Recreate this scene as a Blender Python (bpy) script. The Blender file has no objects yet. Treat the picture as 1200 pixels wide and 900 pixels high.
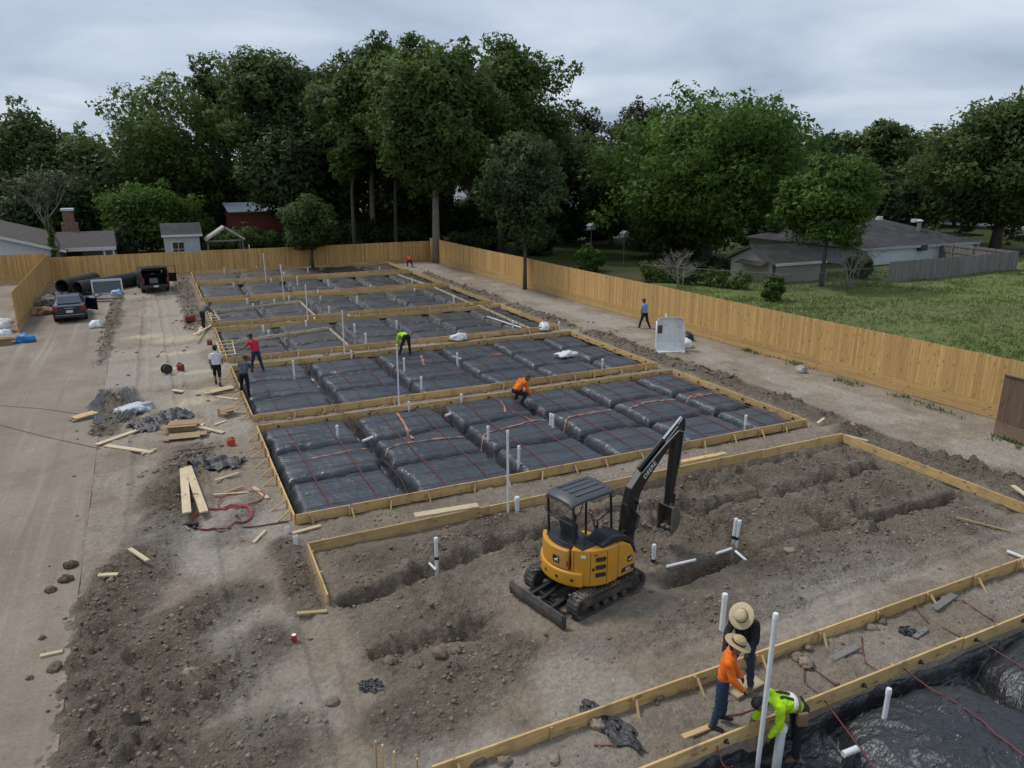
import bpy, bmesh, math, random
import numpy as np
from mathutils import Vector, Matrix, Euler

random.seed(7)
RNG = np.random.RandomState(11)
S = bpy.context.scene
C = S.collection
R = math.radians

# ------------------------------------------------------------------ camera
FPX, HOR, CH, YAW = 861.9, 200.35, 9.08, 25.42      # focal length (px of a 1200 px wide frame), horizon row, height, yaw
PITCH = math.atan((450 - HOR) / FPX)
cam = bpy.data.cameras.new('camera')
cam.sensor_width = 36.0
cam.lens = 36.0 * FPX / 1200.0
cam.clip_start = 0.2
cam.clip_end = 6000
cam_o = bpy.data.objects.new('camera', cam)
C.objects.link(cam_o)
cam_o.location = (0, 0, CH)
cam_o.rotation_euler = (R(90) - PITCH, 0, -R(YAW))
S.camera = cam_o

# ------------------------------------------------------------------ world: overcast sky
SUN_EL, SUN_AZ = 56.0, 318.0
w = bpy.data.worlds.new('World')
S.world = w
w.use_nodes = True
nt = w.node_tree
nt.nodes.clear()
def wn(t, **k):
    n = nt.nodes.new(t)
    for a, b in k.items():
        setattr(n, a, b)
    return n
sky = wn('ShaderNodeTexSky', sky_type='NISHITA')
sky.sun_disc = False
sky.sun_elevation = R(SUN_EL)
sky.sun_rotation = R(SUN_AZ)
tc = wn('ShaderNodeTexCoord')
sep = wn('ShaderNodeSeparateXYZ')
nt.links.new(tc.outputs['Generated'], sep.inputs[0])
zz = wn('ShaderNodeMath', operation='ADD'); zz.inputs[1].default_value = 0.16
ab = wn('ShaderNodeMath', operation='ABSOLUTE')
nt.links.new(sep.outputs['Z'], ab.inputs[0])
nt.links.new(ab.outputs[0], zz.inputs[0])
dx = wn('ShaderNodeMath', operation='DIVIDE'); dy = wn('ShaderNodeMath', operation='DIVIDE')
nt.links.new(sep.outputs['X'], dx.inputs[0]); nt.links.new(zz.outputs[0], dx.inputs[1])
nt.links.new(sep.outputs['Y'], dy.inputs[0]); nt.links.new(zz.outputs[0], dy.inputs[1])
cmb = wn('ShaderNodeCombineXYZ')
nt.links.new(dx.outputs[0], cmb.inputs['X']); nt.links.new(dy.outputs[0], cmb.inputs['Y'])
n1 = wn('ShaderNodeTexNoise'); n1.inputs['Scale'].default_value = 0.9; n1.inputs['Detail'].default_value = 5; n1.inputs['Roughness'].default_value = 0.5
n1.inputs['Distortion'].default_value = 0.3
nt.links.new(cmb.outputs[0], n1.inputs['Vector'])
cr = wn('ShaderNodeValToRGB')
cr.color_ramp.elements[0].position = 0.30; cr.color_ramp.elements[0].color = (0.245, 0.305, 0.405, 1)
cr.color_ramp.elements[1].position = 0.74; cr.color_ramp.elements[1].color = (0.575, 0.62, 0.685, 1)
e = cr.color_ramp.elements.new(0.5); e.color = (0.37, 0.43, 0.525, 1)
nt.links.new(n1.outputs['Fac'], cr.inputs[0])
bg1 = wn('ShaderNodeBackground'); bg1.inputs['Strength'].default_value = 0.07
bg2 = wn('ShaderNodeBackground'); bg2.inputs['Strength'].default_value = 1.0
nt.links.new(sky.outputs[0], bg1.inputs['Color'])
nt.links.new(cr.outputs[0], bg2.inputs['Color'])
mx = wn('ShaderNodeMixShader'); mx.inputs[0].default_value = 0.9
nt.links.new(bg1.outputs[0], mx.inputs[1]); nt.links.new(bg2.outputs[0], mx.inputs[2])
out = wn('ShaderNodeOutputWorld')
nt.links.new(mx.outputs[0], out.inputs['Surface'])

sl = bpy.data.lights.new('sun', 'SUN')
sl.energy = 1.45
sl.angle = R(15)
sl.color = (1.0, 0.965, 0.91)
so = bpy.data.objects.new('sun', sl)
C.objects.link(so)
az = R(SUN_AZ)
sd = Vector((math.sin(az) * math.cos(R(SUN_EL)), math.cos(az) * math.cos(R(SUN_EL)), math.sin(R(SUN_EL))))
so.rotation_euler = sd.to_track_quat('Z', 'Y').to_euler()
so.location = sd * 60

S.view_settings.view_transform = 'Standard'
S.view_settings.look = 'None'
S.view_settings.exposure = 0.48
S.view_settings.gamma = 1.0
S.view_settings.use_curve_mapping = False
S.render.engine = 'CYCLES'

# ------------------------------------------------------------------ pixel -> direction helpers (photo is 1200 x 900)
CP, SP = math.cos(PITCH), math.sin(PITCH)
CY, SY = math.cos(R(YAW)), math.sin(R(YAW))
def ray(px, py):
    a, b, c = px - 600.0, FPX, 450.0 - py
    y1 = b * CP + c * SP
    z1 = -b * SP + c * CP
    return (a * CY + y1 * SY, -a * SY + y1 * CY, z1)
def G(px, py, z=0.0):                       # the point at height z seen at a pixel
    r = ray(px, py); t = (z - CH) / r[2]
    return (r[0] * t, r[1] * t, z)
def PD(px, d, py=None):                     # point at horizontal distance d along a pixel column; z from py
    r = ray(px, HOR if py is None else py)
    t = d / math.hypot(r[0], r[1])
    return (r[0] * t, r[1] * t, 0.0 if py is None else CH + r[2] * t)
def ztop(x, y, py):                         # height at which a vertical line over (x, y) reaches row py
    k = (450.0 - py) / FPX
    yv = x * SY + y * CY
    # zz/yy = k with yy = yv*CP - z*SP, zz = yv*SP + z*CP
    z = (k * yv * CP - yv * SP) / (CP + k * SP)
    return z + CH

# ------------------------------------------------------------------ numpy noise
def _h(ix, iy, s):
    n = (ix * 374761393 + iy * 668265263 + s * 1442695041) & 0xFFFFFFFF
    n = ((n ^ (n >> 13)) * 1274126177) & 0xFFFFFFFF
    n = (n ^ (n >> 16)) & 0xFFFFFFFF
    return n.astype(np.float64) / 4294967295.0
def vn(x, y, s=0):
    x = np.asarray(x, float); y = np.asarray(y, float)
    ix = np.floor(x).astype(np.int64); iy = np.floor(y).astype(np.int64)
    fx = x - ix; fy = y - iy
    fx = fx * fx * fx * (fx * (fx * 6 - 15) + 10); fy = fy * fy * fy * (fy * (fy * 6 - 15) + 10)
    a = _h(ix, iy, s); b = _h(ix + 1, iy, s); c = _h(ix, iy + 1, s); d = _h(ix + 1, iy + 1, s)
    return (a + (b - a) * fx) * (1 - fy) + (c + (d - c) * fx) * fy
def fbm(x, y, o=4, s=0, g=0.5):
    t = 0; a = 1; n = 0
    for i in range(o):
        t = t + a * (vn(x * 2 ** i + i * 7.3, y * 2 ** i - i * 3.1, s + i) - 0.5); n += a; a *= g
    return t / n * 2
def lumps(x, y, s=0):                       # angular broken clods: tilted, flat-topped blocks around jittered points
    x = np.asarray(x, float); y = np.asarray(y, float)
    ix = np.floor(x).astype(np.int64); iy = np.floor(y).astype(np.int64)
    best = np.zeros_like(x)
    for i in (-1, 0, 1):
        for j in (-1, 0, 1):
            cx = ix + i; cy = iy + j
            px = cx + 0.15 + 0.7 * _h(cx, cy, s); py = cy + 0.15 + 0.7 * _h(cx, cy, s + 5)
            r = 0.16 + 0.50 * _h(cx, cy, s + 9) ** 1.6
            th = 6.283 * _h(cx, cy, s + 13)
            dx_ = x - px; dy_ = y - py
            u = dx_ * np.cos(th) + dy_ * np.sin(th); v = dy_ * np.cos(th) - dx_ * np.sin(th)
            d = 0.6 * np.maximum(np.abs(u) * 0.85, np.abs(v) * 1.3) + 0.4 * np.hypot(u, v)
            hh = np.clip((r - d) * 2.2, 0, 0.75 * r) * (1 + 0.9 * u / np.maximum(r, .05) * (_h(cx, cy, s + 17) - .3))
            best = np.maximum(best, hh)
    return best
def sst(a, b, x):
    t = np.clip((x - a) / (b - a), 0, 1)
    return t * t * (3 - 2 * t)
def seg(x, y, ax, ay, bx, by):
    vx, vy = bx - ax, by - ay
    t = np.clip(((x - ax) * vx + (y - ay) * vy) / (vx * vx + vy * vy), 0, 1)
    return np.hypot(x - ax - t * vx, y - ay - t * vy)

# ------------------------------------------------------------------ object helpers
PM = {}                                     # world matrices of the empties
def tag(o, label=None, cat=None, group=None, kind=None):
    if label: o['label'] = label
    if cat: o['category'] = cat
    if group: o['group'] = group
    if kind: o['kind'] = kind
    return o
def thing(name, label, cat, loc=(0, 0, 0), rz=0.0, group=None, scale=1.0):
    o = bpy.data.objects.new(name, None)
    o.empty_display_size = 0.2
    C.objects.link(o)
    o.location = loc; o.rotation_euler = (0, 0, rz); o.scale = (scale,) * 3
    PM[o.name] = Matrix.Translation(loc) @ Matrix.Rotation(rz, 4, 'Z') @ Matrix.Scale(scale, 4)
    return tag(o, label, cat, group)
def link(o, parent=None, world=None, local=None):
    C.objects.link(o)
    if parent is not None:
        o.parent = parent
    if world is not None:
        m = world
        if parent is not None:
            m = PM[parent.name].inverted() @ world
        o.matrix_basis = m
        PM[o.name] = world
    elif local is not None:
        o.matrix_basis = local
        PM[o.name] = (PM[parent.name] @ local) if parent is not None else local
    else:
        PM[o.name] = PM[parent.name].copy() if parent is not None else Matrix.Identity(4)
    return o

class MB:
    def __init__(s):
        s.v = []; s.f = []; s.m = []
    def add(s, vs, fs, mi=0):
        b = len(s.v)
        s.v.extend([tuple(p) for p in vs])
        s.f.extend([tuple(b + i for i in f) for f in fs])
        s.m.extend([mi] * len(fs))
        return s
    def box(s, c, d, rz=0.0, mi=0, rot=None):
        hx, hy, hz = d[0] / 2, d[1] / 2, d[2] / 2
        m = rot if rot is not None else Matrix.Rotation(rz, 3, 'Z')
        vs = [Vector(c) + m @ Vector((a * hx, b * hy, e * hz)) for a in (-1, 1) for b in (-1, 1) for e in (-1, 1)]
        fs = [(0, 1, 3, 2), (4, 6, 7, 5), (0, 4, 5, 1), (2, 3, 7, 6), (0, 2, 6, 4), (1, 5, 7, 3)]
        return s.add(vs, fs, mi)
    def bar(s, p0, p1, w, h, mi=0, up=(0, 0, 1)):
        p0 = Vector(p0); p1 = Vector(p1); d = p1 - p0
        L = d.length; x = d / L
        u = Vector(up)
        y = u.cross(x)
        if y.length < 1e-4: y = Vector((0, 1, 0)).cross(x)
        y.normalize(); z = x.cross(y)
        m = Matrix((x, y, z)).transposed()
        return s.box((p0 + p1) / 2, (L, w, h), rot=m, mi=mi)
    def tube(s, path, r, n=8, cap=True, mi=0):
        P = [Vector(p) for p in path]
        rr = r if hasattr(r, '__len__') else [r] * len(P)
        vs = []; pu = None
        for i, p in enumerate(P):
            t = (P[min(i + 1, len(P) - 1)] - P[max(i - 1, 0)])
            if t.length < 1e-9: t = Vector((0, 0, 1))
            t.normalize()
            if pu is None:
                u = t.orthogonal().normalized()
            else:
                u = (pu - t * pu.dot(t))
                u = u.normalized() if u.length > 1e-6 else t.orthogonal().normalized()
            pu = u; v = t.cross(u)
            for k in range(n):
                a = 2 * math.pi * k / n
                vs.append(p + (u * math.cos(a) + v * math.sin(a)) * rr[i])
        fs = []
        for i in range(len(P) - 1):
            for k in range(n):
                k2 = (k + 1) % n
                fs.append((i * n + k, i * n + k2, (i + 1) * n + k2, (i + 1) * n + k))
        if cap:
            fs.append(tuple(reversed(range(n)))); fs.append(tuple(range((len(P) - 1) * n, len(P) * n)))
        return s.add(vs, fs, mi)
    def lathe(s, prof, n=16, c=(0, 0, 0), rot=None, mi=0):
        m = rot if rot is not None else Matrix.Identity(3)
        vs = []
        for r, z in prof:
            for k in range(n):
                a = 2 * math.pi * k / n
                vs.append(Vector(c) + m @ Vector((r * math.cos(a), r * math.sin(a), z)))
        fs = []
        for i in range(len(prof) - 1):
            for k in range(n):
                k2 = (k + 1) % n
                fs.append((i * n + k, i * n + k2, (i + 1) * n + k2, (i + 1) * n + k))
        if prof[0][0] > 1e-4: fs.append(tuple(reversed(range(n))))
        if prof[-1][0] > 1e-4: fs.append(tuple(range((len(prof) - 1) * n, len(prof) * n)))
        return s.add(vs, fs, mi)
    def prism(s, poly, a, b, axis='y', mi=0):
        n = len(poly)
        def P(u, v, w):
            return {'y': (u, w, v), 'z': (u, v, w), 'x': (w, u, v)}[axis]
        vs = [P(u, v, a) for u, v in poly] + [P(u, v, b) for u, v in poly]
        fs = [tuple(range(n)), tuple(reversed(range(n, 2 * n)))]
        for i in range(n):
            j = (i + 1) % n
            fs.append((i, i + n, j + n, j))
        return s.add(vs, fs, mi)
    def build(s, name, mats, parent=None, smooth=False, bevel=0.0, seg_=2, world=None, local=None, fixn=True):
        me = bpy.data.meshes.new(name)
        me.from_pydata(s.v, [], s.f)
        if not isinstance(mats, (list, tuple)): mats = [mats]
        for m in mats: me.materials.append(m)
        if len(mats) > 1:
            me.polygons.foreach_set('material_index', s.m)
        if bevel > 0 or fixn:
            bm = bmesh.new(); bm.from_mesh(me)
            if fixn: bmesh.ops.recalc_face_normals(bm, faces=bm.faces)
            if bevel > 0:
                ed = [e for e in bm.edges if len(e.link_faces) == 2 and e.calc_face_angle(0) > 0.5]
                bmesh.ops.bevel(bm, geom=ed, offset=bevel, segments=seg_, affect='EDGES', profile=0.6, clamp_overlap=True)
            bm.to_mesh(me); bm.free()
        if smooth:
            me.polygons.foreach_set('use_smooth', [True] * len(me.polygons))
            if smooth != 'all':
                me.set_sharp_from_angle(angle=R(40))
        me.update()
        o = bpy.data.objects.new(name, me)
        return link(o, parent, world, local)

def npmesh(name, v, f, mats, parent=None, smooth=False, attrs=None, local=None, normals=None):
    me = bpy.data.meshes.new(name)
    v = np.asarray(v, np.float32); f = np.asarray(f, np.int32)
    k = f.shape[1]
    me.vertices.add(len(v)); me.vertices.foreach_set('co', v.ravel())
    me.loops.add(f.size); me.loops.foreach_set('vertex_index', f.ravel())
    me.polygons.add(len(f)); me.polygons.foreach_set('loop_start', np.arange(0, f.size, k, dtype=np.int32))
    if smooth: me.polygons.foreach_set('use_smooth', np.ones(len(f), bool))
    for n_, a in (attrs or {}).items():
        at = me.attributes.new(n_, 'FLOAT', 'POINT')
        at.data.foreach_set('value', np.asarray(a, np.float32))
    me.update(calc_edges=True); me.validate()
    if normals is not None: me.normals_split_custom_set_from_vertices(normals)
    if not isinstance(mats, (list, tuple)): mats = [mats]
    for m in mats: me.materials.append(m)
    o = bpy.data.objects.new(name, me)
    return link(o, parent, local=local)

def gridmesh(name, xs, ys, zf, mat, parent=None, attrs=None, smooth=True, drop=None):
    X, Y = np.meshgrid(xs, ys)
    Z = zf(X, Y)
    nx, ny = len(xs), len(ys)
    v = np.stack([X.ravel(), Y.ravel(), Z.ravel()], 1)
    i = np.arange(ny - 1)[:, None] * nx + np.arange(nx - 1)[None, :]
    i = i.ravel()
    f = np.stack([i, i + 1, i + nx + 1, i + nx], 1)
    if drop is not None:
        cx = v[f].mean(1)
        f = f[~drop(cx[:, 0], cx[:, 1])]
    at = {k: fn(X, Y).ravel() for k, fn in (attrs or {}).items()}
    return npmesh(name, v, f, mat, parent, smooth, at)

BEAMS = {}
def beam(name, p0, p1, w, h, mat, parent=None, up=(0, 0, 1)):
    """a straight timber: local x runs along it; equal timbers share their mesh"""
    p0 = Vector(p0); p1 = Vector(p1); d = p1 - p0; L = d.length; x = d / L
    u = Vector(up); y = u.cross(x)
    if y.length < 1e-3: y = Vector((0, 1, 0)).cross(x)
    y.normalize(); z = x.cross(y)
    key = (round(L, 2), round(w, 3), round(h, 3), mat.name)
    if key not in BEAMS:
        mb = MB().box((0, 0, 0), (L, w, h))
        me = bpy.data.meshes.new(name); me.from_pydata(mb.v, [], mb.f); me.materials.append(mat)
        bm = bmesh.new(); bm.from_mesh(me); bmesh.ops.recalc_face_normals(bm, faces=bm.faces); bm.to_mesh(me); bm.free()
        BEAMS[key] = me
    o = bpy.data.objects.new(name, BEAMS[key])
    m = Matrix((x, y, z)).transposed().to_4x4(); m.translation = (p0 + p1) / 2
    return link(o, parent, world=m)

# ------------------------------------------------------------------ materials
MAT = {}
class NT:
    def __init__(s, name):
        m = bpy.data.materials.new(name); m.use_nodes = True
        s.m = m; s.t = m.node_tree; s.b = s.t.nodes['Principled BSDF']; s.tc = None
    def n(s, t, **k):
        o = s.t.nodes.new(t)
        for a, b in k.items():
            if a.startswith('i_'):
                o.inputs[a[2:].replace('_', ' ')].default_value = b
            else: setattr(o, a, b)
        return o
    def l(s, a, b): s.t.links.new(a, b)
    def co(s, kind='Object', scale=None):
        if s.tc is None: s.tc = s.n('ShaderNodeTexCoord')
        o = s.tc.outputs[kind]
        if scale:
            mp = s.n('ShaderNodeMapping'); mp.inputs['Scale'].default_value = scale
            s.l(o, mp.inputs[0]); o = mp.outputs[0]
        return o
    def noise(s, vec, scale, detail=4, rough=0.55, dist=0.0):
        n = s.n('ShaderNodeTexNoise'); n.inputs['Scale'].default_value = scale; n.inputs['Detail'].default_value = detail
        n.inputs['Roughness'].default_value = rough; n.inputs['Distortion'].default_value = dist
        if vec is not None: s.l(vec, n.inputs['Vector'])
        return n.outputs['Fac']
    def ramp(s, fac, stops):
        r = s.n('ShaderNodeValToRGB')
        el = r.color_ramp.elements
        while len(el) < len(stops): el.new(0.5)
        for e_, (p, c) in zip(el, stops):
            e_.position = p; e_.color = (*c, 1) if len(c) == 3 else c
        s.l(fac, r.inputs[0]); return r.outputs[0]
    def mix(s, fac, a, b, mode='MIX'):
        x = s.n('ShaderNodeMix'); x.data_type = 'RGBA'; x.blend_type = mode
        for i, v in ((0, fac), (6, a), (7, b)):
            if hasattr(v, 'is_output') or isinstance(v, bpy.types.NodeSocket): s.l(v, x.inputs[i])
            else: x.inputs[i].default_value = v if i == 0 else ((*v, 1) if len(v) == 3 else v)
        return x.outputs[2]
    def math(s, op, a, b=None):
        x = s.n('ShaderNodeMath', operation=op)
        for i, v in ((0, a), (1, b)):
            if v is None: continue
            if isinstance(v, bpy.types.NodeSocket): s.l(v, x.inputs[i])
            else: x.inputs[i].default_value = v
        return x.outputs[0]
    def attr(s, name):
        a = s.n('ShaderNodeAttribute'); a.attribute_name = name; return a.outputs['Fac']
    def rnd(s):
        return s.n('ShaderNodeObjectInfo').outputs['Random']
    def bump(s, hgt, dist=0.02, st=0.6):
        b = s.n('ShaderNodeBump'); b.inputs['Distance'].default_value = dist; b.inputs['Strength'].default_value = st
        s.l(hgt, b.inputs['Height']); s.l(b.outputs[0], s.b.inputs['Normal'])
    def col(s, c):
        if isinstance(c, bpy.types.NodeSocket): s.l(c, s.b.inputs['Base Color'])
        else: s.b.inputs['Base Color'].default_value = (*c, 1)
    def rough(s, r):
        if isinstance(r, bpy.types.NodeSocket): s.l(r, s.b.inputs['Roughness'])
        else: s.b.inputs['Roughness'].default_value = r

def plain(name, c, rough=0.6, var=0.18, scale=6.0, metal=0.0, dirt=None, spec=0.5, bump=0.0, ovar=0.0):
    """colour with fine unevenness, optional dirt"""
    if name in MAT: return MAT[name]
    t = NT(name)
    v = t.co('Object')
    a = t.noise(v, scale, 5)
    lo = tuple(x * (1 - var) for x in c); hi = tuple(min(1, x * (1 + var)) for x in c)
    col = t.ramp(a, [(0.3, lo), (0.7, hi)])
    if ovar:
        k = t.math('ADD', t.math('MULTIPLY', t.rnd(), 2 * ovar), 1 - ovar)
        cb = t.n('ShaderNodeCombineColor'); [t.l(k, cb.inputs[i]) for i in range(3)]
        col = t.mix(1.0, col, cb.outputs[0], 'MULTIPLY')
    if dirt:
        b = t.noise(v, scale * 0.45, 6, 0.65)
        f = t.ramp(b, [(0.48, (0, 0, 0)), (0.72, (dirt[3],) * 3)])
        col = t.mix(f, col, dirt[:3])
    t.col(col); t.b.inputs['Metallic'].default_value = metal
    t.b.inputs['Specular IOR Level'].default_value = spec
    rr = t.ramp(a, [(0.2, (max(0, rough - 0.08),) * 3), (0.8, (min(1, rough + 0.1),) * 3)])
    t.rough(rr)
    if bump: t.bump(t.noise(v, scale * 4, 3), bump, 0.5)
    MAT[name] = t.m
    return t.m

def wood(name, c_lo, c_hi, axis='x', knots=True, ovar=0.22, dirt=0.0, rough=0.75):
    t = NT(name)
    sc = {'x': (0.35, 6, 6), 'z': (6, 6, 0.35)}[axis]
    # shift every timber's grain by its own random number
    base = t.co('Object')
    sh = t.n('ShaderNodeVectorMath', operation='ADD')
    t.l(base, sh.inputs[0])
    cc = t.n('ShaderNodeCombineXYZ'); rn = t.rnd()
    r40 = t.math('MULTIPLY', rn, 40.0)
    for i in range(3): t.l(r40, cc.inputs[i])
    t.l(cc.outputs[0], sh.inputs[1])
    mp = t.n('ShaderNodeMapping'); mp.inputs['Scale'].default_value = sc
    t.l(sh.outputs[0], mp.inputs[0])
    g = t.noise(mp.outputs[0], 3.0, 6, 0.6, 0.6)
    col = t.ramp(g, [(0.3, c_lo), (0.72, c_hi)])
    k = t.math('ADD', t.math('MULTIPLY', rn, 2 * ovar), 1 - ovar)
    cb = t.n('ShaderNodeCombineColor'); [t.l(k, cb.inputs[i]) for i in range(3)]
    col = t.mix(1.0, col, cb.outputs[0], 'MULTIPLY')
    if knots:
        mk = t.n('ShaderNodeMapping'); mk.inputs['Scale'].default_value = {'x': (2.2, 5, 5), 'z': (5, 5, 2.2)}[axis]
        t.l(sh.outputs[0], mk.inputs[0])
        vo = t.n('ShaderNodeTexVoronoi'); vo.inputs['Scale'].default_value = 1.0; t.l(mk.outputs[0], vo.inputs['Vector'])
        kf = t.ramp(vo.outputs['Distance'], [(0.10, (1, 1, 1)), (0.20, (0, 0, 0))])
        col = t.mix(t.math('MULTIPLY', kf, 0.7), col, tuple(x * 0.33 for x in c_lo))
    if dirt:
        d = t.noise(base, 2.2, 6, 0.65)
        df = t.ramp(d, [(0.5, (0, 0, 0)), (0.75, (dirt,) * 3)])
        col = t.mix(df, col, (0.17, 0.135, 0.10))
    t.col(col); t.rough(rough)
    t.bump(g, 0.004, 0.5)
    MAT[name] = t.m
    return t.m

M_form = wood('form_lumber', (0.48, 0.305, 0.120), (0.67, 0.46, 0.205), 'x', True, 0.18, 0.65)
M_new = wood('new_lumber', (0.50, 0.39, 0.24), (0.66, 0.53, 0.35), 'x', True, 0.12, 0.35)
M_stake = wood('stake_lumber', (0.42, 0.28, 0.13), (0.56, 0.40, 0.21), 'x', False, 0.18, 0.4)
M_picket = wood('fence_picket_cedar', (0.455, 0.265, 0.090), (0.63, 0.40, 0.150), 'z', True, 0.17, 0.0)
M_kick = wood('fence_kickboard', (0.43, 0.255, 0.092), (0.58, 0.375, 0.150), 'x', True, 0.10, 0.25)
M_brownp = wood('weathered_brown_picket', (0.10, 0.062, 0.04), (0.17, 0.11, 0.072), 'z', True, 0.15)
M_brownk = wood('weathered_brown_board', (0.17, 0.115, 0.075), (0.25, 0.175, 0.115), 'x', True, 0.15)
M_greyp = wood('grey_weathered_picket', (0.15, 0.135, 0.125), (0.25, 0.23, 0.21), 'z', True, 0.22)
M_ply = wood('plywood', (0.42, 0.31, 0.18), (0.52, 0.40, 0.25), 'x', False, 0.1, 0.3)
M_pvc = plain('white_pvc', (0.74, 0.75, 0.76), 0.35, 0.05, 3, dirt=(0.4, 0.35, 0.28, 0.35))
M_black = plain('black_plastic_part', (0.018, 0.018, 0.02), 0.45, 0.2, 5)
M_rebar = plain('rusty_steel_bar', (0.12, 0.065, 0.04), 0.8, 0.3, 9)

def dirt_material():
    t = NT('site_soil')
    v = t.co('Object')
    big = t.noise(v, 0.16, 5, 0.6, 0.4)
    mid = t.noise(v, 0.9, 6, 0.62)
    fine = t.noise(v, 9.0, 6, 0.7)
    grit = t.noise(v, 42.0, 3, 0.7)
    brk = t.noise(v, 2.6, 8, 0.72, 0.4)
    def broken(nm, amt, lo, hi, mx):
        k = t.math('ADD', t.attr(nm), t.math('MULTIPLY', t.math('SUBTRACT', brk, 0.5), amt))
        return t.ramp(k, [(lo, (0, 0, 0)), (hi, (mx, mx, mx))])
    moist = broken('moist', 1.3, 0.12, 0.62, 0.85)
    pale = broken('pale', 1.2, 0.10, 0.70, 0.9)
    base = t.ramp(mid, [(0.28, (0.222, 0.172, 0.125)), (0.5, (0.312, 0.250, 0.187)), (0.75, (0.40, 0.333, 0.257))])
    base = t.mix(t.ramp(big, [(0.35, (0, 0, 0)), (0.7, (0.6, 0.6, 0.6))]), base, (0.275, 0.230, 0.182))
    base = t.mix(pale, base, (0.385, 0.335, 0.275))
    wet = t.ramp(fine, [(0.3, (0.133, 0.099, 0.070)), (0.7, (0.243, 0.191, 0.140))])
    base = t.mix(moist, base, wet)
    g = t.ramp(fine, [(0.28, (0.62, 0.62, 0.62)), (0.72, (1.30, 1.30, 1.30))])
    base = t.mix(0.8, base, g, 'MULTIPLY')
    pe = t.ramp(grit, [(0.70, (0, 0, 0)), (0.78, (0.55, 0.55, 0.55))])
    base = t.mix(pe, base, (0.42, 0.38, 0.33))
    straw = t.attr('straw')
    base = t.mix(t.math('MULTIPLY', straw, t.ramp(t.noise(v, 6.0, 5, 0.7), [(0.36, (0, 0, 0)), (0.52, (1, 1, 1))])), base, (0.54, 0.455, 0.30))
    t.col(base); t.rough(0.93); t.b.inputs['Specular IOR Level'].default_value = 0.25
    wv = t.n('ShaderNodeVectorMath', operation='ADD')
    nz = t.n('ShaderNodeTexNoise'); nz.inputs['Scale'].default_value = 5.0; nz.inputs['Detail'].default_value = 3; t.l(v, nz.inputs['Vector'])
    ms = t.n('ShaderNodeVectorMath', operation='SCALE'); ms.inputs['Scale'].default_value = 0.16; t.l(nz.outputs['Color'], ms.inputs[0])
    t.l(v, wv.inputs[0]); t.l(ms.outputs[0], wv.inputs[1])
    hs = None
    for sc, wt in ((5.5, 0.55), (13.0, 0.5), (30.0, 0.32)):
        vo = t.n('ShaderNodeTexVoronoi'); vo.inputs['Scale'].default_value = sc; t.l(wv.outputs[0], vo.inputs['Vector'])
        q = t.math('MULTIPLY', t.math('SUBTRACT', 1.0, vo.outputs['Distance']), wt)
        hs = q if hs is None else t.math('ADD', hs, q)
    rg_ = t.attr('rough')
    fr = t.noise(v, 3.2, 9, 0.78, 0.5)
    h = t.math('ADD', t.math('ADD', t.math('MULTIPLY', fine, 0.6), t.math('MULTIPLY', fr, t.math('ADD', t.math('MULTIPLY', rg_, 2.2), 0.5))), t.math('MULTIPLY', hs, t.math('ADD', t.math('MULTIPLY', rg_, 1.1), 0.22)))
    t.bump(h, 0.12, 1.0)
    return t.m
M_dirt = dirt_material()

def clod_material():
    t = NT('soil_clod')
    v = t.co('Object')
    a = t.noise(v, 1.1, 5, 0.6); b = t.noise(v, 14, 5, 0.7)
    tint = t.attr('tint')
    c = t.ramp(tint, [(0.0, (0.090, 0.066, 0.047)), (0.5, (0.205, 0.160, 0.117)), (1.0, (0.34, 0.28, 0.216))])
    c = t.mix(0.75, c, t.ramp(b, [(0.25, (0.7, 0.7, 0.7)), (0.75, (1.25, 1.25, 1.25))]), 'MULTIPLY')
    t.col(c); t.rough(0.95); t.b.inputs['Specular IOR Level'].default_value = 0.2
    t.bump(b, 0.03, 0.8)
    return t.m
M_clod = clod_material()

def concrete_material():
    t = NT('dusty_concrete')
    v = t.co('Object')
    a = t.noise(v, 0.35, 6, 0.6, 0.4)
    s = t.noise(t.co('Object', (2.2, 0.10, 1)), 0.8, 5, 0.6, 0.3)     # wheel dust dragged along the drive
    fi = t.noise(v, 16, 5, 0.7)
    c = t.ramp(a, [(0.3, (0.205, 0.162, 0.122)), (0.55, (0.268, 0.219, 0.170)), (0.8, (0.32, 0.268, 0.212))])
    c = t.mix(t.ramp(s, [(0.52, (0, 0, 0)), (0.72, (0.7, 0.7, 0.7))]), c, (0.37, 0.325, 0.27))
    c = t.mix(t.ramp(s, [(0.25, (0.55, 0.55, 0.55)), (0.42, (0, 0, 0))]), c, (0.215, 0.172, 0.13))
    mp2 = t.n('ShaderNodeMapping'); mp2.inputs['Rotation'].default_value = (0, 0, 0.16); mp2.inputs['Scale'].default_value = (2.6, 0.08, 1); t.l(v, mp2.inputs[0])
    s2 = t.noise(mp2.outputs[0], 0.9, 4, 0.6, 0.2)
    c = t.mix(t.ramp(s2, [(0.55, (0, 0, 0)), (0.66, (0.55, 0.55, 0.55))]), c, (0.20, 0.160, 0.122))
    blot = t.noise(v, 1.3, 8, 0.72, 0.3)
    c = t.mix(t.ramp(blot, [(0.52, (0, 0, 0)), (0.66, (0.6, 0.6, 0.6))]), c, (0.215, 0.172, 0.132))
    c = t.mix(0.8, c, t.ramp(fi, [(0.25, (0.7, 0.7, 0.7)), (0.75, (1.22, 1.22, 1.22))]), 'MULTIPLY')
    t.col(c); t.rough(0.9); t.b.inputs['Specular IOR Level'].default_value = 0.3
    t.bump(fi, 0.012, 0.5)
    return t.m
M_conc = concrete_material()

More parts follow.
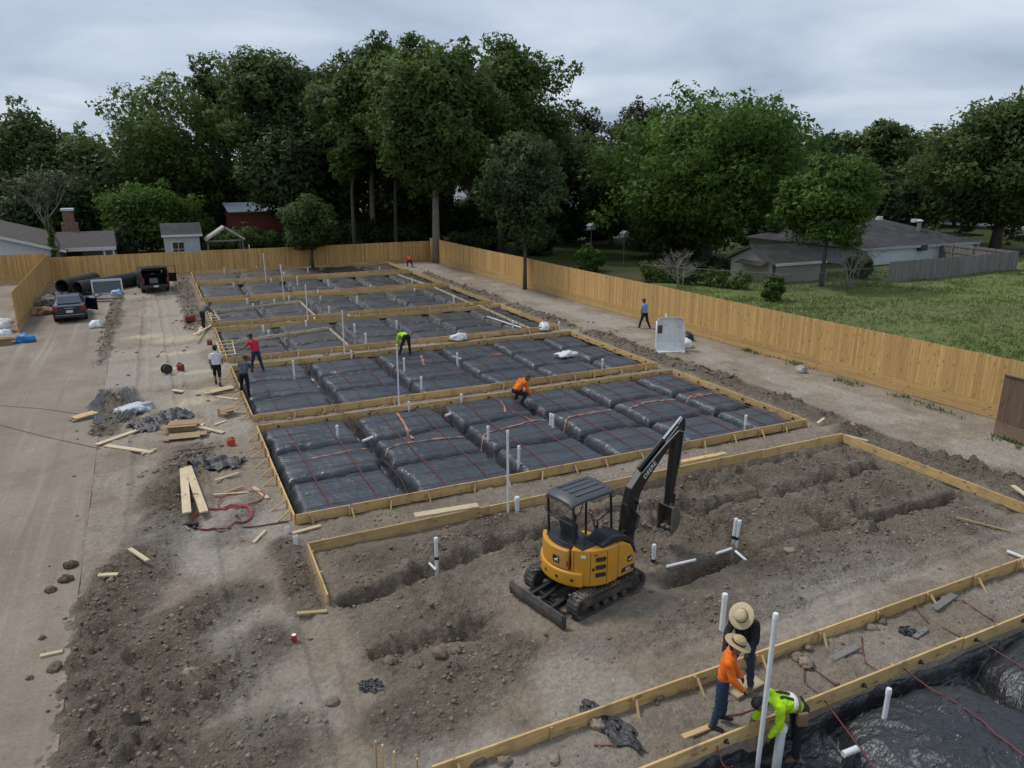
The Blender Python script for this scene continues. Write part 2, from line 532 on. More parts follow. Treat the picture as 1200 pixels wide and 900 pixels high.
def plastic_material(name, base, dust, dustamt, rough=0.36, fold=1.0):
    t = NT(name)
    v = t.co('Object')
    def ridge(sc, k, dist, det=3):
        n = t.noise(t.co('Object', sc), k, det, 0.55, dist)
        return t.math('SUBTRACT', 1.0, t.math('ABSOLUTE', t.math('MULTIPLY', t.math('SUBTRACT', n, 0.5), 5.0)))
    r1 = ridge((0.45, 2.2, 1.0), 2.6, 0.5)            # long fine creases
    r2 = ridge((1.2, 1.5, 1.0), 1.3, 1.5)             # broad slack folds
    r3 = ridge((2.6, 0.8, 2.6), 2.4, 0.8)             # pleats
    du = t.noise(v, 0.8, 6, 0.66, 0.3)
    c = t.mix(t.ramp(du, [(0.42, (0, 0, 0)), (0.75, (dustamt,) * 3)]), base, dust)
    sp = t.noise(v, 26, 3, 0.6)
    c = t.mix(t.ramp(sp, [(0.70, (0, 0, 0)), (0.76, (0.25, 0.25, 0.25))]), c, (0.3, 0.27, 0.23))
    t.col(c)
    t.rough(t.ramp(du, [(0.35, (rough,) * 3), (0.75, (rough + 0.16,) * 3)]))
    t.b.inputs['Specular IOR Level'].default_value = 0.85
    r4 = ridge((1.6, 2.6, 1.6), 5.0, 1.2, 2)            # small crinkles
    h = t.math('ADD', t.math('ADD', t.math('MULTIPLY', r1, 0.40), t.math('MULTIPLY', r2, 0.40)), t.math('MULTIPLY', r4, 0.14))
    t.bump(h, 0.036 * fold, 1.0)
    MAT[name] = t.m
    return t.m
M_poly = plastic_material('black_polythene', (0.036, 0.045, 0.057), (0.10, 0.10, 0.10), 0.25, 0.31, 0.75)
M_poly2 = plastic_material('dusty_black_polythene', (0.024, 0.024, 0.027), (0.095, 0.084, 0.080), 0.45, 0.42, 1.5)
M_poly3 = plastic_material('muddy_black_polythene', (0.040, 0.027, 0.029), (0.10, 0.062, 0.055), 0.7, 0.5, 1.5)
M_polyN = plastic_material('glossy_black_polythene', (0.015, 0.016, 0.019), (0.07, 0.066, 0.062), 0.15, 0.32, 1.0)
M_film = plastic_material('loose_black_film', (0.016, 0.017, 0.020), (0.06, 0.055, 0.05), 0.25, 0.48, 0.8)
# ================================================================== THE GROUND
PX0, PX1 = 2.45, 20.78
PADS = {1: (8.88, 16.9), 2: (18.55, 26.5), 3: (27.8, 35.85), 4: (37.6, 45.6), 5: (47.2, 55.6), 6: (57.0, 65.1), 7: (66.5, 73.0)}
P0Y = 7.48
FR0, FR1 = (28.15, 14.6), (25.75, 74.3)        # right fence, near and far end
FB0 = (-8.5, 73.6)                             # back fence, left corner
TRENCH = [((2.9, 14.4), (6.2, 15.3), .30, .34), ((6.2, 15.3), (10.5, 15.6), .26, .40), ((10.5, 15.6), (13.0, 14.9), .24, .32), ((12.8, 14.75), (20.3, 14.7), .27, .36),
          ((3.0, 12.3), (6.4, 12.15), .24, .20), ((4.9, 12.2), (6.3, 12.1), .34, .30), ((8.6, 12.05), (12.2, 12.2), .30, .42), ((12.2, 12.2), (16.8, 12.3), .22, .14),
          ((16.6, 12.25), (20.4, 12.15), .26, .46), ((12.5, 12.3), (12.6, 14.8), .26, .30), ((15.5, 12.4), (15.6, 16.6), .24, .32),
          ((18.6, 14.7), (18.6, 16.7), .26, .40), ((9.3, 15.6), (20.5, 16.62), .0, .0), ((10.5, 16.6), (20.5, 16.66), .22, .30), ((20.45, 9.2), (20.45, 16.6), .16, .22),
          ((9.2, 14.9), (9.2, 16.5), .24, .28)]
SPOIL = [((-1.6, 10.6), (-1.2, 13.6), 1.0, .30), ((-.6, 10.0), (.6, 10.8), .9, .18), ((-2.0, 13.8), (-1.7, 17.5), .6, .22), ((-.8, 14.8), (.6, 15.6), .7, .16), ((-.2, 12.6), (.9, 13.6), .7, .16),
         ((-1.3, 17.5), (-.4, 21.0), .7, .12), ((1.9, 14.6), (2.0, 17.5), .35, .20), ((2.9, 10.2), (5.2, 11.2), .7, .17), ((4.2, 10.5), (5.6, 11.4), .35, .14), ((3.4, 15.9), (7.5, 16.3), .5, .13), ((7.6, 14.4), (12.2, 14.2), .7, .14),
         ((10.0, 15.2), (13.5, 15.9), .8, .18), ((13.4, 13.6), (15.0, 13.5), .9, .16), ((16.5, 13.5), (19.6, 13.5), .9, .12), ((16.2, 15.8), (18.0, 15.8), .7, .14), ((13.2, 16.0), (15.0, 15.8), .6, .14), ((19.2, 15.7), (20.0, 15.7), .5, .12),
         ((8.8, 13.2), (12, 13.2), .7, .12), ((12.4, 11.2), (19, 11.0), 1.0, .12), ((7.0, 11.0), (11.5, 10.6), .7, .10),
         ((21.9, 8.5), (22.3, 13.0), .7, .20), ((21.9, 13.0), (21.9, 17.3), .65, .24), ((22.2, 19), (22.3, 26.2), .6, .22), ((22.0, 27), (22.2, 36), .6, .18), ((21.9, 38), (21.9, 46), .5, .16), ((21.8, 48), (21.8, 64), .5, .14),
         ((1.5, 47), (1.5, 56), .5, .12), ((1.4, 57), (1.4, 72), .6, .15), ((-3.4, 40), (-3.2, 62), .35, .07), ((-2.6, 29.0), (-2.3, 33.6), .45, .10), ((-3.4, 49.5), (-3.2, 55), .5, .22), ((.6, 18.6), (1.6, 20.5), .5, .08), ((-.6, 22), (.3, 25.5), .8, .10)]
def fbm4(x, y): return fbm(x, y, 4, 3)
def masks(x, y):
    x = np.asarray(x, float); y = np.asarray(y, float)
    wx = x + .20 * fbm(x * 1.1, y * 1.1, 4, 21); wy = y + .20 * fbm(x * 1.1 + 9, y * 1.1, 4, 22)
    tr = np.zeros_like(x); sp = np.zeros_like(x); rough = np.zeros_like(x)
    for a, b, w_, d_ in TRENCH:
        if d_ == 0: continue
        dd = seg(wx, wy, *a, *b)
        tr = np.maximum(tr, 1.30 * d_ * (1 - sst(w_ * .65, w_ * 1.2, dd)) * (.72 + .28 * sst(-.5, .3, fbm(x * .7, y * .7, 2, 27))))
    for a, b, w_, h_ in SPOIL:
        dd = seg(wx, wy, *a, *b)
        k = 1 - sst(0, w_ * 1.5, dd)
        sp = np.maximum(sp, h_ * k); rough = np.maximum(rough, (1 - sst(w_ * .4, w_ * 1.7, dd)))
    inP1 = sst(2.3, 2.9, x) * (1 - sst(20.6, 20.9, x)) * sst(9.6, 11.2, y) * (1 - sst(16.6, 16.9, y))
    strip = np.zeros_like(x)
    for k in range(0, 7):
        lo = P0Y if k == 0 else PADS[k][1]; hi = PADS[k + 1][0]
        strip = np.maximum(strip, sst(2.2, 2.6, x) * (1 - sst(20.7, 21.4, x)) * sst(lo - .05, lo + .12, y) * (1 - sst(hi - .12, hi + .05, y)))
    rough = np.maximum(rough, .62 * inP1)
    rough = np.maximum(rough, .26 * strip)
    # machine tracks flatten the ground
    tk = np.zeros_like(x)
    for a, b in (((1.0, 9.0), (7.6, 10.2)), ((7.6, 10.2), (20.2, 10.3)), ((1.1, 9.5), (1.3, 30)), ((24.6, 8), (24.9, 40)), ((24.9, 40), (24.0, 73)), ((.3, 30), (-.5, 66)), ((1.0, 17.0), (-.4, 19.6))):
        tk = np.maximum(tk, 1 - sst(.55, 1.5, seg(wx, wy, *a, *b)))
    rough = rough * (1 - .8 * tk * (1 - np.clip(sp * 4, 0, 1)))
    near = 1 - sst(1.3, 2.2, np.hypot((x - 7.6) * .8, y - 12.5))      # firm ground under the machine
    tr = tr * (1 - near); rough = rough * (1 - .85 * near); sp = sp * (1 - near)
    return tr, sp, rough, tk, strip
def inpad(x, y, m=0.0):
    r = np.zeros_like(np.asarray(x, float))
    for k in range(2, 8):
        a, b = PADS[k]
        r = np.maximum(r, ((x > PX0 + m) & (x < PX1 - m) & (y > a + m) & (y < b - m)).astype(float))
    r = np.maximum(r, ((x > 6.5 + m) & (y < P0Y - m)).astype(float))
    return r
def zsite(x, y):
    x = np.asarray(x, float); y = np.asarray(y, float)
    tr, sp, rough, tk, strip = masks(x, y)
    z = .045 * fbm(x * .35, y * .35, 3, 1) + .014 * fbm(x * 2.2, y * 2.2, 3, 2)
    brk = .35 + .65 * sst(-.25, .35, fbm(x * .8, y * .8, 3, 5))
    wxx = x + .06 * fbm(x * 5, y * 5, 2, 44); wyy = y + .06 * fbm(x * 5 + 3, y * 5, 2, 45)
    cl = .52 * lumps(wxx / .55, wyy / .55, 31) + .44 * lumps(wxx / .29 + 3, wyy / .29, 32) + .26 * lumps(wxx / .17, wyy / .17 + 7, 33) + .05 * fbm(x * 4, y * 4, 3, 46)
    rough = np.maximum(rough, .13)
    z = z + rough * brk * (cl * .85 - .03) + sp * (1 + .45 * fbm(x * 1.3, y * 1.3, 3, 8)) * .55
    z = z - tr * (1 - .25 * lumps(x / .3, y / .3, 40))
    # cleat prints left by the crawler
    dseg = np.minimum(seg(x, y, 2.2, 8.9, 7.4, 10.1), np.minimum(seg(x, y, 2.0, 12.6, 6.4, 12.9), seg(x, y, 9, 10.2, 15, 10.4)))
    lane = (1 - sst(.16, .24, np.abs(dseg - .0))) 
    z = z + lane * (.016 * np.sin(x * 2 * math.pi / .13) - .02) * sst(-.3, .2, fbm(x * .7, y * .7, 2, 77))
    for ax, ay, bx, by in ((.55, 9, .75, 30), (1.75, 9, 1.9, 17), (24.1, 8, 24.3, 45), (25.6, 8, 25.7, 45), (-1.5, 20, -1.2, 62), (.1, 30, -.4, 62), (8, 9.8, 20, 9.9)):
        dd = seg(x + .1 * fbm(y * .4, x * .2, 2, 300), y + .1 * fbm(x * .4, y * .2, 2, 301), ax, ay, bx, by)
        z = z - .05 * (1 - sst(.10, .22, dd)) + .03 * (sst(.16, .24, dd) - sst(.26, .40, dd))
    # soil in the pads under the sheeting is dug out
    z = z - inpad(x, y, .06) * 1.0
    # level below the concrete drive, and no dirt through the lawn
    drv = 1 - sst(-3.15, -2.85, x + .012 * (y - 12))
    z = z * (1 - drv) + drv * (-.06)
    fx = FR0[0] + (FR1[0] - FR0[0]) * (y - FR0[1]) / (FR1[1] - FR0[1])
    ed = sst(fx - 1.2, fx - .1, x)
    z = z * (1 - ed) - .02 * ed
    eb = sst(72.9, 73.6, y); z = z * (1 - eb) - .02 * eb
    return z
def a_moist(x, y):
    tr, sp, rough, tk, strip = masks(x, y)
    n = fbm(x * .7, y * .7, 4, 13)
    m = np.clip(tr * 3.0, 0, 1) * .45
    m = np.maximum(m, np.clip(sp * 5, 0, 1) * sst(-.35, .35, n) * .42)
    m = np.maximum(m, rough * sst(.05, .65, n) * .5)
    return np.clip(m, 0, 1)
def a_rough(x, y):
    tr, sp, rough, tk, strip = masks(x, y)
    return np.clip(rough + sp * 3, 0, 1)
def a_pale(x, y):
    tr, sp, rough, tk, strip = masks(x, y)
    n = fbm(x * .5 + 4, y * .5, 4, 17)
    return np.clip(.75 * tk * sst(-.35, .3, n) + .45 * (1 - rough) * sst(-.1, .5, n) + .35 * strip * sst(-.3, .3, n) + .4 * sst(26, 34, y) * (1 - sst(1.2, 2.2, x)) * sst(-.5, .2, n), 0, 1) * (1 - np.clip(tr * 4, 0, 1))
STRAW = [(.5, 44.5, 2.4, 1.3), (-1.2, 46.0, 1.8, .9), (1.0, 36.5, 1.6, .5), (.6, 31.6, 1.3, .9), (1.3, 33.0, 1.0, .6), (-.2, 38.0, 1.3, .5), (1.6, 47.2, 1.0, .8), (.2, 41.0, 1.6, .6)]
def a_straw(x, y):
    s = np.zeros_like(np.asarray(x, float))
    for cx, cy, rx, ry in STRAW:
        s = np.maximum(s, 1 - sst(.3, 1.0, np.hypot((x - cx) / rx, (y - cy) / ry)))
    return s
def grow(a, b, d0, k):
    r = [a]
    while r[-1] < b: r.append(r[-1] + d0 + k * max(0, r[-1] - a))
    return np.array(r)
ysl = [1.0]
while ysl[-1] < 76: ysl.append(ysl[-1] + max(.055, .0062 * ysl[-1]))
xsl = list(np.arange(-16, -3.6, .4)) + list(np.arange(-3.6, 17.5, .062)) + list(np.arange(17.5, 28.9, .10))
site = gridmesh('dirt_site_ground', np.array(xsl), np.array(ysl), zsite, M_dirt, attrs={'moist': a_moist, 'pale': a_pale, 'straw': a_straw, 'rough': a_rough})
tag(site, 'churned brown soil of the building site', kind='structure')
_GX = np.array(xsl); _GY = np.array(ysl)
_co = np.zeros(len(site.data.vertices) * 3, np.float32); site.data.vertices.foreach_get('co', _co); _GZ = _co.reshape(len(_GY), len(_GX), 3)[:, :, 2]
def gz(x, y):
    i = int(min(max(np.searchsorted(_GX, x) - 1, 0), len(_GX) - 2)); j = int(min(max(np.searchsorted(_GY, y) - 1, 0), len(_GY) - 2))
    u = min(max((x - _GX[i]) / (_GX[i + 1] - _GX[i]), 0), 1); v = min(max((y - _GY[j]) / (_GY[j + 1] - _GY[j]), 0), 1)
    return float((_GZ[j, i] * (1 - u) + _GZ[j, i + 1] * u) * (1 - v) + (_GZ[j + 1, i] * (1 - u) + _GZ[j + 1, i + 1] * u) * v)

# ---- ground all around, out to the horizon, with the site left open
def lawn_material(name, dark=1.0, patch=0.5):
    t = NT(name)
    v = t.co('Object')
    a = t.noise(v, .05, 6, .6, .3); b = t.noise(v, .5, 6, .65); f = t.noise(v, 7, 5, .75)
    c = t.ramp(b, [(.3, (.095 * dark, .135 * dark, .036 * dark)), (.55, (.155 * dark, .198 * dark, .060 * dark)), (.75, (.225 * dark, .235 * dark, .098 * dark))])
    c = t.mix(t.ramp(a, [(.42, (0, 0, 0)), (.68, (patch,) * 3)]), c, (.150, .128, .085))
    c = t.mix(.8, c, t.ramp(f, [(.25, (.6, .6, .6)), (.75, (1.35, 1.35, 1.35))]), 'MULTIPLY')
    t.col(c); t.rough(.95); t.b.inputs['Specular IOR Level'].default_value = .15
    t.bump(f, .12, .8)
    return t.m
M_lawn = lawn_material('rough_grass')
M_lawn_far = lawn_material('shaded_lawn', .36, .6)  # same grass, tree canopy shade put into a darker colour
gx = np.array([-3000, -600, -200, -80, -40, -15.9, 0, 14, 28.8, 50, 80, 140, 300, 800, 3000.])
gy = np.array([-800, -200, -60, -10, 1.05, 20, 40, 60, 75.9, 90, 110, 140, 200, 400, 1000, 4000.])
gnd = gridmesh('ground', gx, gy, lambda X, Y: 0 * X - .03, M_lawn_far, drop=lambda x, y: (x > -15.9) & (x < 28.8) & (y > 1.05) & (y < 75.9))
tag(gnd, 'flat grassy ground stretching to the horizon', kind='structure')

# ---- grass field right of the fence
def fxr(y): return FR0[0] + (FR1[0] - FR0[0]) * (y - FR0[1]) / (FR1[1] - FR0[1])
us = np.linspace(0, 1, 160) ** 1.3; vs_ = np.linspace(-4, 50.5, 150)
U, V = np.meshgrid(us, vs_)
FXv = fxr(V) + .12
XX = FXv + U * 75
ZZ = .03 + .16 * (fbm(XX * .16, V * .16, 3, 51) + .25) * sst(0, .05, U) + .05 * fbm(XX * .9, V * .9, 3, 52) * sst(0, .03, U) + .05
nx = len(us)
ii = (np.arange(len(vs_) - 1)[:, None] * nx + np.arange(nx - 1)[None, :]).ravel()
fld = npmesh('grass_field', np.stack([XX.ravel(), V.ravel(), ZZ.ravel()], 1), np.stack([ii, ii + 1, ii + nx + 1, ii + nx], 1), M_lawn, smooth=True)
tag(fld, 'open field of rough grass beyond the cedar fence', kind='structure')

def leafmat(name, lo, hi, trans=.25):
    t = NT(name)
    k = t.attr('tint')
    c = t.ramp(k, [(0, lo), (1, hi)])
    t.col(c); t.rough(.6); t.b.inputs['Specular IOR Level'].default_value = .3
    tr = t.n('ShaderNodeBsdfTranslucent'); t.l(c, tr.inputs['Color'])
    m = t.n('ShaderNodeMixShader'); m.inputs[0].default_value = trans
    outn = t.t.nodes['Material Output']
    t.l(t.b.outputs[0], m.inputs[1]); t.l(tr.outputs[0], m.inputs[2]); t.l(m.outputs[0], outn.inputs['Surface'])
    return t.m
M_blade = leafmat('grass_blade', (.100, .150, .035), (.245, .270, .105))
def blades(name, pts, hmin, hmax, wid, tints, label, per=3):
    n = len(pts)
    P = np.repeat(np.asarray(pts, float), per, 0)
    m = len(P)
    P[:, :2] += RNG.randn(m, 2) * .08
    ang = RNG.rand(m) * 2 * np.pi; h = hmin + (hmax - hmin) * RNG.rand(m)
    lean = RNG.randn(m, 2) * .35 * h[:, None]
    d = np.stack([np.cos(ang), np.sin(ang)], 1) * (wid * (.6 + .8 * RNG.rand(m)))[:, None]
    a = P.copy(); a[:, :2] -= d; b = P.copy(); b[:, :2] += d
    c = P.copy(); c[:, :2] += lean; c[:, 2] += h
    a[:, 2] -= .03; b[:, 2] -= .03
    v = np.stack([a, b, c], 1).reshape(-1, 3)
    f = np.arange(3 * m).reshape(-1, 3)
    t = np.repeat(np.clip(np.repeat(np.asarray(tints), per) + RNG.randn(m) * .15, 0, 1), 3)
    o = npmesh(name, v, f, M_blade, attrs={'tint': t})
    return tag(o, label, kind='stuff')
gp = []; gt = []
while len(gp) < 30000:
    k = 40000
    u = RNG.rand(k) ** 1.5; y = -2 + 50 * RNG.rand(k)
    x = fxr(y) + .3 + u * 70
    dn = fbm(x * .25, y * .25, 3, 61)
    keep = (RNG.rand(k) < .25 + .75 * sst(-.3, .3, dn)) & (x * .9 < 75)
    zz_ = .05 + .03 + .16 * (fbm(x * .16, y * .16, 3, 51) + .25)
    gp += list(np.stack([x, y, zz_], 1)[keep]); gt += list((.35 + .6 * fbm(x * .4, y * .4, 3, 62) + .1)[keep])
blades('field_grass', gp[:30000], .08, .24, .035, np.clip(gt[:30000], 0, 1), 'tall uneven grass growing over the field beyond the fence')
# green weeds along the fence foot
wp = []
for (x, y) in ((26.6, 17.5), (26.9, 19.2), (25.75, 14.1), (26.75, 22), (27.2, 25.5), (27.0, 28.5)):
    for i in range(26 if x > 26 else 60):
        wp.append((x + .35 + random.gauss(0, .16), y + random.gauss(0, .5), 0))
blades('weeds', wp, .06, .22, .03, [.25] * len(wp), 'green weeds sprouting along the foot of the cedar fence', 4)

# ---- concrete drive at the left: slabs with open joints
def dz(X, Y): return .03 + .012 * fbm(X * .4, Y * .4, 3, 71)
drive = thing('concrete_driveway', None, None); drive['kind'] = 'structure'; drive['label'] = 'dusty concrete driveway with wheel marks along the left of the site'
def slab(x0a, x0b, x1a, x1b, y0, y1):
    n, m_ = 14, 40
    u = np.linspace(0, 1, n); v_ = np.linspace(y0, y1, m_)
    Uu, Vv = np.meshgrid(u, v_)
    a = x0a + (x0b - x0a) * (Vv - y0) / (y1 - y0); b = x1a + (x1b - x1a) * (Vv - y0) / (y1 - y0)
    X = a + (b - a) * Uu
    Z = dz(X, Vv)
    edge = np.zeros_like(Z, bool); edge[0] = edge[-1] = True; edge[:, 0] = edge[:, -1] = True
    top = np.stack([X, Vv, Z], -1).reshape(-1, 3)
    v = [tuple(p) for p in top]
    f = []
    for j in range(m_ - 1):
        for i in range(n - 1):
            q = j * n + i; f.append((q, q + 1, q + n + 1, q + n))
    rim = [i for i in range(n)] + [j * n + n - 1 for j in range(1, m_)] + [(m_ - 1) * n + i for i in range(n - 2, -1, -1)] + [j * n for j in range(m_ - 2, 0, -1)]
    b0 = len(v)
    for q in rim: v.append((v[q][0], v[q][1], -.12))
    for k in range(len(rim)):
        k2 = (k + 1) % len(rim)
        f.append((rim[k2], rim[k], b0 + k, b0 + k2))
    mb = MB(); mb.add(v, f)
    mb.build('slab', M_conc, drive, smooth='x', fixn=False)
def xe(y): return -2.38 - .016 * (y - 8)
ysb = [1.2, 37.0, 72.6]
for a, b in zip(ysb[:-1], ysb[1:]):
    slab(-8.4, -8.4, xe(a) - .008, xe(b) - .008, a + .008, b - .008)
    slab(-15.8, -15.8, -8.42, -8.42, a + .008, b - .008)

# ---- loose clods, far too many to count
def ico():
    bm = bmesh.new(); bmesh.ops.create_icosphere(bm, subdivisions=1, radius=1)
    v = np.array([p.co[:] for p in bm.verts]); f = np.array([[q.index for q in p.verts] for p in bm.faces]); bm.free()
    return v, f
IV, IF = ico()
bm = bmesh.new(); bmesh.ops.create_icosphere(bm, subdivisions=3, radius=1)
IV2 = np.array([p.co[:] for p in bm.verts]); IF2 = np.array([[q.index for q in p.verts] for p in bm.faces]); bm.free()
def clods(n, box, smin, smax, power, bias):
    out_p = []; out_s = []
    while len(out_p) < n:
        k = n * 6
        x = box[0] + (box[1] - box[0]) * RNG.rand(k); y = box[2] + (box[3] - box[2]) * RNG.rand(k) ** 1.25
        tr, sp, rough, tk, strip = masks(x, y)
        d = np.clip(rough * sst(-.5, .4, fbm(x * .9, y * .9, 3, 91)) + .9 * np.clip(sp * 4, 0, 1) + .02, 0, 1) ** bias
        keep = (RNG.rand(k) < d) & (inpad(x, y, -.05) < .5)
        out_p += list(np.stack([x, y], 1)[keep]); out_s += list((smin + (smax - smin) * RNG.rand(k) ** power)[keep])
    P = np.array(out_p[:n]); s = np.array(out_s[:n])
    z = zsite(P[:, 0], P[:, 1])
    drv = P[:, 0] < -2.45 - .016 * (P[:, 1] - 8)
    z = np.where(drv, np.maximum(z, .035), z)
    return P, s, z
def clod_mesh(name, P, s, z, label):
    n = len(P)
    V0 = np.repeat(IV[None], n, 0)
    V0 = V0 * (1 + .8 * (RNG.rand(n, len(IV), 1) - .5))
    V0 = V0 * np.stack([.75 + .6 * RNG.rand(n), .75 + .6 * RNG.rand(n), .5 + .45 * RNG.rand(n)], 1)[:, None, :]
    a = RNG.rand(n) * 6.28; ca, sa = np.cos(a)[:, None], np.sin(a)[:, None]
    X = V0[:, :, 0] * ca - V0[:, :, 1] * sa; Y = V0[:, :, 0] * sa + V0[:, :, 1] * ca
    V0 = np.stack([X, Y, V0[:, :, 2]], -1) * s[:, None, None]
    V0 += np.stack([P[:, 0], P[:, 1], z + s * .06], 1)[:, None, :]
    F = (IF[None] + (np.arange(n) * len(IV))[:, None, None]).reshape(-1, 3)
    t = np.repeat(np.clip(.55 + .16 * RNG.randn(n), 0, 1), len(IV))
    o = npmesh(name, V0.reshape(-1, 3), F, M_clod, attrs={'tint': t}, smooth=False)
    return tag(o, label, kind='stuff')
P_, s_, z_ = clods(12000, (-3.4, 22.8, 6.5, 24), .008, .052, 3.4, 1.3)
clod_mesh('soil_clods', P_, s_, z_, 'loose clods and crumbs of dug soil scattered over the site')
P_, s_, z_ = clods(2500, (-3.6, 24.5, 24, 73), .03, .11, 2.0, 1.0)
clod_mesh('far_soil_clods', P_, s_, z_, 'clods of dug soil along the edges of the farther pads')

# larger lumps one can point at
def lump(name, x, y, s, label, cat, group, mat, tint=.35, fl=.65):
    v = IV2 * (1 + .30 * np.stack([fbm(IV2[:, 0] * 1.5 + x * 7, IV2[:, 1] * 1.5 + IV2[:, 2] * 1.3 + y * 3, 3, 5)] * 3, 1)
               + .30 * np.stack([fbm(IV2[:, 0] * 4 + x, IV2[:, 1] * 4 + IV2[:, 2] * 3.1, 2, 6)] * 3, 1) + .22 * np.stack([fbm(IV2[:, 0] * 9 + x, IV2[:, 1] * 9 - IV2[:, 2] * 7, 2, 7)] * 3, 1))
    v = v * np.array([1.0, .8, fl]) * s
    o = npmesh(name, v, IF2, mat, smooth=False, attrs={'tint': np.full(len(v), tint) + .1 * RNG.randn(len(v))})
    zz0 = max(gz(x, y), .03 if x < -2.5 else -1)
    o.location = (x, y, zz0 + s * fl * .35); o.rotation_euler = (0, 0, random.random() * 6)
    return tag(o, label, cat, group)
GL = 'big clods beside the driveway edge'
for px, py, s, t in ((83, 665, .17, .12), (78, 682, .15, .10), (60, 694, .13, .2), (115, 768, .10, .3), (65, 785, .15, .45), (35, 797, .07, .3), (50, 750, .07, .2), (70, 813, .05, .3)):
    x, y, _ = G(px, py); lump('soil_clod', x, y, s, 'big dark clod of soil lying on the edge of the concrete driveway', 'clod', GL, M_clod, t)
GL2 = 'big clods on the spoil heaps'
for px, py, s, t in ((226, 800, .17, .75), (258, 782, .11, .5), (131, 686, .10, .8), (390, 822, .13, .6), (458, 778, .15, .45), (515, 768, .17, .5), (535, 765, .15, .4), (490, 780, .11, .5), (150, 680, .09, .6), (925, 653, .14, .8), (1000, 620, .13, .45),
                    (1015, 652, .10, .4), (860, 605, .10, .4)):
    x, y, _ = G(px, py); lump('soil_clod', x, y, s, 'big pale clod of dried soil lying on the churned ground', 'clod', GL2, M_clod, t)
M_stone = plain('pale_stone', (.34, .32, .30), .9, .25, 5, bump=.02)
x, y, _ = G(938, 436); lump('stone_block', x, y, .30, 'pale broken stone leaning at the foot of the cedar fence', 'stone', None, M_stone, .9, .9)

# ================================================================== TIMBER FORMS
def z_(x, y): return gz(x, y)
WOB = lambda: random.uniform(-.012, .012)
def form_run(parent, p0, p1, zt=.28, h=.285, th=.04, out=(0, -1), stakes=True, spacing=1.15, piece=4.88, knobs=0, kick=True, lean=.30, mat=None):
    """boards end to end from p0 to p1; stakes and kickers on the side 'out' points to"""
    p0 = Vector(p0); p1 = Vector(p1); L = (p1 - p0).length; d = (p1 - p0) / L; o = Vector(out)
    a = 0.0
    while a < L - .05:
        b = min(a + piece, L)
        if L - b < .9: b = L
        q0 = p0 + d * (a + .003); q1 = p0 + d * (b - .003)
        s_ = WOB()
        beam('board', (q0.x + o.x * s_, q0.y + o.y * s_, zt - h / 2 + WOB()), (q1.x + o.x * s_, q1.y + o.y * s_, zt - h / 2 + WOB()), th, h, mat or M_form, parent)
        a = b
    if stakes:
        t = .35
        while t < L - .1:
            q = p0 + d * t + o * (th / 2 + .024)
            tl = random.uniform(-.03, .03)
            beam('stake', (q.x, q.y, -.30), (q.x + tl * d.x, q.y + tl * d.y, zt - random.uniform(-.04, .06)), .045, .045, M_stake, parent, up=(d.x, d.y, 0))
            if kick and random.random() < .8:
                q2 = q + o * (lean + random.uniform(-.05, .1)) + d * random.uniform(-.08, .08)
                q3 = q + o * .03 + d * .05
                beam('brace', (q2.x, q2.y, gz(q2.x, q2.y) - .05), (q3.x, q3.y, zt - .04), .04, .03, M_stake, parent)
            t += spacing * random.uniform(.85, 1.2)
    for i in range(knobs):
        t = (i + .5 + random.uniform(-.1, .1)) * L / knobs
        q = p0 + d * t
        sgn = -1 if out[1] > 0 or out[0] > 0 else 1
        inn = -o
        MB().lathe([(.045, 0), (.045, .02), (.028, .03), (.022, .07), (0, .07)], 8, (0, 0, 0), Vector((inn.x, inn.y, 0)).to_track_quat('Z', 'Y').to_matrix()).build('cable_anchor', M_black, parent, world=Matrix.Translation((q.x + inn.x * .022, q.y + inn.y * .022, zt - .13)))
def pad_thing(lbl, k):
    return thing('timber_formwork', lbl, 'formwork', (PX0, PADS[k][0] if k else P0Y, 0), 0, 'timber forms around the pads')

f0 = thing('timber_formwork', 'timber form board edging the pit where the worker in lime green bends over', 'formwork', (5.6, P0Y, 0), 0, 'timber forms around the pads')
form_run(f0, (3.6, P0Y), (17.5, P0Y - .02), out=(0, 1), knobs=9, kick=False, stakes=True, spacing=2.2)
f1 = pad_thing('timber form boards around the open dirt pad where the excavator stands', 1)
a, b = PADS[1]
form_run(f1, (2.85, a), (19.0, a), out=(0, -1), spacing=1.5, lean=.28)
form_run(f1, (2.47, b), (PX1, b), out=(0, 1), stakes=True, kick=False, spacing=2.4)
form_run(f1, (PX1, b - .03), (PX1 - .12, 7.2), out=(1, 0), kick=False, spacing=2.6)
form_run(f1, (2.47, b - .03), (2.42, 14.35), out=(1, 0), kick=False, spacing=1.2)
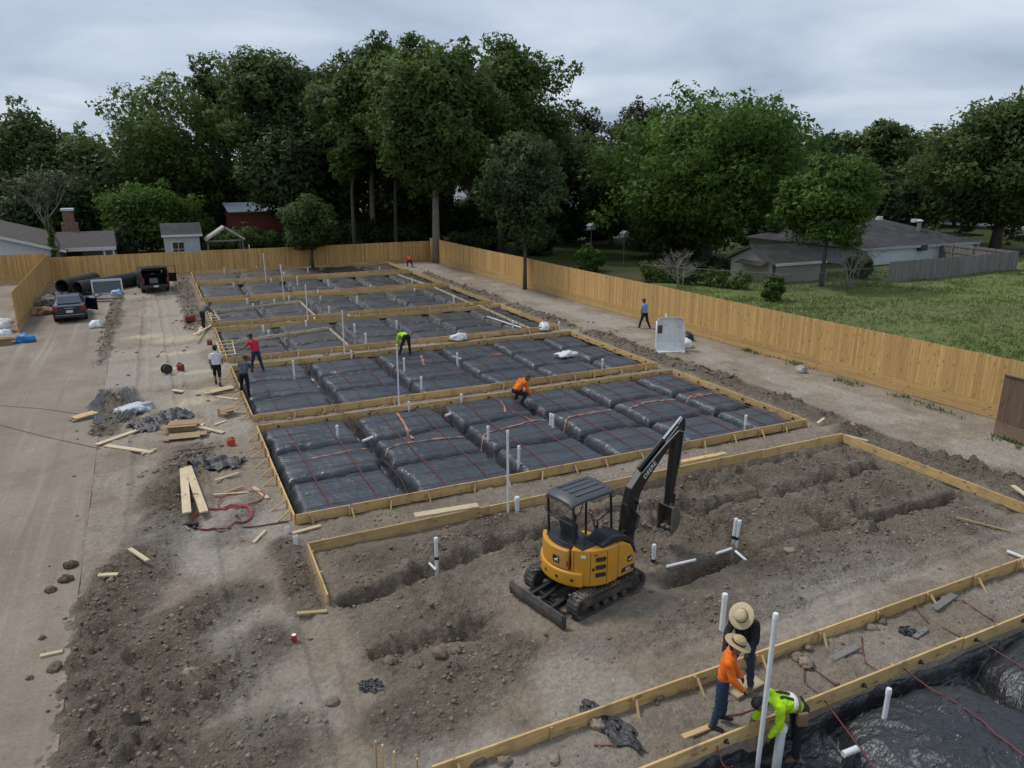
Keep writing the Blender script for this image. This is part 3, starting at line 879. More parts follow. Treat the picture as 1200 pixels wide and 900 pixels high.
# loose stakes at the unfinished near corner
for px, py, yt in ((441, 903, 868), (449, 906, 872), (462, 905, 880), (488, 902, 888)):
    x, y, _ = G(px, py); beam('stake', (x, y, -.1), (x + .01, y - .02, ztop(x, y, yt)), .045, .03, M_stake, f1, up=(1, 0, 0))
lab = {2: 'timber form boards around the glossy black pad strung with red cables next to the excavator',
       3: 'timber form boards around the black pad with a white bag lying on its sheeting',
       4: 'timber form boards with inner dividers around the pad behind the worker in lime green trousers braced apart',
       5: 'timber form boards with inner dividers around the pad beside the worker in grey',
       6: 'timber form boards around the pad beside the crouching worker in a red top',
       7: 'timber form boards around the reddish muddy pad closest to the back fence'}
lab[4] = 'timber form boards with inner dividers around the pad in front of the worker in red'
FT = {}
for k in range(2, 8):
    a, b = PADS[k]
    t = pad_thing(lab[k], k); FT[k] = t
    sp_ = 1.2 if k < 4 else 1.6
    form_run(t, (PX0, a), (PX1 + .15, a), out=(0, -1), spacing=sp_, lean=.22, zt=.29)
    form_run(t, (PX0, b), (PX1 + .1, b), out=(0, 1), spacing=sp_ * 1.6, kick=False, knobs=11 if k < 4 else 0, zt=.29)
    form_run(t, (PX0 - .02, a + .03), (PX0 - .02, b - .03), out=(-1, 0), spacing=.8 if k < 4 else 1.1, lean=.45, zt=.29)
    form_run(t, (PX1 + .02, a + .03), (PX1 + .02, b - .03), out=(1, 0), spacing=1.6, kick=k > 3, zt=.29, knobs=6 if k < 4 else 0)
def inner(k, pts, zt=.30, spacing=1.0, h=.14, out=(0, -1)):
    for p, q in zip(pts[:-1], pts[1:]):
        form_run(FT[k], p, q, zt=zt, h=h, out=out, spacing=spacing, kick=True, lean=.15, mat=M_new)
g2 = lambda px, py: G(px, py, .30)[:2]
inner(4, [g2(266, 400), g2(385, 383)]); inner(4, [g2(386, 384), g2(408, 404)], out=(1, 0), spacing=.6)
inner(4, [g2(560, 357), g2(622, 384)], out=(-1, 0), spacing=.9)
inner(5, [g2(250, 364), g2(352, 352)]); inner(5, [g2(352, 353), g2(369, 369)], out=(1, 0), spacing=.6)
inner(5, [g2(509, 336), g2(553, 355)], out=(-1, 0), spacing=.9)
inner(6, [g2(466, 321), g2(498, 332)], out=(-1, 0), spacing=1.4)
# ladder-like bracing of short boards at the left ends of two pads
for k, pts in ((4, ((254, 402), (272, 400), (276, 416), (260, 418))), (5, ((247, 366), (250, 365), (258, 376), (248, 377)))):
    q = [Vector(G(px, py, .28)) for px, py in pts]
    beam('brace', q[0], q[3], .05, .08, M_new, FT[k]); beam('brace', q[1], q[2], .05, .08, M_new, FT[k])
    for i in range(5):
        u = i / 4
        beam('brace', q[0].lerp(q[3], u) + Vector((-.15, 0, .05)), q[1].lerp(q[2], u) + Vector((.1, 0, .05)), .06, .05, M_new, FT[k])

# ================================================================== BLACK SHEETING OVER THE SOIL MOUNDS
CX = [PX0, 5.8, 9.2, 12.6, 15.55, 18.55, PX1]
def padz(k, cx, rows, deep, shallow, top, wr):
    a, b = (PADS[k] if k else (-2.0, P0Y))
    cx = np.array(cx); ry = np.array(rows)
    def zf(x, y):
        x = np.asarray(x, float); y = np.asarray(y, float)
        jx = x + .10 * fbm(y * .9, x * .3, 2, 100 + k) + .07 * fbm(x * 2, y * 2, 2, 104 + k)
        jy = y + .16 * fbm(x * .8, y * .3, 2, 101 + k) + .09 * fbm(x * 2, y * 2, 2, 105 + k)
        dcx = np.min(np.abs(jx[..., None] - cx), -1); dcy = np.min(np.abs(jy[..., None] - ry), -1)
        tx = np.clip((dcx - .13) / .27, 0, 1); ty = np.clip((dcy - .10) / .22, 0, 1)
        ex = np.clip(1 - (1 - tx) ** 2.6, 0, 1) ** .62; ey = np.clip(1 - (1 - ty) ** 2.6, 0, 1) ** .62
        dome = 1 - .07 * (np.clip(1 - dcx / 1.6, 0, 1) ** 2) - .06 * (np.clip(1 - dcy / 1.3, 0, 1) ** 2)
        z = -deep + (top + deep) * np.minimum(ex, 1 - (1 - ey) * shallow) * dome
        side = (1 - ex * ey)
        # pleats hanging down the sides, folds across the tops
        r1 = 1 - np.abs(fbm(x * .8 + .6 * fbm(x, y, 2, 7), y * 2.4, 2, 110 + k)) * 2
        r2 = 1 - np.abs(fbm(x * 2.6, y * 1.0 + .5 * fbm(y, x, 2, 9), 2, 120 + k)) * 2
        z = z + wr * (.045 * np.clip(r1, -.5, 1) ** 3 + .034 * np.clip(r2, -.5, 1) ** 3) * (.42 + .9 * np.clip(side, 0, 1))
        z = z + wr * .05 * fbm(x * .6, y * .6, 2, 130 + k)
        return z
    return zf
PADZ = {}
def sheet(k, cx, rows, mat, res, lbl, deep=.55, shallow=.92, top=.19, wr=1.0):
    t = thing('plastic_sheeting', lbl, 'plastic sheet', (cx[0], rows[0], 0), 0, 'black sheeting over the pads')
    zf = padz(k, cx, rows, deep, shallow, top, wr); PADZ[k] = zf
    for i in range(len(cx) - 1):
        for j in range(len(rows) - 1):
            nx_ = max(4, int((cx[i + 1] - cx[i]) / res)); ny_ = max(4, int((rows[j + 1] - rows[j]) / res))
            xs = np.linspace(cx[i] + (.03 if i == 0 else 0), cx[i + 1] - (.03 if i == len(cx) - 2 else 0), nx_)
            ys = np.linspace(rows[j] + (.03 if j == 0 else 0), rows[j + 1] - (.03 if j == len(rows) - 2 else 0), ny_)
            X, Y = np.meshgrid(xs, ys); Z = zf(X, Y)
            ii = (np.arange(ny_ - 1)[:, None] * nx_ + np.arange(nx_ - 1)[None, :]).ravel()
            npmesh('covered_mound', np.stack([X.ravel() - cx[0], Y.ravel() - rows[0], Z.ravel()], 1), np.stack([ii, ii + 1, ii + nx_ + 1, ii + nx_], 1), mat, t, smooth=True, local=Matrix.Identity(4))
    x0_, x1_, y0_, y1_ = cx[0] + .026, cx[-1] - .026, rows[0] + .026, rows[-1] - .026
    mb = MB(); ring = []
    for (ax, ay), (bx, by) in (((x0_, y0_), (x1_, y0_)), ((x1_, y0_), (x1_, y1_)), ((x1_, y1_), (x0_, y1_)), ((x0_, y1_), (x0_, y0_))):
        n_ = 40
        for i in range(n_): ring.append((ax + (bx - ax) * i / n_, ay + (by - ay) * i / n_))
    m_ = len(ring)
    vs = [(x - cx[0], y - rows[0], .03 + .05 * math.sin(i * 1.3) * math.sin(i * .37)) for i, (x, y) in enumerate(ring)] + [(x - cx[0], y - rows[0], -.75) for x, y in ring]
    mb.add(vs, [(i, (i + 1) % m_, m_ + (i + 1) % m_, m_ + i) for i in range(m_)])
    mb.build('edge_skirt', M_black, t, local=Matrix.Identity(4), fixn=False)
    return t
def rows_(k, n=3):
    a, b = PADS[k]
    return [a + (b - a) * i / n for i in range(n + 1)]
sheet(2, CX, rows_(2), M_poly, .05, 'taut black sheeting over soil mounds, crossed by red cables beside the excavator')
sheet(3, CX, rows_(3), M_poly, .075, 'black sheeting over soil mounds with a white bag and the lime vest worker on it', top=.14)
sheet(4, [PX0, 5.8, 9.2, 12.4, 15.2, 18.2, PX1], rows_(4), M_poly2, .10, 'dusty black sheeting in the pad behind the lime vest worker', deep=.38, top=.10)
sheet(5, [PX0, 5.8, 9.2, 12.4, 15.2, 18.2, PX1], rows_(5), M_poly2, .12, 'dusty black sheeting in the pad beside the worker in grey', deep=.38, top=.10)
sheet(6, [PX0, 5.8, 9.2, 12.4, 15.2, 18.2, PX1], rows_(6), M_poly2, .14, 'dusty black sheeting in the pad beside the crouching worker in a red top', deep=.36, top=.10)
sheet(7, [PX0, 6.4, 10.2, 14.0, 17.4, PX1], rows_(7, 2), M_poly3, .15, 'muddy reddish black sheeting in the pad closest to the back fence', deep=.34, top=.08)
# the pit in the foreground: one big mound and a smaller one under loose, glossy sheeting
def p0z(x, y):
    x = np.asarray(x, float); y = np.asarray(y, float)
    jx = x + .25 * fbm(x * .7, y * .7, 3, 140); jy = y + .22 * fbm(x * .7 + 5, y * .7, 3, 141)
    z = np.full_like(x, -.52)
    for (cx_, cy_, rx, ry, h) in ((11.0, 5.72, 1.92, 1.55, .80), (8.05, 5.35, 1.12, 1.30, .70), (14.95, 5.72, 1.95, 1.55, .82), (5.2, 5.3, 1.4, 1.4, .7), (11.0, 2.4, 1.8, 1.5, .8), (8.0, 2.3, 1.2, 1.4, .7), (14.8, 2.4, 1.8, 1.5, .8)):
        q = ((np.abs(jx - cx_) / rx) ** 2.9 + (np.abs(jy - cy_) / ry) ** 2.9) ** (1 / 2.9)
        z = np.maximum(z, -.52 + h * np.sqrt(np.clip(1 - np.clip(q, 0, 1) ** 4.0, 0, 1)) * (1 - .14 * q * q))
    th = np.arctan2(jy - 5.6, jx - 11.0); rr = np.hypot(x - 11.0, y - 5.6)
    r1 = 1 - np.abs(fbm(th * 4.6 + .3 * rr, rr * .6, 3, 142)) * 2.2
    r2 = 1 - np.abs(fbm(x * 2.2 + .8 * fbm(x, y, 2, 7), y * 1.6, 3, 143)) * 2.2
    lowk = 1 - sst(-.5, .1, z)
    z = z + (.05 + .05 * lowk) * np.clip(r1, -.4, 1) ** 3 + (.03 + .07 * lowk) * np.clip(r2, -.4, 1) ** 3 + (.006 + .03 * lowk) * fbm(x * 3, y * 3, 3, 144)
    up = sst(P0Y - .20, P0Y - .04, y + .14 * fbm(x * 1.6, y, 3, 145)); z = z * (1 - up) + up * (-.06 + .12 * fbm(x * 1.4, y * 1.2, 3, 146))
    return z
PADZ[0] = p0z
t0 = thing('plastic_sheeting', 'loose glossy black sheeting filling the pit where the lime green worker bends', 'plastic sheet', (5.2, 0, 0), 0, 'black sheeting over the pads')
for xa, xb in ((6.45, 9.7), (9.7, 12.9), (12.9, 17.5)):
    xs = np.linspace(xa, xb, int((xb - xa) / .04)); ys = np.linspace(1.0, P0Y - .03, 150)
    X, Y = np.meshgrid(xs, ys); Z = p0z(X, Y); n_ = len(xs)
    ii = (np.arange(len(ys) - 1)[:, None] * n_ + np.arange(n_ - 1)[None, :]).ravel()
    npmesh('covered_mound', np.stack([X.ravel() - 5.2, Y.ravel(), Z.ravel()], 1), np.stack([ii, ii + 1, ii + n_ + 1, ii + n_], 1), M_polyN, t0, smooth=True, local=Matrix.Identity(4))

# ================================================================== RED CABLES
M_cable = plain('red_cable_sheath', (.165, .034, .028), .5, .25, 4)
M_cableo = plain('rusty_red_cable', (.135, .050, .038), .6, .3, 4)
M_ribbon = plain('orange_tape', (.50, .19, .115), .5, .15, 5, dirt=(.3, .22, .17, .5))
def cable(k, p0, p1, lbl, grp, r=.011, mat=None, sag=.0, lift=.03):
    zf = PADZ[k]; n = 40
    u = np.linspace(0, 1, n)
    x = p0[0] + (p1[0] - p0[0]) * u; y = p0[1] + (p1[1] - p0[1]) * u
    z = zf(x, y) if k is not None else x * 0
    m = z.copy()
    for s_ in range(-4, 5):
        m = np.maximum(m, np.roll(z, s_) if abs(s_) < n else z)
    m[0] = m[-1] = .13
    for _ in range(4): m[1:-1] = (m[:-2] + m[1:-1] * 2 + m[2:]) / 4
    m = np.maximum(m, z) + lift
    m[0] = m[-1] = .16
    nx_ = -(p1[1] - p0[1]); ny_ = p1[0] - p0[0]; L = math.hypot(nx_, ny_)
    wv = .05 * fbm(u * 6 + p0[0] * 3, u * 0 + p0[1], 2, 150) * np.sin(u * math.pi)
    path = [(x[i] + wv[i] * nx_ / L, y[i] + wv[i] * ny_ / L, m[i]) for i in range(n)]
    mb = MB().tube([(p[0] - path[0][0], p[1] - path[0][1], p[2]) for p in path], r, 5)
    o = mb.build('tension_cable', mat or M_cable, None, smooth='all', local=Matrix.Translation((path[0][0], path[0][1], 0)))
    return tag(o, lbl, 'cable', grp)
for k, ncol, grp in ((2, 2, 'red cables over the pad beside the excavator'), (3, 2, 'red cables over the pad with the white bag')):
    a, b = PADS[k]
    where = 'taut black pad beside the excavator' if k == 2 else 'black pad with the white bag on it'
    for i in range(len(CX) - 1):
        for j in range(ncol):
            x = CX[i] + (CX[i + 1] - CX[i]) * (j + .75) / (ncol + .5)
            cable(k, (x, a + .03), (x + random.uniform(-.1, .1), b - .03), 'red cable running front to back over the ' + where, grp + ', front to back', .016 if k == 2 else .014)
        if 0 < i:
            for s_ in (-.07, .08):
                cable(k, (CX[i] + s_, a + .03), (CX[i] + s_ + .05, b - .03), 'red cable running front to back over the ' + where, grp + ', front to back', .013, M_cableo, lift=.06)
    rr = rows_(k)
    for i in range(3):
        for j in range(3 if k == 2 else 2):
            y = rr[i] + (rr[i + 1] - rr[i]) * (j + .5) / (3 if k == 2 else 2)
            cable(k, (PX0 + .05, y), (PX1 - .05, y + random.uniform(-.1, .1)), 'thin red cable running crosswise over the ' + where, grp + ', crosswise', .009, M_cableo)
for i, (ax, ay, bx, by) in enumerate(((943, 803, 1030, 905), (1058, 783, 1205, 896), (1150, 752, 1215, 790), (835, 868, 858, 905))):
    A = G(ax, ay, .13); B = G(bx, by, .22 if i in (0, 1, 2) else 0)
    lbs = ['red cable running from the form board past the short white pipe in the pit', 'long red cable crossing the large covered mound in the pit',
           'red cable above the dark corner of the foreground pit', 'red cable hanging from the form board beside the tall white pipe']
    A = (A[0], P0Y - .02, .13)
    dirx = (B[0] - A[0]) / (B[1] - A[1])
    Bx = (A[0] + dirx * (1.2 - A[1]), 1.2) if i < 3 else (B[0], B[1])
    mb = MB()
    pts = []
    for u in np.linspace(0, 1, 24):
        x = A[0] + (Bx[0] - A[0]) * u; y = A[1] + (Bx[1] - A[1]) * u
        zz_ = max(.13 + .10 * math.sin(u * 3.1) * (1 if i < 3 else -2), float(p0z(np.array([x]), np.array([y]))[0]) + .02)
        pts.append((x - A[0], y - A[1], zz_))
    tag(mb.tube(pts, .012, 6).build('tension_cable', M_cable, None, smooth='all', local=Matrix.Translation((A[0], A[1], 0))), lbs[i], 'cable')
# orange tape strips lying on the mounds
def ribbon(k, pix, wid, lbl, grp):
    zf = PADZ[k]
    pts = [Vector(G(px, py, .14)) for px, py in pix]
    P = []
    for p, q in zip(pts[:-1], pts[1:]):
        n = max(3, int((q - p).length / .12))
        for i in range(n): P.append(p.lerp(q, i / n))
    P.append(pts[-1])
    v = []; f = []
    for i, p in enumerate(P):
        d = (P[min(i + 1, len(P) - 1)] - P[max(0, i - 1)]); d.z = 0; d.normalize()
        nrm = Vector((-d.y, d.x, 0))
        for s_ in (-1, 1):
            q = p + nrm * (s_ * wid * .62 / 2 * (1 + .3 * math.sin(i * .9)))
            v.append((q.x, q.y, float(zf(np.array([q.x]), np.array([q.y]))[0]) + .034 + .006 * math.sin(i * 1.7 + s_)))
    for i in range(len(P) - 1): f.append((2 * i, 2 * i + 1, 2 * i + 3, 2 * i + 2))
    o0 = v[0]
    mb = MB().add([(a - o0[0], b - o0[1], c) for a, b, c in v], f)
    return tag(mb.build('tape_strip', M_ribbon, None, smooth='all', local=Matrix.Translation((o0[0], o0[1], 0)), fixn=False), lbl, 'tape', grp)
GR = 'orange tape strips on the sheeting'
for k, pix, wd, lb in ((2, ((465, 486), (475, 502), (484, 516)), .13, 'short orange tape strip running up a black mound behind the tall white pipe'),
                   (2, ((451, 528), (470, 522), (500, 518), (544, 513)), .09, 'long orange tape strip across a black mound left of the worker in orange'),
                   (2, ((560, 518), (572, 508), (600, 502), (625, 496), (645, 494)), .10, 'long curved orange tape strip in front of the crouching worker in orange'),
                   (2, ((600, 483), (612, 490), (624, 497)), .09, 'orange tape strip crossing the black mound beside the paired short pipes'),
                   (2, ((586, 472), (591, 478), (592, 485)), .10, 'short orange tape scrap at the feet of the worker in orange'),
                   (2, ((654, 499), (668, 491), (690, 486), (716, 481)), .11, 'long orange tape strip across the mound right of the paired pipes'),
                   (2, ((737, 480), (755, 474), (790, 470), (822, 464)), .10, 'orange tape strip across the mound behind the excavator boom'),
                   (2, ((812, 468), (830, 464), (848, 461)), .09, 'orange tape strip on the narrow right-hand row of mounds'),
                   (2, ((365, 540), (400, 533), (437, 525)), .06, 'faded tape strip across the mound with the lone short pipe'),
                   (3, ((493, 417), (496, 424), (497, 429)), .14, 'orange tape bundle beside the worker in lime green trousers braced apart'),
                   (3, ((386, 441), (415, 437), (448, 433)), .06, 'faded tape strip over a black mound in front of the worker in a red shirt'),
                   (3, ((545, 420), (570, 415), (590, 413)), .06, 'faded tape strip over a black mound left of the white bag')):
    if 'braced' in lb: lb = 'orange tape bundle beside the bending worker in a lime vest'
    ribbon(k, pix, wd, lb, GR)

# ================================================================== WHITE PIPES
def pipe(pb, yt, rad, lbl, zb=.10, grp=None, lean=(0, 0), cap=True, collar=False, sink=.3, foot=None):
    x, y, _ = G(pb[0], pb[1], zb)
    h = ztop(x, y, yt) - zb
    t = thing('plumbing_pipe', lbl, 'pipe', (x, y, zb), 0, grp)
    top = (lean[0] * h, lean[1] * h, h)
    mb = MB().tube([(0, 0, -sink), (0, 0, 0), top], rad, 12)
    mb.build('tube', M_pvc, t, smooth='x')
    if cap:
        MB().lathe([(rad * 1.16, -.09), (rad * 1.16, 0.0), (rad * .95, .022), (0, .03)], 12, top).build('cap', M_pvc, t, smooth='x')
    if collar:
        MB().lathe([(rad * 1.0, h * .35), (rad * 1.3, h * .35), (rad * 1.3, h * .35 + .07), (rad * 1.0, h * .35 + .07)], 12).build('collar', M_black, t, smooth='x')
    return t
GT = 'tall white pipes standing in the pads'; GS = 'short white pipe stubs rising through the sheeting'
for pb, yt, rad, lb, zb in (((468, 482), 404, .030, 'tall thin white pipe in the strip beside the pad with the lime vest worker', .05),
                            ((404, 420), 364, .032, 'tall thin white pipe in front of the pad with the inner timber dividers', .05),
                            ((361, 379), 334, .034, 'tall white pipe behind the inner timber divider beside the worker in grey', .05),
                            ((333, 352), 312, .036, 'tall white pipe between the two pads behind the worker in grey', .05),
                            ((312, 331), 297, .038, 'tall white pipe one pad short of the back fence', .05),
                            ((295, 316), 287, .038, 'tall white pipe nearest the back fence, top above the pickets', .05),
                            ((595.5, 602), 505, .034, 'tall thin white pipe by the form boards left of the excavator', .0),
                            ):
    pipe(pb, yt, rad, lb, zb, GT, (random.uniform(-.02, .01), 0))
pipe((887.5, 900), 724, .040, 'tall white pipe rising from the pit beside the lime green worker', -.35, GT, (.03, .02))
pipe((606, 599), 583, .065, 'thick capped white pipe stub at the form board behind the excavator', .0, GS)
pipe((911, 889), 851, .075, 'thick capped white pipe at the feet of the lime green worker', -.2, GS, (.03, .0))
pipe((1036, 843), 808, .042, 'slim white pipe stub on the large glossy mound in the pit', .15, GS)
pipe((845.5, 739), 698, .055, 'white pipe stub in the dirt behind the worker in a dark shirt', .0, GS, (.04, .03))
pipe((512, 668), 631, .045, 'white pipe stub with a side branch in the open trench left of the excavator', -.1, GS, collar=True)
pipe((765, 668), 639, .045, 'white pipe stub with black collars beside the excavator track', -.15, GS, collar=True)
pipe((858, 642), 609, .045, 'left one of two joined white pipe stubs in the dirt pad', -.1, GS, (.06, 0), collar=True)
pipe((862, 643), 611, .045, 'right one of two joined white pipe stubs in the dirt pad', -.1, GS, (.06, 0), collar=True)
stubs = {2: ((396, 514, 499), (541, 472, 462), (479.5, 481, 471), (572, 517, 500), (608, 546, 523), (645, 500, 485), (648, 502, 486), (873, 502, 487)),
         3: ((345, 442, 423), (474, 436, 420), (494, 456, 442), (412, 419, 411), (536, 426, 414), (706, 429, 421)),
         4: ((416, 392, 380), (429, 404, 391), (465, 384, 376), (601, 385, 376), (655, 384, 377), (309, 390, 382), (315, 393, 387), (369, 378, 372), (359, 384, 376)),
         5: ((409, 375, 369), (386, 367, 359), (290, 357, 350), (297, 362, 356), (376, 353, 347), (419, 356, 347), (322, 357, 351), (339, 353, 347), (532, 355, 347), (486, 342, 338)),
         6: ((373, 347, 340), (274, 337, 332), (349, 335, 324), (385, 336, 328), (333, 325, 319), (483, 333, 326), (318, 331, 327)),
         7: ((263.5, 322, 314), (301, 316, 312), (361, 319, 314), (445, 317, 313), (329, 317, 310))}
sl_ = {2: 'short white pipe stub rising through the pad crossed by red cables beside the excavator', 3: 'short white pipe stub in the pad with the white bag on its sheeting',
       4: 'short white pipe stub in the dusty pad behind the lime vest worker', 5: 'short white pipe stub in the dusty pad beside the worker in grey',
       6: 'short white pipe stub in the pad beside the crouching worker in red', 7: 'short white pipe stub in the muddy pad closest to the back fence'}
for k, L_ in stubs.items():
    for px, pyb, pyt in L_:
        pipe((px, pyb), pyt, .045 if k < 4 else .055, sl_[k], .12 if k < 4 else .05, GS + ' of pad %d' % k if False else 'white pipe stubs of one pad, ' + ['', '', 'red cables', 'white bag', 'lime vest', 'grey worker', 'red crouching worker', 'back fence'][k])
def lying(p, q, rad, lbl, za=.03, zb=.03):
    a = Vector(G(*p, za)); b = Vector(G(*q, zb)); d = b - a
    o = MB().tube([(0, 0, 0), d * .5, d], rad, 10).build('loose_pipe', M_pvc, None, smooth='x', local=Matrix.Translation(a))
    return tag(o, lbl, 'pipe', 'white pipes lying on the ground')
lying((781, 664), (815, 656), .035, 'white pipe lying beside the trench to the right of the excavator', .07, .09)
lying((839, 649), (857, 643), .035, 'white pipe running to the two joined stubs in the dirt pad', .08, .06)
lying((862, 646), (877, 659), .035, 'bent white pipe end leaving the two joined stubs', .08, .04)
lying((1180, 646), (1206, 656), .045, 'white pipe lying against the right end of the near form board', .10, .06)
lying((988, 884), (1005, 877), .055, 'white pipe stub lying on the glossy sheeting in the pit', .0, .02)
lying((503, 660), (511, 668), .030, 'small white branch pipe beside the stub in the left trench', .02, -.05)
lying((672, 372), (712, 366), .03, 'long white pipe resting on the inner form of the dusty pad') if False else lying((571, 371), (611, 384), .04, 'long white pipe resting in the dusty pad behind the white bags', .12, .12)
lying((425, 517), (437, 512), .05, 'white pipe offcut lying across the trench of the taut black pad', .12, .14)
lying((522, 487), (528, 485), .05, 'white pipe offcut at the foot of the form board left of the orange worker', .1, .1)
# ================================================================== FENCES
PK = {}
def picket_mesh(w, h, th, mat, ear=True):
    key = (w, h, th, mat.name)
    if key in PK: return PK[key]
    e = .022 if ear else .002
    poly = [(-w / 2, 0), (w / 2, 0), (w / 2, h - e), (w / 2 - e, h), (-w / 2 + e, h), (-w / 2, h - e)]
    mb = MB().prism(poly, -th / 2, th / 2, 'y')
    me = bpy.data.meshes.new('picket'); me.from_pydata(mb.v, [], mb.f); me.materials.append(mat)
    bm = bmesh.new(); bm.from_mesh(me); bmesh.ops.recalc_face_normals(bm, faces=bm.faces); bm.to_mesh(me); bm.free()
    PK[key] = me
    return me
def fence(lbl, p0, p1, hp=1.83, kick=(.28, .28), pw=.14, mat=None, kmat=None, side=1, single=300, z0=0.0, cap=False, group=None, gaps=True, thick=.017):
    mat = mat or M_picket
    """pickets on the side 'side' (left of p0->p1 when +1), rails and posts behind, kickboards below"""
    p0 = Vector((*p0, z0)); p1 = Vector((*p1, z0)); L = (p1 - p0).length; d = (p1 - p0) / L
    n = Vector((-d.y, d.x, 0)) * side
    rz = math.atan2(d.y, d.x)
    t = thing('cedar_fence' if mat is M_picket else 'board_fence', lbl, 'fence', p0, 0, group)
    zk = sum(kick)
    np_ = int(L / pw)
    rot = Matrix.Rotation(rz, 4, 'Z')
    me = picket_mesh(pw - .004, hp, thick, mat)
    stuff = MB()
    for i in range(np_):
        c = p0 + d * ((i + .5) * pw) + n * (.022 + random.uniform(-.003, .003))
        zb = zk + .012 * math.sin(i * .05) + random.uniform(-.008, .008)
        tl = random.uniform(-.004, .004)
        if i < single:
            o = bpy.data.objects.new('picket', me)
            link(o, t, world=Matrix.Translation((c.x, c.y, z0 + zb)) @ rot @ Matrix.Rotation(tl, 4, 'Y'))
        else:
            e = .02; w_ = pw - .006
            b = len(stuff.v)
            off = random.uniform(-.003, .003)
            for yy in (-thick / 2, thick / 2):
                for u, v_ in ((-w_ / 2, 0), (w_ / 2, 0), (w_ / 2, hp - e), (w_ / 2 - e, hp), (-w_ / 2 + e, hp), (-w_ / 2, hp - e)):
                    q = c + d * u + n * (yy + off)
                    stuff.v.append((q.x - p0.x, q.y - p0.y, zb + v_))
            stuff.f += [tuple(b + k for k in range(6)), tuple(b + 6 + k for k in reversed(range(6)))] + [(b + k, b + 6 + k, b + 6 + (k + 1) % 6, b + (k + 1) % 6) for k in range(6)]
    if stuff.v:
        stuff.m = [0] * len(stuff.f)
        o = stuff.build('picket_row', M_rowmat[mat.name], t); o['kind'] = 'stuff'
    # kickboards in lengths
    z = 0
    for h_ in kick:
        a = 0
        while a < L - .05:
            b = min(L, a + 4.88)
            q0 = p0 + d * (a + .004) + n * .034; q1 = p0 + d * (b - .004) + n * .034
            beam('kickboard', (q0.x, q0.y, z0 + z + h_ / 2 + WOB() * .5), (q1.x, q1.y, z0 + z + h_ / 2 + WOB() * .5), .038, h_ - .006, kmat or M_kick, t)
            a = b
        z += h_
    a = 0.06
    while a < L:
        q = p0 + d * a - n * .05
        beam('post', (q.x, q.y, z0 - .3), (q.x, q.y, z0 + zk + hp - .06), .09, .09, kmat or M_kick, t, up=(d.x, d.y, 0))
        a += 2.44
    for zr in (zk + .25, zk + hp * .55, zk + hp - .2):
        a = 0
        while a < L - .1:
            b = min(L, a + 4.88)
            q0 = p0 + d * a - n * .006; q1 = p0 + d * b - n * .006
            q0 -= n * .016; q1 -= n * .016
            beam('rail', (q0.x, q0.y, z0 + zr), (q1.x, q1.y, z0 + zr), .036, .085, kmat or M_kick, t)
            a = b
    if cap:
        q0 = p0 + n * .01; q1 = p1 + n * .01
        beam('cap_rail', (q0.x, q0.y, z0 + zk + hp + .022), (q1.x, q1.y, z0 + zk + hp + .022), .15, .04, kmat or M_kick, t)
    return t
# joined pickets: random tone per picket comes from a noise along the run
def rowmat(name, lo, hi, pw):
    t = NT(name)
    v = t.co('Object')
    s = t.n('ShaderNodeSeparateXYZ'); t.l(v, s.inputs[0])
    q = t.math('FLOOR', t.math('DIVIDE', t.math('ADD', s.outputs[0], t.math('MULTIPLY', s.outputs[1], 1.0)), pw))
    wn_ = t.n('ShaderNodeTexWhiteNoise'); wn_.noise_dimensions = '1D'; t.l(q, wn_.inputs['W'])
    g = t.noise(t.co('Object', (5, 5, .5)), 2.5, 5, .6, .4)
    c = t.ramp(g, [(.3, lo), (.7, hi)])
    k = t.math('ADD', t.math('MULTIPLY', wn_.outputs[0], .42), .78)
    cb = t.n('ShaderNodeCombineColor'); [t.l(k, cb.inputs[i]) for i in range(3)]
    c = t.mix(1.0, c, cb.outputs[0], 'MULTIPLY')
    t.col(c); t.rough(.8)
    return t.m
M_rowmat = {M_picket.name: rowmat('cedar_picket_row', (.455, .265, .09), (.63, .40, .15), .14), M_greyp.name: rowmat('grey_picket_row', (.13, .117, .108), (.25, .23, .21), .14), M_brownp.name: M_brownp}
GF = 'new cedar fences around the site'
fence('long new cedar fence with kickboards between the site and the grass field', FR0, FR1, 1.80, (.28, .28), side=1, group=GF)
fence('new cedar fence across the back of the site below the tall trees', (25.72, 74.35), FB0, 1.83, (.22,), side=1, single=0, group=GF)
fence('short new cedar fence beside the parked sedan and the big pipes', FB0, (-7.95, 50.2), 1.83, (.28, .28), side=1, single=0, group=GF)
fence('new cedar fence in front of the house with the brick chimney', (-8.6, 73.62), (-26, 73.2), 1.83, (.28, .28), side=1, single=0, group=GF)
fence('dark weathered board fence with a cap rail at the right edge of the site', (26.25, 15.0), (25.6, 7.0), 1.72, (.26, .26), mat=M_brownp, kmat=M_brownk, side=-1, cap=True)
fence('grey weathered picket fence in front of the white house', G(1040, 333)[:2], G(1190, 318)[:2], 1.85, (), mat=M_greyp, kmat=M_greyp, side=-1, single=0)
fence('end of the grey weathered fence turning back to the house', G(1190, 318)[:2], (G(1190, 318)[0] + 1.5, G(1190, 318)[1] + 9), 1.85, (), mat=M_greyp, kmat=M_greyp, side=-1, single=0)
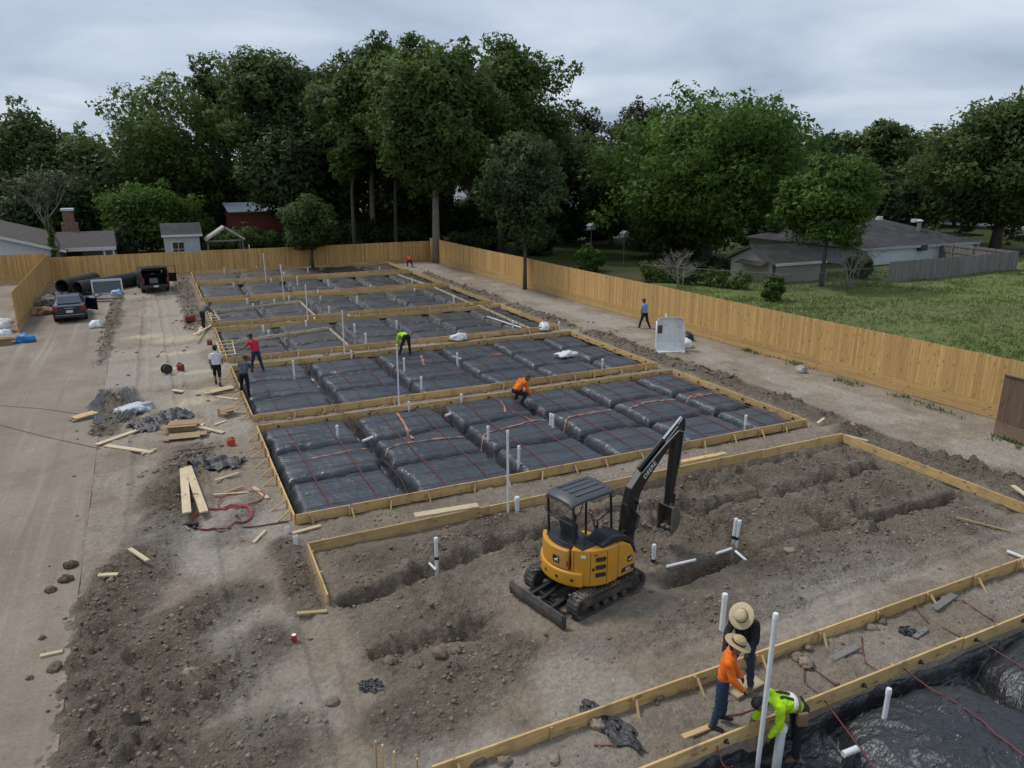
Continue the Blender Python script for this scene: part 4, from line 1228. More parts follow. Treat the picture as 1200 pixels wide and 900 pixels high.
# ================================================================== EXCAVATOR (local x forward, y left, z up)
M_yel = plain('machine_yellow', (.60, .285, .022), .40, .07, 2.5, dirt=(.30, .22, .13, .55))
M_mblk = plain('machine_black', (.016, .017, .019), .42, .2, 4, dirt=(.10, .085, .07, .25))
M_gry = plain('canopy_grey', (.060, .066, .074), .45, .08, 2, dirt=(.14, .13, .12, .3))
M_rub = plain('track_rubber', (.050, .047, .044), .8, .25, 6, dirt=(.22, .185, .145, 1.0))
M_steel = plain('muddy_steel', (.060, .054, .048), .6, .25, 5, dirt=(.17, .135, .10, .9))
M_chrome = plain('chrome_rod', (.75, .76, .78), .18, .03, 3, metal=1.0)
M_white = plain('white_marking', (.80, .80, .78), .5, .03, 3)
M_seat = plain('seat_vinyl', (.030, .032, .036), .55, .15, 5)
M_red = plain('red_mark', (.45, .03, .02), .5, .1, 5)
M_bkt = plain('bucket_steel', (.085, .075, .062), .55, .3, 5, dirt=(.19, .155, .12, .9))
M_boom = plain('boom_black', (.009, .009, .010), .38, .15, 3)
EX = Vector((7.76, 12.53, 0)); EH = R(12.5)
exz = max(gz(EX.x + dx_, EX.y + dy_) for dx_ in (-.8, -.4, 0, .4, .8) for dy_ in (-.7, 0, .7)) - .015
ex = thing('excavator', 'yellow and black compact excavator with open canopy standing on the dirt pad', 'excavator', (EX.x, EX.y, exz), EH)
I4 = Matrix.Identity(4)
def part(mb, name, mat, parent=ex, **k):
    return mb.build(name, mat, parent, local=k.pop('local', I4), **k)
def belt_path(xa, xb, r, n=12):
    """closed outline of a track in x-z; axle height r"""
    pts = []
    for i in range(n + 1):
        a = -math.pi / 2 + math.pi * i / n
        pts.append((xb + r * math.cos(a), r + r * math.sin(a)))
    for i in range(n + 1):
        a = math.pi / 2 + math.pi * i / n
        pts.append((xa + r * math.cos(a), r + r * math.sin(a)))
    return pts
def resample(pts, step):
    P = [Vector(p) for p in pts] + [Vector(pts[0])]
    out_ = []; carry = 0
    for a, b in zip(P[:-1], P[1:]):
        L = (b - a).length
        if L < 1e-6: continue
        t = carry
        while t < L:
            out_.append((a.lerp(b, t / L), (b - a) / L)); t += step
        carry = t - L
    return out_
for sgn in (-1, 1):
    yc = sgn * .71; hw = .15
    path = belt_path(-.80, .80, .25)
    mb = MB()
    n = len(path)
    inner_ = belt_path(-.80, .80, .25)
    ip = []
    for (x, z), (ax, az) in zip(path, inner_):
        cx = max(-.80, min(.80, x)); vx, vz = x - cx, z - .25
        L = math.hypot(vx, vz) or 1
        ip.append((x - vx / L * .04, z - vz / L * .04))
    vs = []
    for (x, z), (x2, z2) in zip(path, ip):
        vs += [(x, yc - hw, z), (x, yc + hw, z), (x2, yc + hw, z2), (x2, yc - hw, z2)]
    fs = []
    for i in range(n):
        j = (i + 1) % n
        for k in range(4):
            k2 = (k + 1) % 4
            fs.append((i * 4 + k, i * 4 + k2, j * 4 + k2, j * 4 + k))
    mb.add(vs, fs)
    for p, d in resample(path, .088):           # lugs
        nrm = Vector((d.y, -d.x))
        c = p + nrm * .012
        ang = math.atan2(d.y, d.x)
        m3 = Matrix.Rotation(-ang, 3, 'Y')
        mb.box((c.x, yc, c.y), (.045, hw * 2 - .01, .035), rot=m3)
    tr_ = part(mb, 'track', M_rub)
    mb = MB()
    mb.box((0, yc, .25), (1.45, .14, .17))
    mb.box((0, yc - sgn * .0, .36), (1.2, .10, .05))
    for xx in (-.42, -.14, .14, .42):
        mb.lathe([(.0, -.13), (.075, -.13), (.075, .13), (0, .13)], 12, (xx, yc, .13), Matrix.Rotation(R(90), 3, 'X'))
    part(mb, 'track_frame', M_steel, tr_, bevel=.01)
    for xx, nm in ((-.80, 'idler_wheel'), (.80, 'drive_sprocket')):
        mb = MB()
        mb.lathe([(0, -.10), (.08, -.10), (.08, -.07), (.19, -.055), (.20, -.05), (.20, .05), (.19, .055), (.08, .07), (.08, .10), (0, .10)], 18, (xx, yc, .25), Matrix.Rotation(R(90), 3, 'X'))
        for k in range(6):
            a = k * math.pi / 3
            mb.lathe([(0, -.125), (.016, -.125), (.016, .125), (0, .125)], 6, (xx + .055 * math.cos(a), yc, .25 + .055 * math.sin(a)), Matrix.Rotation(R(90), 3, 'X'))
        part(mb, nm, M_steel, tr_, smooth='x')
mb = MB()
mb.box((0, 0, .40), (.95, 1.2, .16)); mb.box((0, 0, .33), (.5, .9, .2))
mb.bar((-.5, .33, .36), (-.25, .62, .34), .16, .14); mb.bar((-.5, -.33, .36), (-.25, -.62, .34), .16, .14)
part(mb, 'undercarriage', M_mblk, bevel=.015)
part(MB().lathe([(.0, .46), (.44, .46), (.44, .56), (.40, .60), (0, .60)], 24), 'swing_bearing', M_steel, smooth='x')
# dozer blade at the back
bx = -1.42
prof = [(bx + .02, -.02), (bx - .045, .10), (bx - .055, .20), (bx - .02, .33), (bx + .0, .335), (bx - .025, .20), (bx - .015, .10), (bx + .045, -.02)]
mb = MB().prism(prof, -.87, .87, 'y')
mb.box((bx + .03, -.868, .15), (.11, .02, .30)); mb.box((bx + .03, .868, .15), (.11, .02, .30))
mb.box((bx + .035, 0, .05), (.06, 1.66, .05)); mb.box((bx + .02, 0, .28), (.05, 1.66, .05))
bl = part(mb, 'dozer_blade', M_steel, bevel=.004)
mb = MB()
for s_ in (-.34, .34):
    mb.bar((bx + .05, s_, .13), (-.45, s_ * .95, .27), .09, .13)
mb.bar((bx + .35, -.34, .17), (bx + .35, .34, .17), .08, .08)
part(mb, 'blade_arm', M_mblk, bl, bevel=.008)
part(MB().tube([(bx + .1, 0, .2), (-.6, 0, .36)], .045, 10).tube([(-.75, 0, .33), (-.35, 0, .42)], .06, 10), 'blade_cylinder', M_mblk, bl, smooth='x')

# upper structure -------------------------------------------------------------
def arc(r, a0, a1, n, cx=0, cy=0):
    return [(cx + r * math.cos(R(a0 + (a1 - a0) * i / n)), cy + r * math.sin(R(a0 + (a1 - a0) * i / n))) for i in range(n + 1)]
deck = arc(.86, 122, 238, 14, -.08) + [(-.35, -.80), (.40, -.78), (.72, -.60), (.82, -.30), (.82, .42), (.60, .74), (-.35, .80)]
part(MB().prism(deck, .58, .70, 'z'), 'turntable_deck', M_mblk, bevel=.012)
# counterweight: a thick rounded belt around the back
outer = arc(.95, 112, 226, 22, -.06)
innr = arc(.70, 226, 112, 22, -.06)
part(MB().prism(outer + innr, .60, .93, 'z'), 'counterweight', M_yel, bevel=.045, seg_=3, smooth='x')
part(MB().prism(arc(.89, 128, 206, 18, -.08) + arc(.60, 206, 128, 18, -.08), .94, 1.40, 'z'), 'engine_cover', M_yel, bevel=.04, seg_=3, smooth='x')
part(MB().prism(arc(.80, 128, 206, 18, -.08) + [(-.30, -.30), (-.30, .55)], 1.405, 1.44, 'z'), 'engine_cover_seal', M_mblk, bevel=.015)
# right side cover with louvres
side = arc(.88, 209, 262, 14, -.06) + [(.05, -.875), (.14, -.86), (.14, -.30), (-.62, -.30)]
sc_ = part(MB().prism(side, .60, 1.44, 'z'), 'side_cover', M_yel, bevel=.03, seg_=3, smooth='x')
LA = R(251)
for zc in (1.22, 1.04, .86):
    m4 = Matrix.Translation((-.06 + .875 * math.cos(LA), .875 * math.sin(LA), zc)) @ Matrix.Rotation(LA + R(90), 4, 'Z') @ Matrix.Rotation(R(90), 4, 'X')
    f = MB().prism([(-.10, -.05), (.10, -.05), (.12, -.02), (.12, .03), (.10, .05), (-.10, .05), (-.12, .03), (-.12, -.02)], -.05, .014, 'z')
    lv = f.build('louvre', M_mblk, sc_, bevel=.006, local=m4)
    f = MB()
    for q in (-.024, 0, .024): f.box((0, q, .016), (.19, .009, .01))
    f.build('louvre_slat', M_steel, lv, local=I4)
part(MB().box((-.50, -.765, 1.0), (.05, .03, .06), rz=R(-28)), 'latch', M_mblk, sc_, bevel=.008)
# right front cover, sloping down to the front
fc = [(.155, .60), (.64, .60), (.70, .78), (.67, 1.04), (.54, 1.28), (.32, 1.41), (.155, 1.43)]
fco = part(MB().prism(fc, -.86, -.40, 'y'), 'front_cover', M_yel, bevel=.05, seg_=3, smooth='x')
# black hood above the right covers
hd = [(-.28, 1.43), (-.28, 1.50), (-.05, 1.60), (.22, 1.60), (.48, 1.49), (.70, 1.26), (.78, 1.0), (.72, .98), (.62, 1.2), (.44, 1.38), (.2, 1.44)]
part(MB().prism(hd, -.80, -.30, 'y'), 'hood', M_mblk, bevel=.04, seg_=3, smooth='x')
part(MB().prism([(-.70, 1.442), (-.70, 1.47), (-.30, 1.48), (-.30, 1.442)], -.62, -.34, 'y'), 'cover_seal', M_mblk, bevel=.012)
# left side skirt and cab floor
part(MB().prism([(-.5, .36), (.70, .36), (.62, .70), (-.45, .76)], .70, .98, 'z'), 'left_skirt', M_yel, bevel=.03, seg_=2, smooth='x')
part(MB().box((.15, .12, .93), (1.25, .92, .06)), 'cab_floor', M_mblk, bevel=.01)
part(MB().prism([(-.60, .985), (-.60, 1.40), (-.42, 1.40), (-.30, 1.10), (-.30, .985)], -.32, .60, 'y'), 'seat_base', M_mblk, bevel=.03)
# emblem plates and lettering
def text_mesh(body, size, name, mat, parent, m4, ext=.002):
    cu = bpy.data.curves.new(name, 'FONT'); cu.body = body; cu.size = size; cu.extrude = ext
    cu.align_x = 'CENTER'; cu.align_y = 'CENTER'
    to = bpy.data.objects.new(name, cu); C.objects.link(to)
    dg = bpy.context.evaluated_depsgraph_get()
    me = bpy.data.meshes.new_from_object(to.evaluated_get(dg))
    bpy.data.objects.remove(to)
    me.materials.clear(); me.materials.append(mat)
    o = bpy.data.objects.new(name, me)
    return link(o, parent, local=m4)
RS = Matrix.Rotation(R(90), 4, 'X')                # text standing up, read from the right side of the machine
plate = part(MB().prism([(.24, .70), (.62, .70), (.66, .80), (.28, .80)], -.872, -.85, 'y'), 'model_plate', M_mblk, fco)
text_mesh('35G', .095, 'lettering', M_white, plate, Matrix.Translation((.44, -.876, .75)) @ RS @ Matrix.Shear('XY', 4, (.2, 0)) if False else Matrix.Translation((.44, -.876, .75)) @ RS)
def emblem(parent, m4, s=1.0):
    bg = MB().prism([(-.06, -.06), (.06, -.06), (.065, 0), (.06, .06), (-.06, .06), (-.065, 0)], -.004, .004, 'z')
    bg.v = [(x * s, y * s, z) for x, y, z in bg.v]
    e_ = bg.build('emblem', M_mblk, parent, local=m4)
    deer = [(-.045, -.02), (-.02, .0), (.01, .005), (.025, .025), (.02, .045), (.028, .03), (.035, .048), (.036, .03), (.048, .022), (.034, .012), (.026, -.01), (.045, -.03), (.02, -.02), (-.005, -.018), (-.03, -.045), (-.02, -.02)]
    d = MB().prism([(x * s, y * s) for x, y in deer], .0, .0075, 'z')
    d.build('emblem_figure', M_white, e_, local=I4)
emblem(fco, Matrix.Translation((.50, -.868, .97)) @ RS, 1.1)
emblem(ex, Matrix.Translation((-.60, -.685, 1.16)) @ Matrix.Rotation(R(-40), 4, 'Z') @ RS, 1.3) if False else emblem(ex, Matrix.Translation((-.962, -.10, 1.13)) @ Matrix.Rotation(R(-83), 4, 'Z') @ RS, 1.4)
part(MB().box((-.885, -.375, 1.10), (.02, .04, .14), rz=R(25)), 'reflector', M_red)
# seat, consoles, levers
st = part(MB().box((-.14, .14, 1.22), (.50, .50, .15)), 'seat', M_seat, bevel=.05, seg_=3, smooth='x')
part(MB().bar((-.36, .14, 1.24), (-.48, .14, 1.78), .48, .12, up=(0, 1, 0)), 'seat_back', M_seat, st, bevel=.045, seg_=3, smooth='x') if False else part(MB().prism([(-.38, 1.24), (-.28, 1.26), (-.37, 1.80), (-.44, 1.83), (-.50, 1.79)], -.10, .38, 'y'), 'seat_back', M_seat, st, bevel=.04, seg_=3, smooth='x')
for s_ in (-.20, .47):
    cs = part(MB().prism([(-.25, 1.0), (.12, 1.0), (.16, 1.36), (.06, 1.42), (-.22, 1.38)], s_ - .07, s_ + .07, 'y'), 'console', M_mblk, bevel=.025, smooth='x')
    part(MB().tube([(.10, s_, 1.40), (.12, s_, 1.52), (.11, s_, 1.62)], [.014, .018, .03], 8), 'joystick', M_mblk, cs, smooth='x')
for s_ in (.02, .14):
    part(MB().tube([(.46, s_ + .05, .96), (.44, s_ + .05, 1.35), (.40, s_ + .05, 1.52)], [.012, .012, .022], 7), 'travel_lever', M_mblk, smooth='x')
part(MB().prism([(.42, .97), (.62, .97), (.60, 1.30), (.52, 1.42), (.44, 1.40)], -.30, -.12, 'y'), 'monitor_console', M_mblk, bevel=.03, smooth='x')
# canopy
cxa, cxb, cya, cyb = -.68, .47, -.30, .55
rf = MB()
prof_ = [(cya - .02, 2.33), (cya - .03, 2.39), (cya + .06, 2.455), ((cya + cyb) / 2, 2.475), (cyb - .06, 2.455), (cyb + .03, 2.39), (cyb + .02, 2.33), (cyb - .03, 2.36), ((cya + cyb) / 2, 2.40), (cya + .03, 2.36)]
xsn = [(cxa - .05, .90, -.09), (cxa + .06, 1, -.02), (cxa + .3, 1, 0), (cxb - .2, 1, 0), (cxb, 1, -.01), (cxb + .06, .93, -.05)]
vs = []
for xx, k, dzz in xsn:
    for yy, z2 in prof_: vs.append((xx, (yy - .12) * k + .12, z2 + dzz))
fs = []
n = len(prof_)
for i in range(len(xsn) - 1):
    for k in range(n):
        k2 = (k + 1) % n
        fs.append((i * n + k, i * n + k2, (i + 1) * n + k2, (i + 1) * n + k))
fs.append(tuple(range(n))); fs.append(tuple(reversed(range((len(xsn) - 1) * n, len(xsn) * n))))
rf.add(vs, fs)
roof = part(rf, 'canopy_roof', M_gry, smooth='x')
for yy in (-.16, .03, .21, .40):
    part(MB().box((-.08, yy, 2.475 - .9 * (yy - .12) ** 2 * .12 + .004), (.82, .085, .016)), 'roof_rib', M_gry, roof, bevel=.006)
for (xx, yy, zb, lean) in ((cxa + .02, cya + .02, 1.36, .04), (cxa + .02, cyb - .02, 1.36, .04), (cxb - .02, cya + .03, 1.46, .06), (cxb - .02, cyb - .02, .95, .06)):
    part(MB().tube([(xx + lean, yy, zb), (xx + lean * .6, yy, 1.9), (xx, yy, 2.26), (xx - (.03 if xx > 0 else -.03), yy + (.0), 2.36)], .030, 10), 'canopy_post', M_mblk, smooth='x')
mb = MB()
mb.tube([(cxa + .05, cya + .02, 1.42), (cxa - .05, cya + .1, 1.42), (cxa - .05, cyb - .1, 1.42), (cxa + .05, cyb - .02, 1.42)], .028, 8)
mb.tube([(cxa + .04, cya + .02, 1.85), (cxa + .03, cyb - .02, 1.85)], .018, 8)
part(mb, 'canopy_crossbar', M_mblk, smooth='x')
part(MB().tube([(cxb - .0, cya + .03, 1.9), (cxb - .0, .1, 1.5), (cxb, .3, 1.45)], .014, 7).tube([(cxb - .02, cyb - .02, 1.9), (.3, cyb - .02, 1.55), (.1, cyb, 1.4)], .016, 7), 'grab_rail', M_mblk, smooth='x')
# boom, arm, bucket: outlines in the x-z plane of the swing post
by = -.02
part(MB().prism([(.74, .62), (1.12, .56), (1.36, .60), (1.38, .92), (1.20, 1.02), (.80, .90)], by - .16, by + .16, 'y'), 'swing_post', M_mblk, bevel=.03)
boom_pts = [((1.20, .66), .22), ((1.27, 1.15), .32), ((1.33, 1.65), .34), ((1.43, 2.02), .37), ((1.72, 2.33), .31), ((2.28, 2.78), .22), ((2.86, 3.24), .15)]
def plate_from(pts):
    L_, R_ = [], []
    for i, ((x, z), w_) in enumerate(pts):
        a = Vector(pts[max(0, i - 1)][0]); b = Vector(pts[min(len(pts) - 1, i + 1)][0])
        d = (b - a).normalized(); nn = Vector((-d.y, d.x))
        L_.append((x + nn.x * w_ / 2, z + nn.y * w_ / 2)); R_.append((x - nn.x * w_ / 2, z - nn.y * w_ / 2))
    return L_ + R_[::-1]
boom = part(MB().prism(plate_from(boom_pts), by - .10, by + .10, 'y'), 'boom', M_boom, bevel=.018)
ang = math.atan2(2.78 - 2.33, 2.28 - 1.72)
for sd_, rr_ in ((-1, Matrix.Rotation(-ang, 4, 'Y') @ RS), (1, Matrix.Rotation(-ang, 4, 'Y') @ Matrix.Rotation(R(180), 4, 'Z') @ RS)):
    text_mesh('DEERE', .17, 'lettering', M_white, boom, Matrix.Translation((1.86, by + sd_ * .103, 2.43)) @ rr_)
# arm hanging from the boom tip
arm_pts = [((3.02, 3.44), .08), ((2.95, 3.28), .26), ((2.88, 3.00), .34), ((2.82, 2.45), .27), ((2.75, 1.80), .20), ((2.70, 1.30), .14)]
arm = part(MB().prism(plate_from(arm_pts), by - .075, by + .075, 'y'), 'arm', M_boom, bevel=.015)
def cyl(p, q, rb, rr2, name, parent):
    p = Vector(p); q = Vector(q); m_ = p.lerp(q, .56)
    c_ = part(MB().tube([p, m_], rb, 10), name, M_mblk, parent, smooth='x')
    part(MB().tube([m_, q], rr2, 8), 'piston_rod', M_chrome, c_, smooth='x')
cyl((1.58, by, 2.50), (2.98, by, 3.46), .055, .026, 'arm_cylinder', boom)
cyl((1.44, by, .72), (1.70, by, 1.95), .055, .028, 'boom_cylinder', boom)
cyl((2.96, by, 2.86), (2.88, by, 1.50), .048, .024, 'bucket_cylinder', arm)
mb = MB()
mb.tube([(1.60, by - .10, 2.42), (2.3, by - .11, 2.92), (2.78, by - .12, 3.20), (2.98, by - .12, 3.12), (2.96, by - .10, 2.6), (2.90, by - .1, 2.2)], .014, 6)
part(mb, 'hose', plain('grey_hose', (.32, .32, .31), .5), arm, smooth='all')
mb = MB()
for o_ in (.0, .05):
    mb.tube([(1.10, by - .14 - o_, .95), (1.34, by - .20 - o_, 1.20), (1.46, by - .18 - o_, 1.42), (1.32, by - .12, 1.62)], .016, 6)
    mb.tube([(.75, by - .1 - o_, 1.0), (.95, by - .2 - o_, 1.25), (1.10, by - .13 - o_, 1.15)], .016, 6)
part(mb, 'hose', M_mblk, boom, smooth='all')
for (x, z) in ((1.20, .70), (2.84, 3.20), (2.70, 1.32)):
    part(MB().lathe([(0, -.12), (.045, -.12), (.045, .12), (0, .12)], 12, (x, by, z), Matrix.Rotation(R(90), 3, 'X')), 'pivot_pin', M_steel, smooth='x')
part(MB().prism([(2.86, 1.55), (2.93, 1.50), (2.90, 1.22), (2.82, 1.18)], by - .05, by + .05, 'y'), 'bucket_link', M_mblk, bevel=.008)
# bucket: curved shell hanging down, open towards the machine
sh = [(2.64, 1.30), (2.78, 1.26), (2.90, 1.12), (2.93, .96), (2.90, .80), (2.82, .68), (2.70, .60), (2.60, .58)]
inn = [(2.605, .605), (2.70, .63), (2.80, .70), (2.875, .81), (2.90, .96), (2.87, 1.10), (2.76, 1.23), (2.63, 1.27)]
mb = MB().prism(sh + inn, by - .22, by + .22, 'y')
cheek = [(2.60, 1.28)] + sh[1:]
for s_ in (-1, 1): mb.prism(cheek, by + s_ * .22 - .012, by + s_ * .22 + .012, 'y')
for k in range(4):
    yy = by - .175 + k * .117
    mb.prism([(2.64, .58), (2.52, .565), (2.52, .58), (2.64, .61)], yy - .03, yy + .03, 'y')
part(mb, 'bucket', M_bkt)

# seams, decals, lamps, mud
seam = plain('panel_gap', (.008, .008, .008), .8)
def onarc(a_, r, z, cx=-.06): return Matrix.Translation((cx + r * math.cos(R(a_)), r * math.sin(R(a_)), z)) @ Matrix.Rotation(R(a_ + 90), 4, 'Z') @ Matrix.Rotation(R(90), 4, 'X')
for a_ in (213, 236, 261): MB().box((0, 0, 0), (.008, .74, .012)).build('panel_seam', seam, sc_, local=onarc(a_, .878, 1.02))
MB().box((0, 0, 0), (.62, .008, .012)).build('panel_seam', seam, fco, local=Matrix.Translation((.42, -.862, .84)) @ RS) if False else None
for a_, z_1, w_1, h_1, m_1 in ((226, 1.30, .10, .07, M_white), (243, 1.33, .07, .05, plain('decal_red', (.5, .05, .03), .5)), (222, .80, .07, .10, plain('decal_black', (.02, .02, .02), .5))):
    MB().box((0, 0, 0), (w_1, h_1, .006)).build('decal', m_1, sc_, local=onarc(a_, .882, z_1))
for a_ in (150, 168, 190, 212): MB().box((0, 0, 0), (.06, .06, .01)).build('counterweight_mark', plain('decal_black', (.02, .02, .02), .5), ex, local=onarc(a_, .952, .76))
MB().box((1.50, by - .14, 1.75), (.10, .10, .10)).build('work_lamp', M_chrome, boom, bevel=.02, local=I4)
MB().tube([(-.45, -.45, 1.44), (-.45, -.45, 1.62), (-.50, -.45, 1.68)], .03, 8).build('exhaust', M_steel, ex, smooth='x', local=I4)
MB().tube([(.46, cya, 2.0), (.60, cya - .18, 2.02)], .012, 6).box((.62, cya - .24, 2.0), (.03, .14, .20)).build('mirror', M_mblk, ex, local=I4)
rgm = np.random.RandomState(8)
for nm_, pts_ in (('caked_mud', [(rgm.uniform(-1, 1), s_2 * (.71 + rgm.uniform(-.14, .14)), .50 + rgm.uniform(-.01, .02), rgm.uniform(.02, .05)) for s_2 in (-1, 1) for _ in range(26)]), ('bucket_soil', [(2.74 + rgm.uniform(-.10, .10), by + rgm.uniform(-.16, .16), .66 + rgm.uniform(0, .10), rgm.uniform(.04, .08)) for _ in range(14)])):
    vv = []; ff = []
    for (x_, y_, z_1, r_1) in pts_:
        b_ = len(vv)
        q_ = IV * (1 + .6 * (rgm.rand(len(IV), 1) - .5)) * r_1 * np.array([1.2, 1.2, .6]) + np.array([x_, y_, z_1])
        vv += [tuple(p_) for p_ in q_]; ff += [tuple(int(k_) + b_ for k_ in f_) for f_ in IF]
    o_ = npmesh(nm_, np.array(vv), np.array(ff), M_clod, ex, attrs={'tint': np.full(len(vv), .5)}, local=I4)
# ================================================================== PEOPLE
SKIN = plain('skin', (.24, .125, .075), .55, .10, 8)
HAIR = plain('dark_hair', (.012, .010, .009), .6, .2, 20)
def cloth(name, c, rough=.85): return plain(name, c, rough, .16, 7, spec=.2, bump=.01)
DENIM = cloth('blue_denim', (.030, .050, .085)); DARKP = cloth('dark_trousers', (.020, .024, .032)); BOOT = cloth('work_boot', (.14, .095, .065)); DBOOT = cloth('dark_boot', (.05, .045, .04))
ORANGE = cloth('orange_shirt', (.80, .17, .022)); LIME = cloth('lime_shirt', (.42, .72, .02)); DARKS = cloth('dark_shirt', (.022, .024, .026)); REDS = cloth('red_shirt', (.55, .03, .06)); WHITES = cloth('white_shirt', (.66, .67, .70))
BLUES = cloth('light_blue_shirt', (.17, .34, .58)); GREYS = cloth('grey_shirt', (.14, .145, .15)); SLATE = cloth('slate_shirt', (.075, .10, .12)); GLOVE = cloth('dark_glove', (.03, .03, .032)); BLKSH = cloth('black_shorts', (.016, .017, .02))
STRAWM = plain('straw_hat', (.46, .34, .18), .8, .18, 22, bump=.01); HATB = plain('hat_band', (.03, .022, .018), .7); KHAKI = cloth('tan_leather', (.22, .15, .085)); CAP = cloth('grey_cap', (.06, .075, .09)); REDCAP = cloth('red_cap', (.30, .05, .05))
def rotx(v, a):                       # lean forward (towards +y) by a degrees
    a = R(a); return Vector((v.x, v.y * math.cos(a) + v.z * math.sin(a), -v.y * math.sin(a) + v.z * math.cos(a)))
def skeleton(p):
    """forward kinematics; figure faces +y. angles in degrees"""
    J = {}
    J['pelvis'] = Vector((0, 0, 0))
    ln = p.get('lean', 5); up = p.get('curl', 0)
    tw = R(p.get('twist', 0))
    spine = J['pelvis'] + rotx(Vector((0, 0, .24)), ln)
    chest = spine + rotx(Vector((0, 0, .24)), ln + up)
    neck = chest + rotx(Vector((0, 0, .08)), ln + up)
    hd_ = ln + up + p.get('nod', 10)
    head = neck + rotx(Vector((0, .02, .16)), hd_)
    J.update(spine=spine, chest=chest, neck=neck, head=head)
    J['hdir'] = rotx(Vector((0, 0, 1)), hd_); J['hfwd'] = rotx(Vector((0, 1, 0)), hd_)
    J['cdir'] = rotx(Vector((0, 0, 1)), ln + up); J['cfwd'] = rotx(Vector((0, 1, 0)), ln + up)
    for s, nm in ((-1, 'L'), (1, 'R')):
        sh = chest + Vector((s * .19 * math.cos(tw), s * .19 * math.sin(tw), 0)) + rotx(Vector((0, 0, -.02)), ln + up)
        J['sh' + nm] = sh
        a, ab, el = p['arm' + nm]          # shoulder swing forward from hanging (absolute), outwards, elbow bend
        d = Vector((s * math.sin(R(ab)), math.sin(R(a)) * math.cos(R(ab)), -math.cos(R(a)) * math.cos(R(ab))))
        J['el' + nm] = sh + d * .29
        a2 = a + el
        inw = p.get('in' + nm, 10)
        d2 = Vector((-s * math.sin(R(inw)), math.sin(R(a2)) * math.cos(R(inw)), -math.cos(R(a2)) * math.cos(R(inw))))
        J['wr' + nm] = J['el' + nm] + d2 * .25
        J['hd' + nm] = d2
        hp = J['pelvis'] + Vector((s * .095, 0, -.04))
        J['hip' + nm] = hp
        a, ab, kn = p['leg' + nm]          # thigh forward, outwards, knee bend
        d = Vector((s * math.sin(R(ab)), math.sin(R(a)) * math.cos(R(ab)), -math.cos(R(a)) * math.cos(R(ab))))
        J['kn' + nm] = hp + d * .43
        a2 = a - kn
        d2 = Vector((s * math.sin(R(ab * .6)), math.sin(R(a2)), -math.cos(R(a2)))).normalized()
        J['an' + nm] = J['kn' + nm] + d2 * .41
        fa = p.get('foot' + nm, 0)
        J['ft' + nm] = Vector((s * .12, math.cos(R(fa)), -math.sin(R(fa)))).normalized()
    lo = min(J['anL'].z - .085 - max(0, .12 * -J['ftL'].z) * 1.2, J['anR'].z - .085 - max(0, .12 * -J['ftR'].z) * 1.2)
    sh_ = Vector((0, 0, -lo))
    for k in list(J):
        if k in ('hdir', 'hfwd', 'cdir', 'cfwd') or k.startswith('hd') and k in ('hdL', 'hdR') or k in ('ftL', 'ftR'): continue
        J[k] = J[k] + sh_
    return J
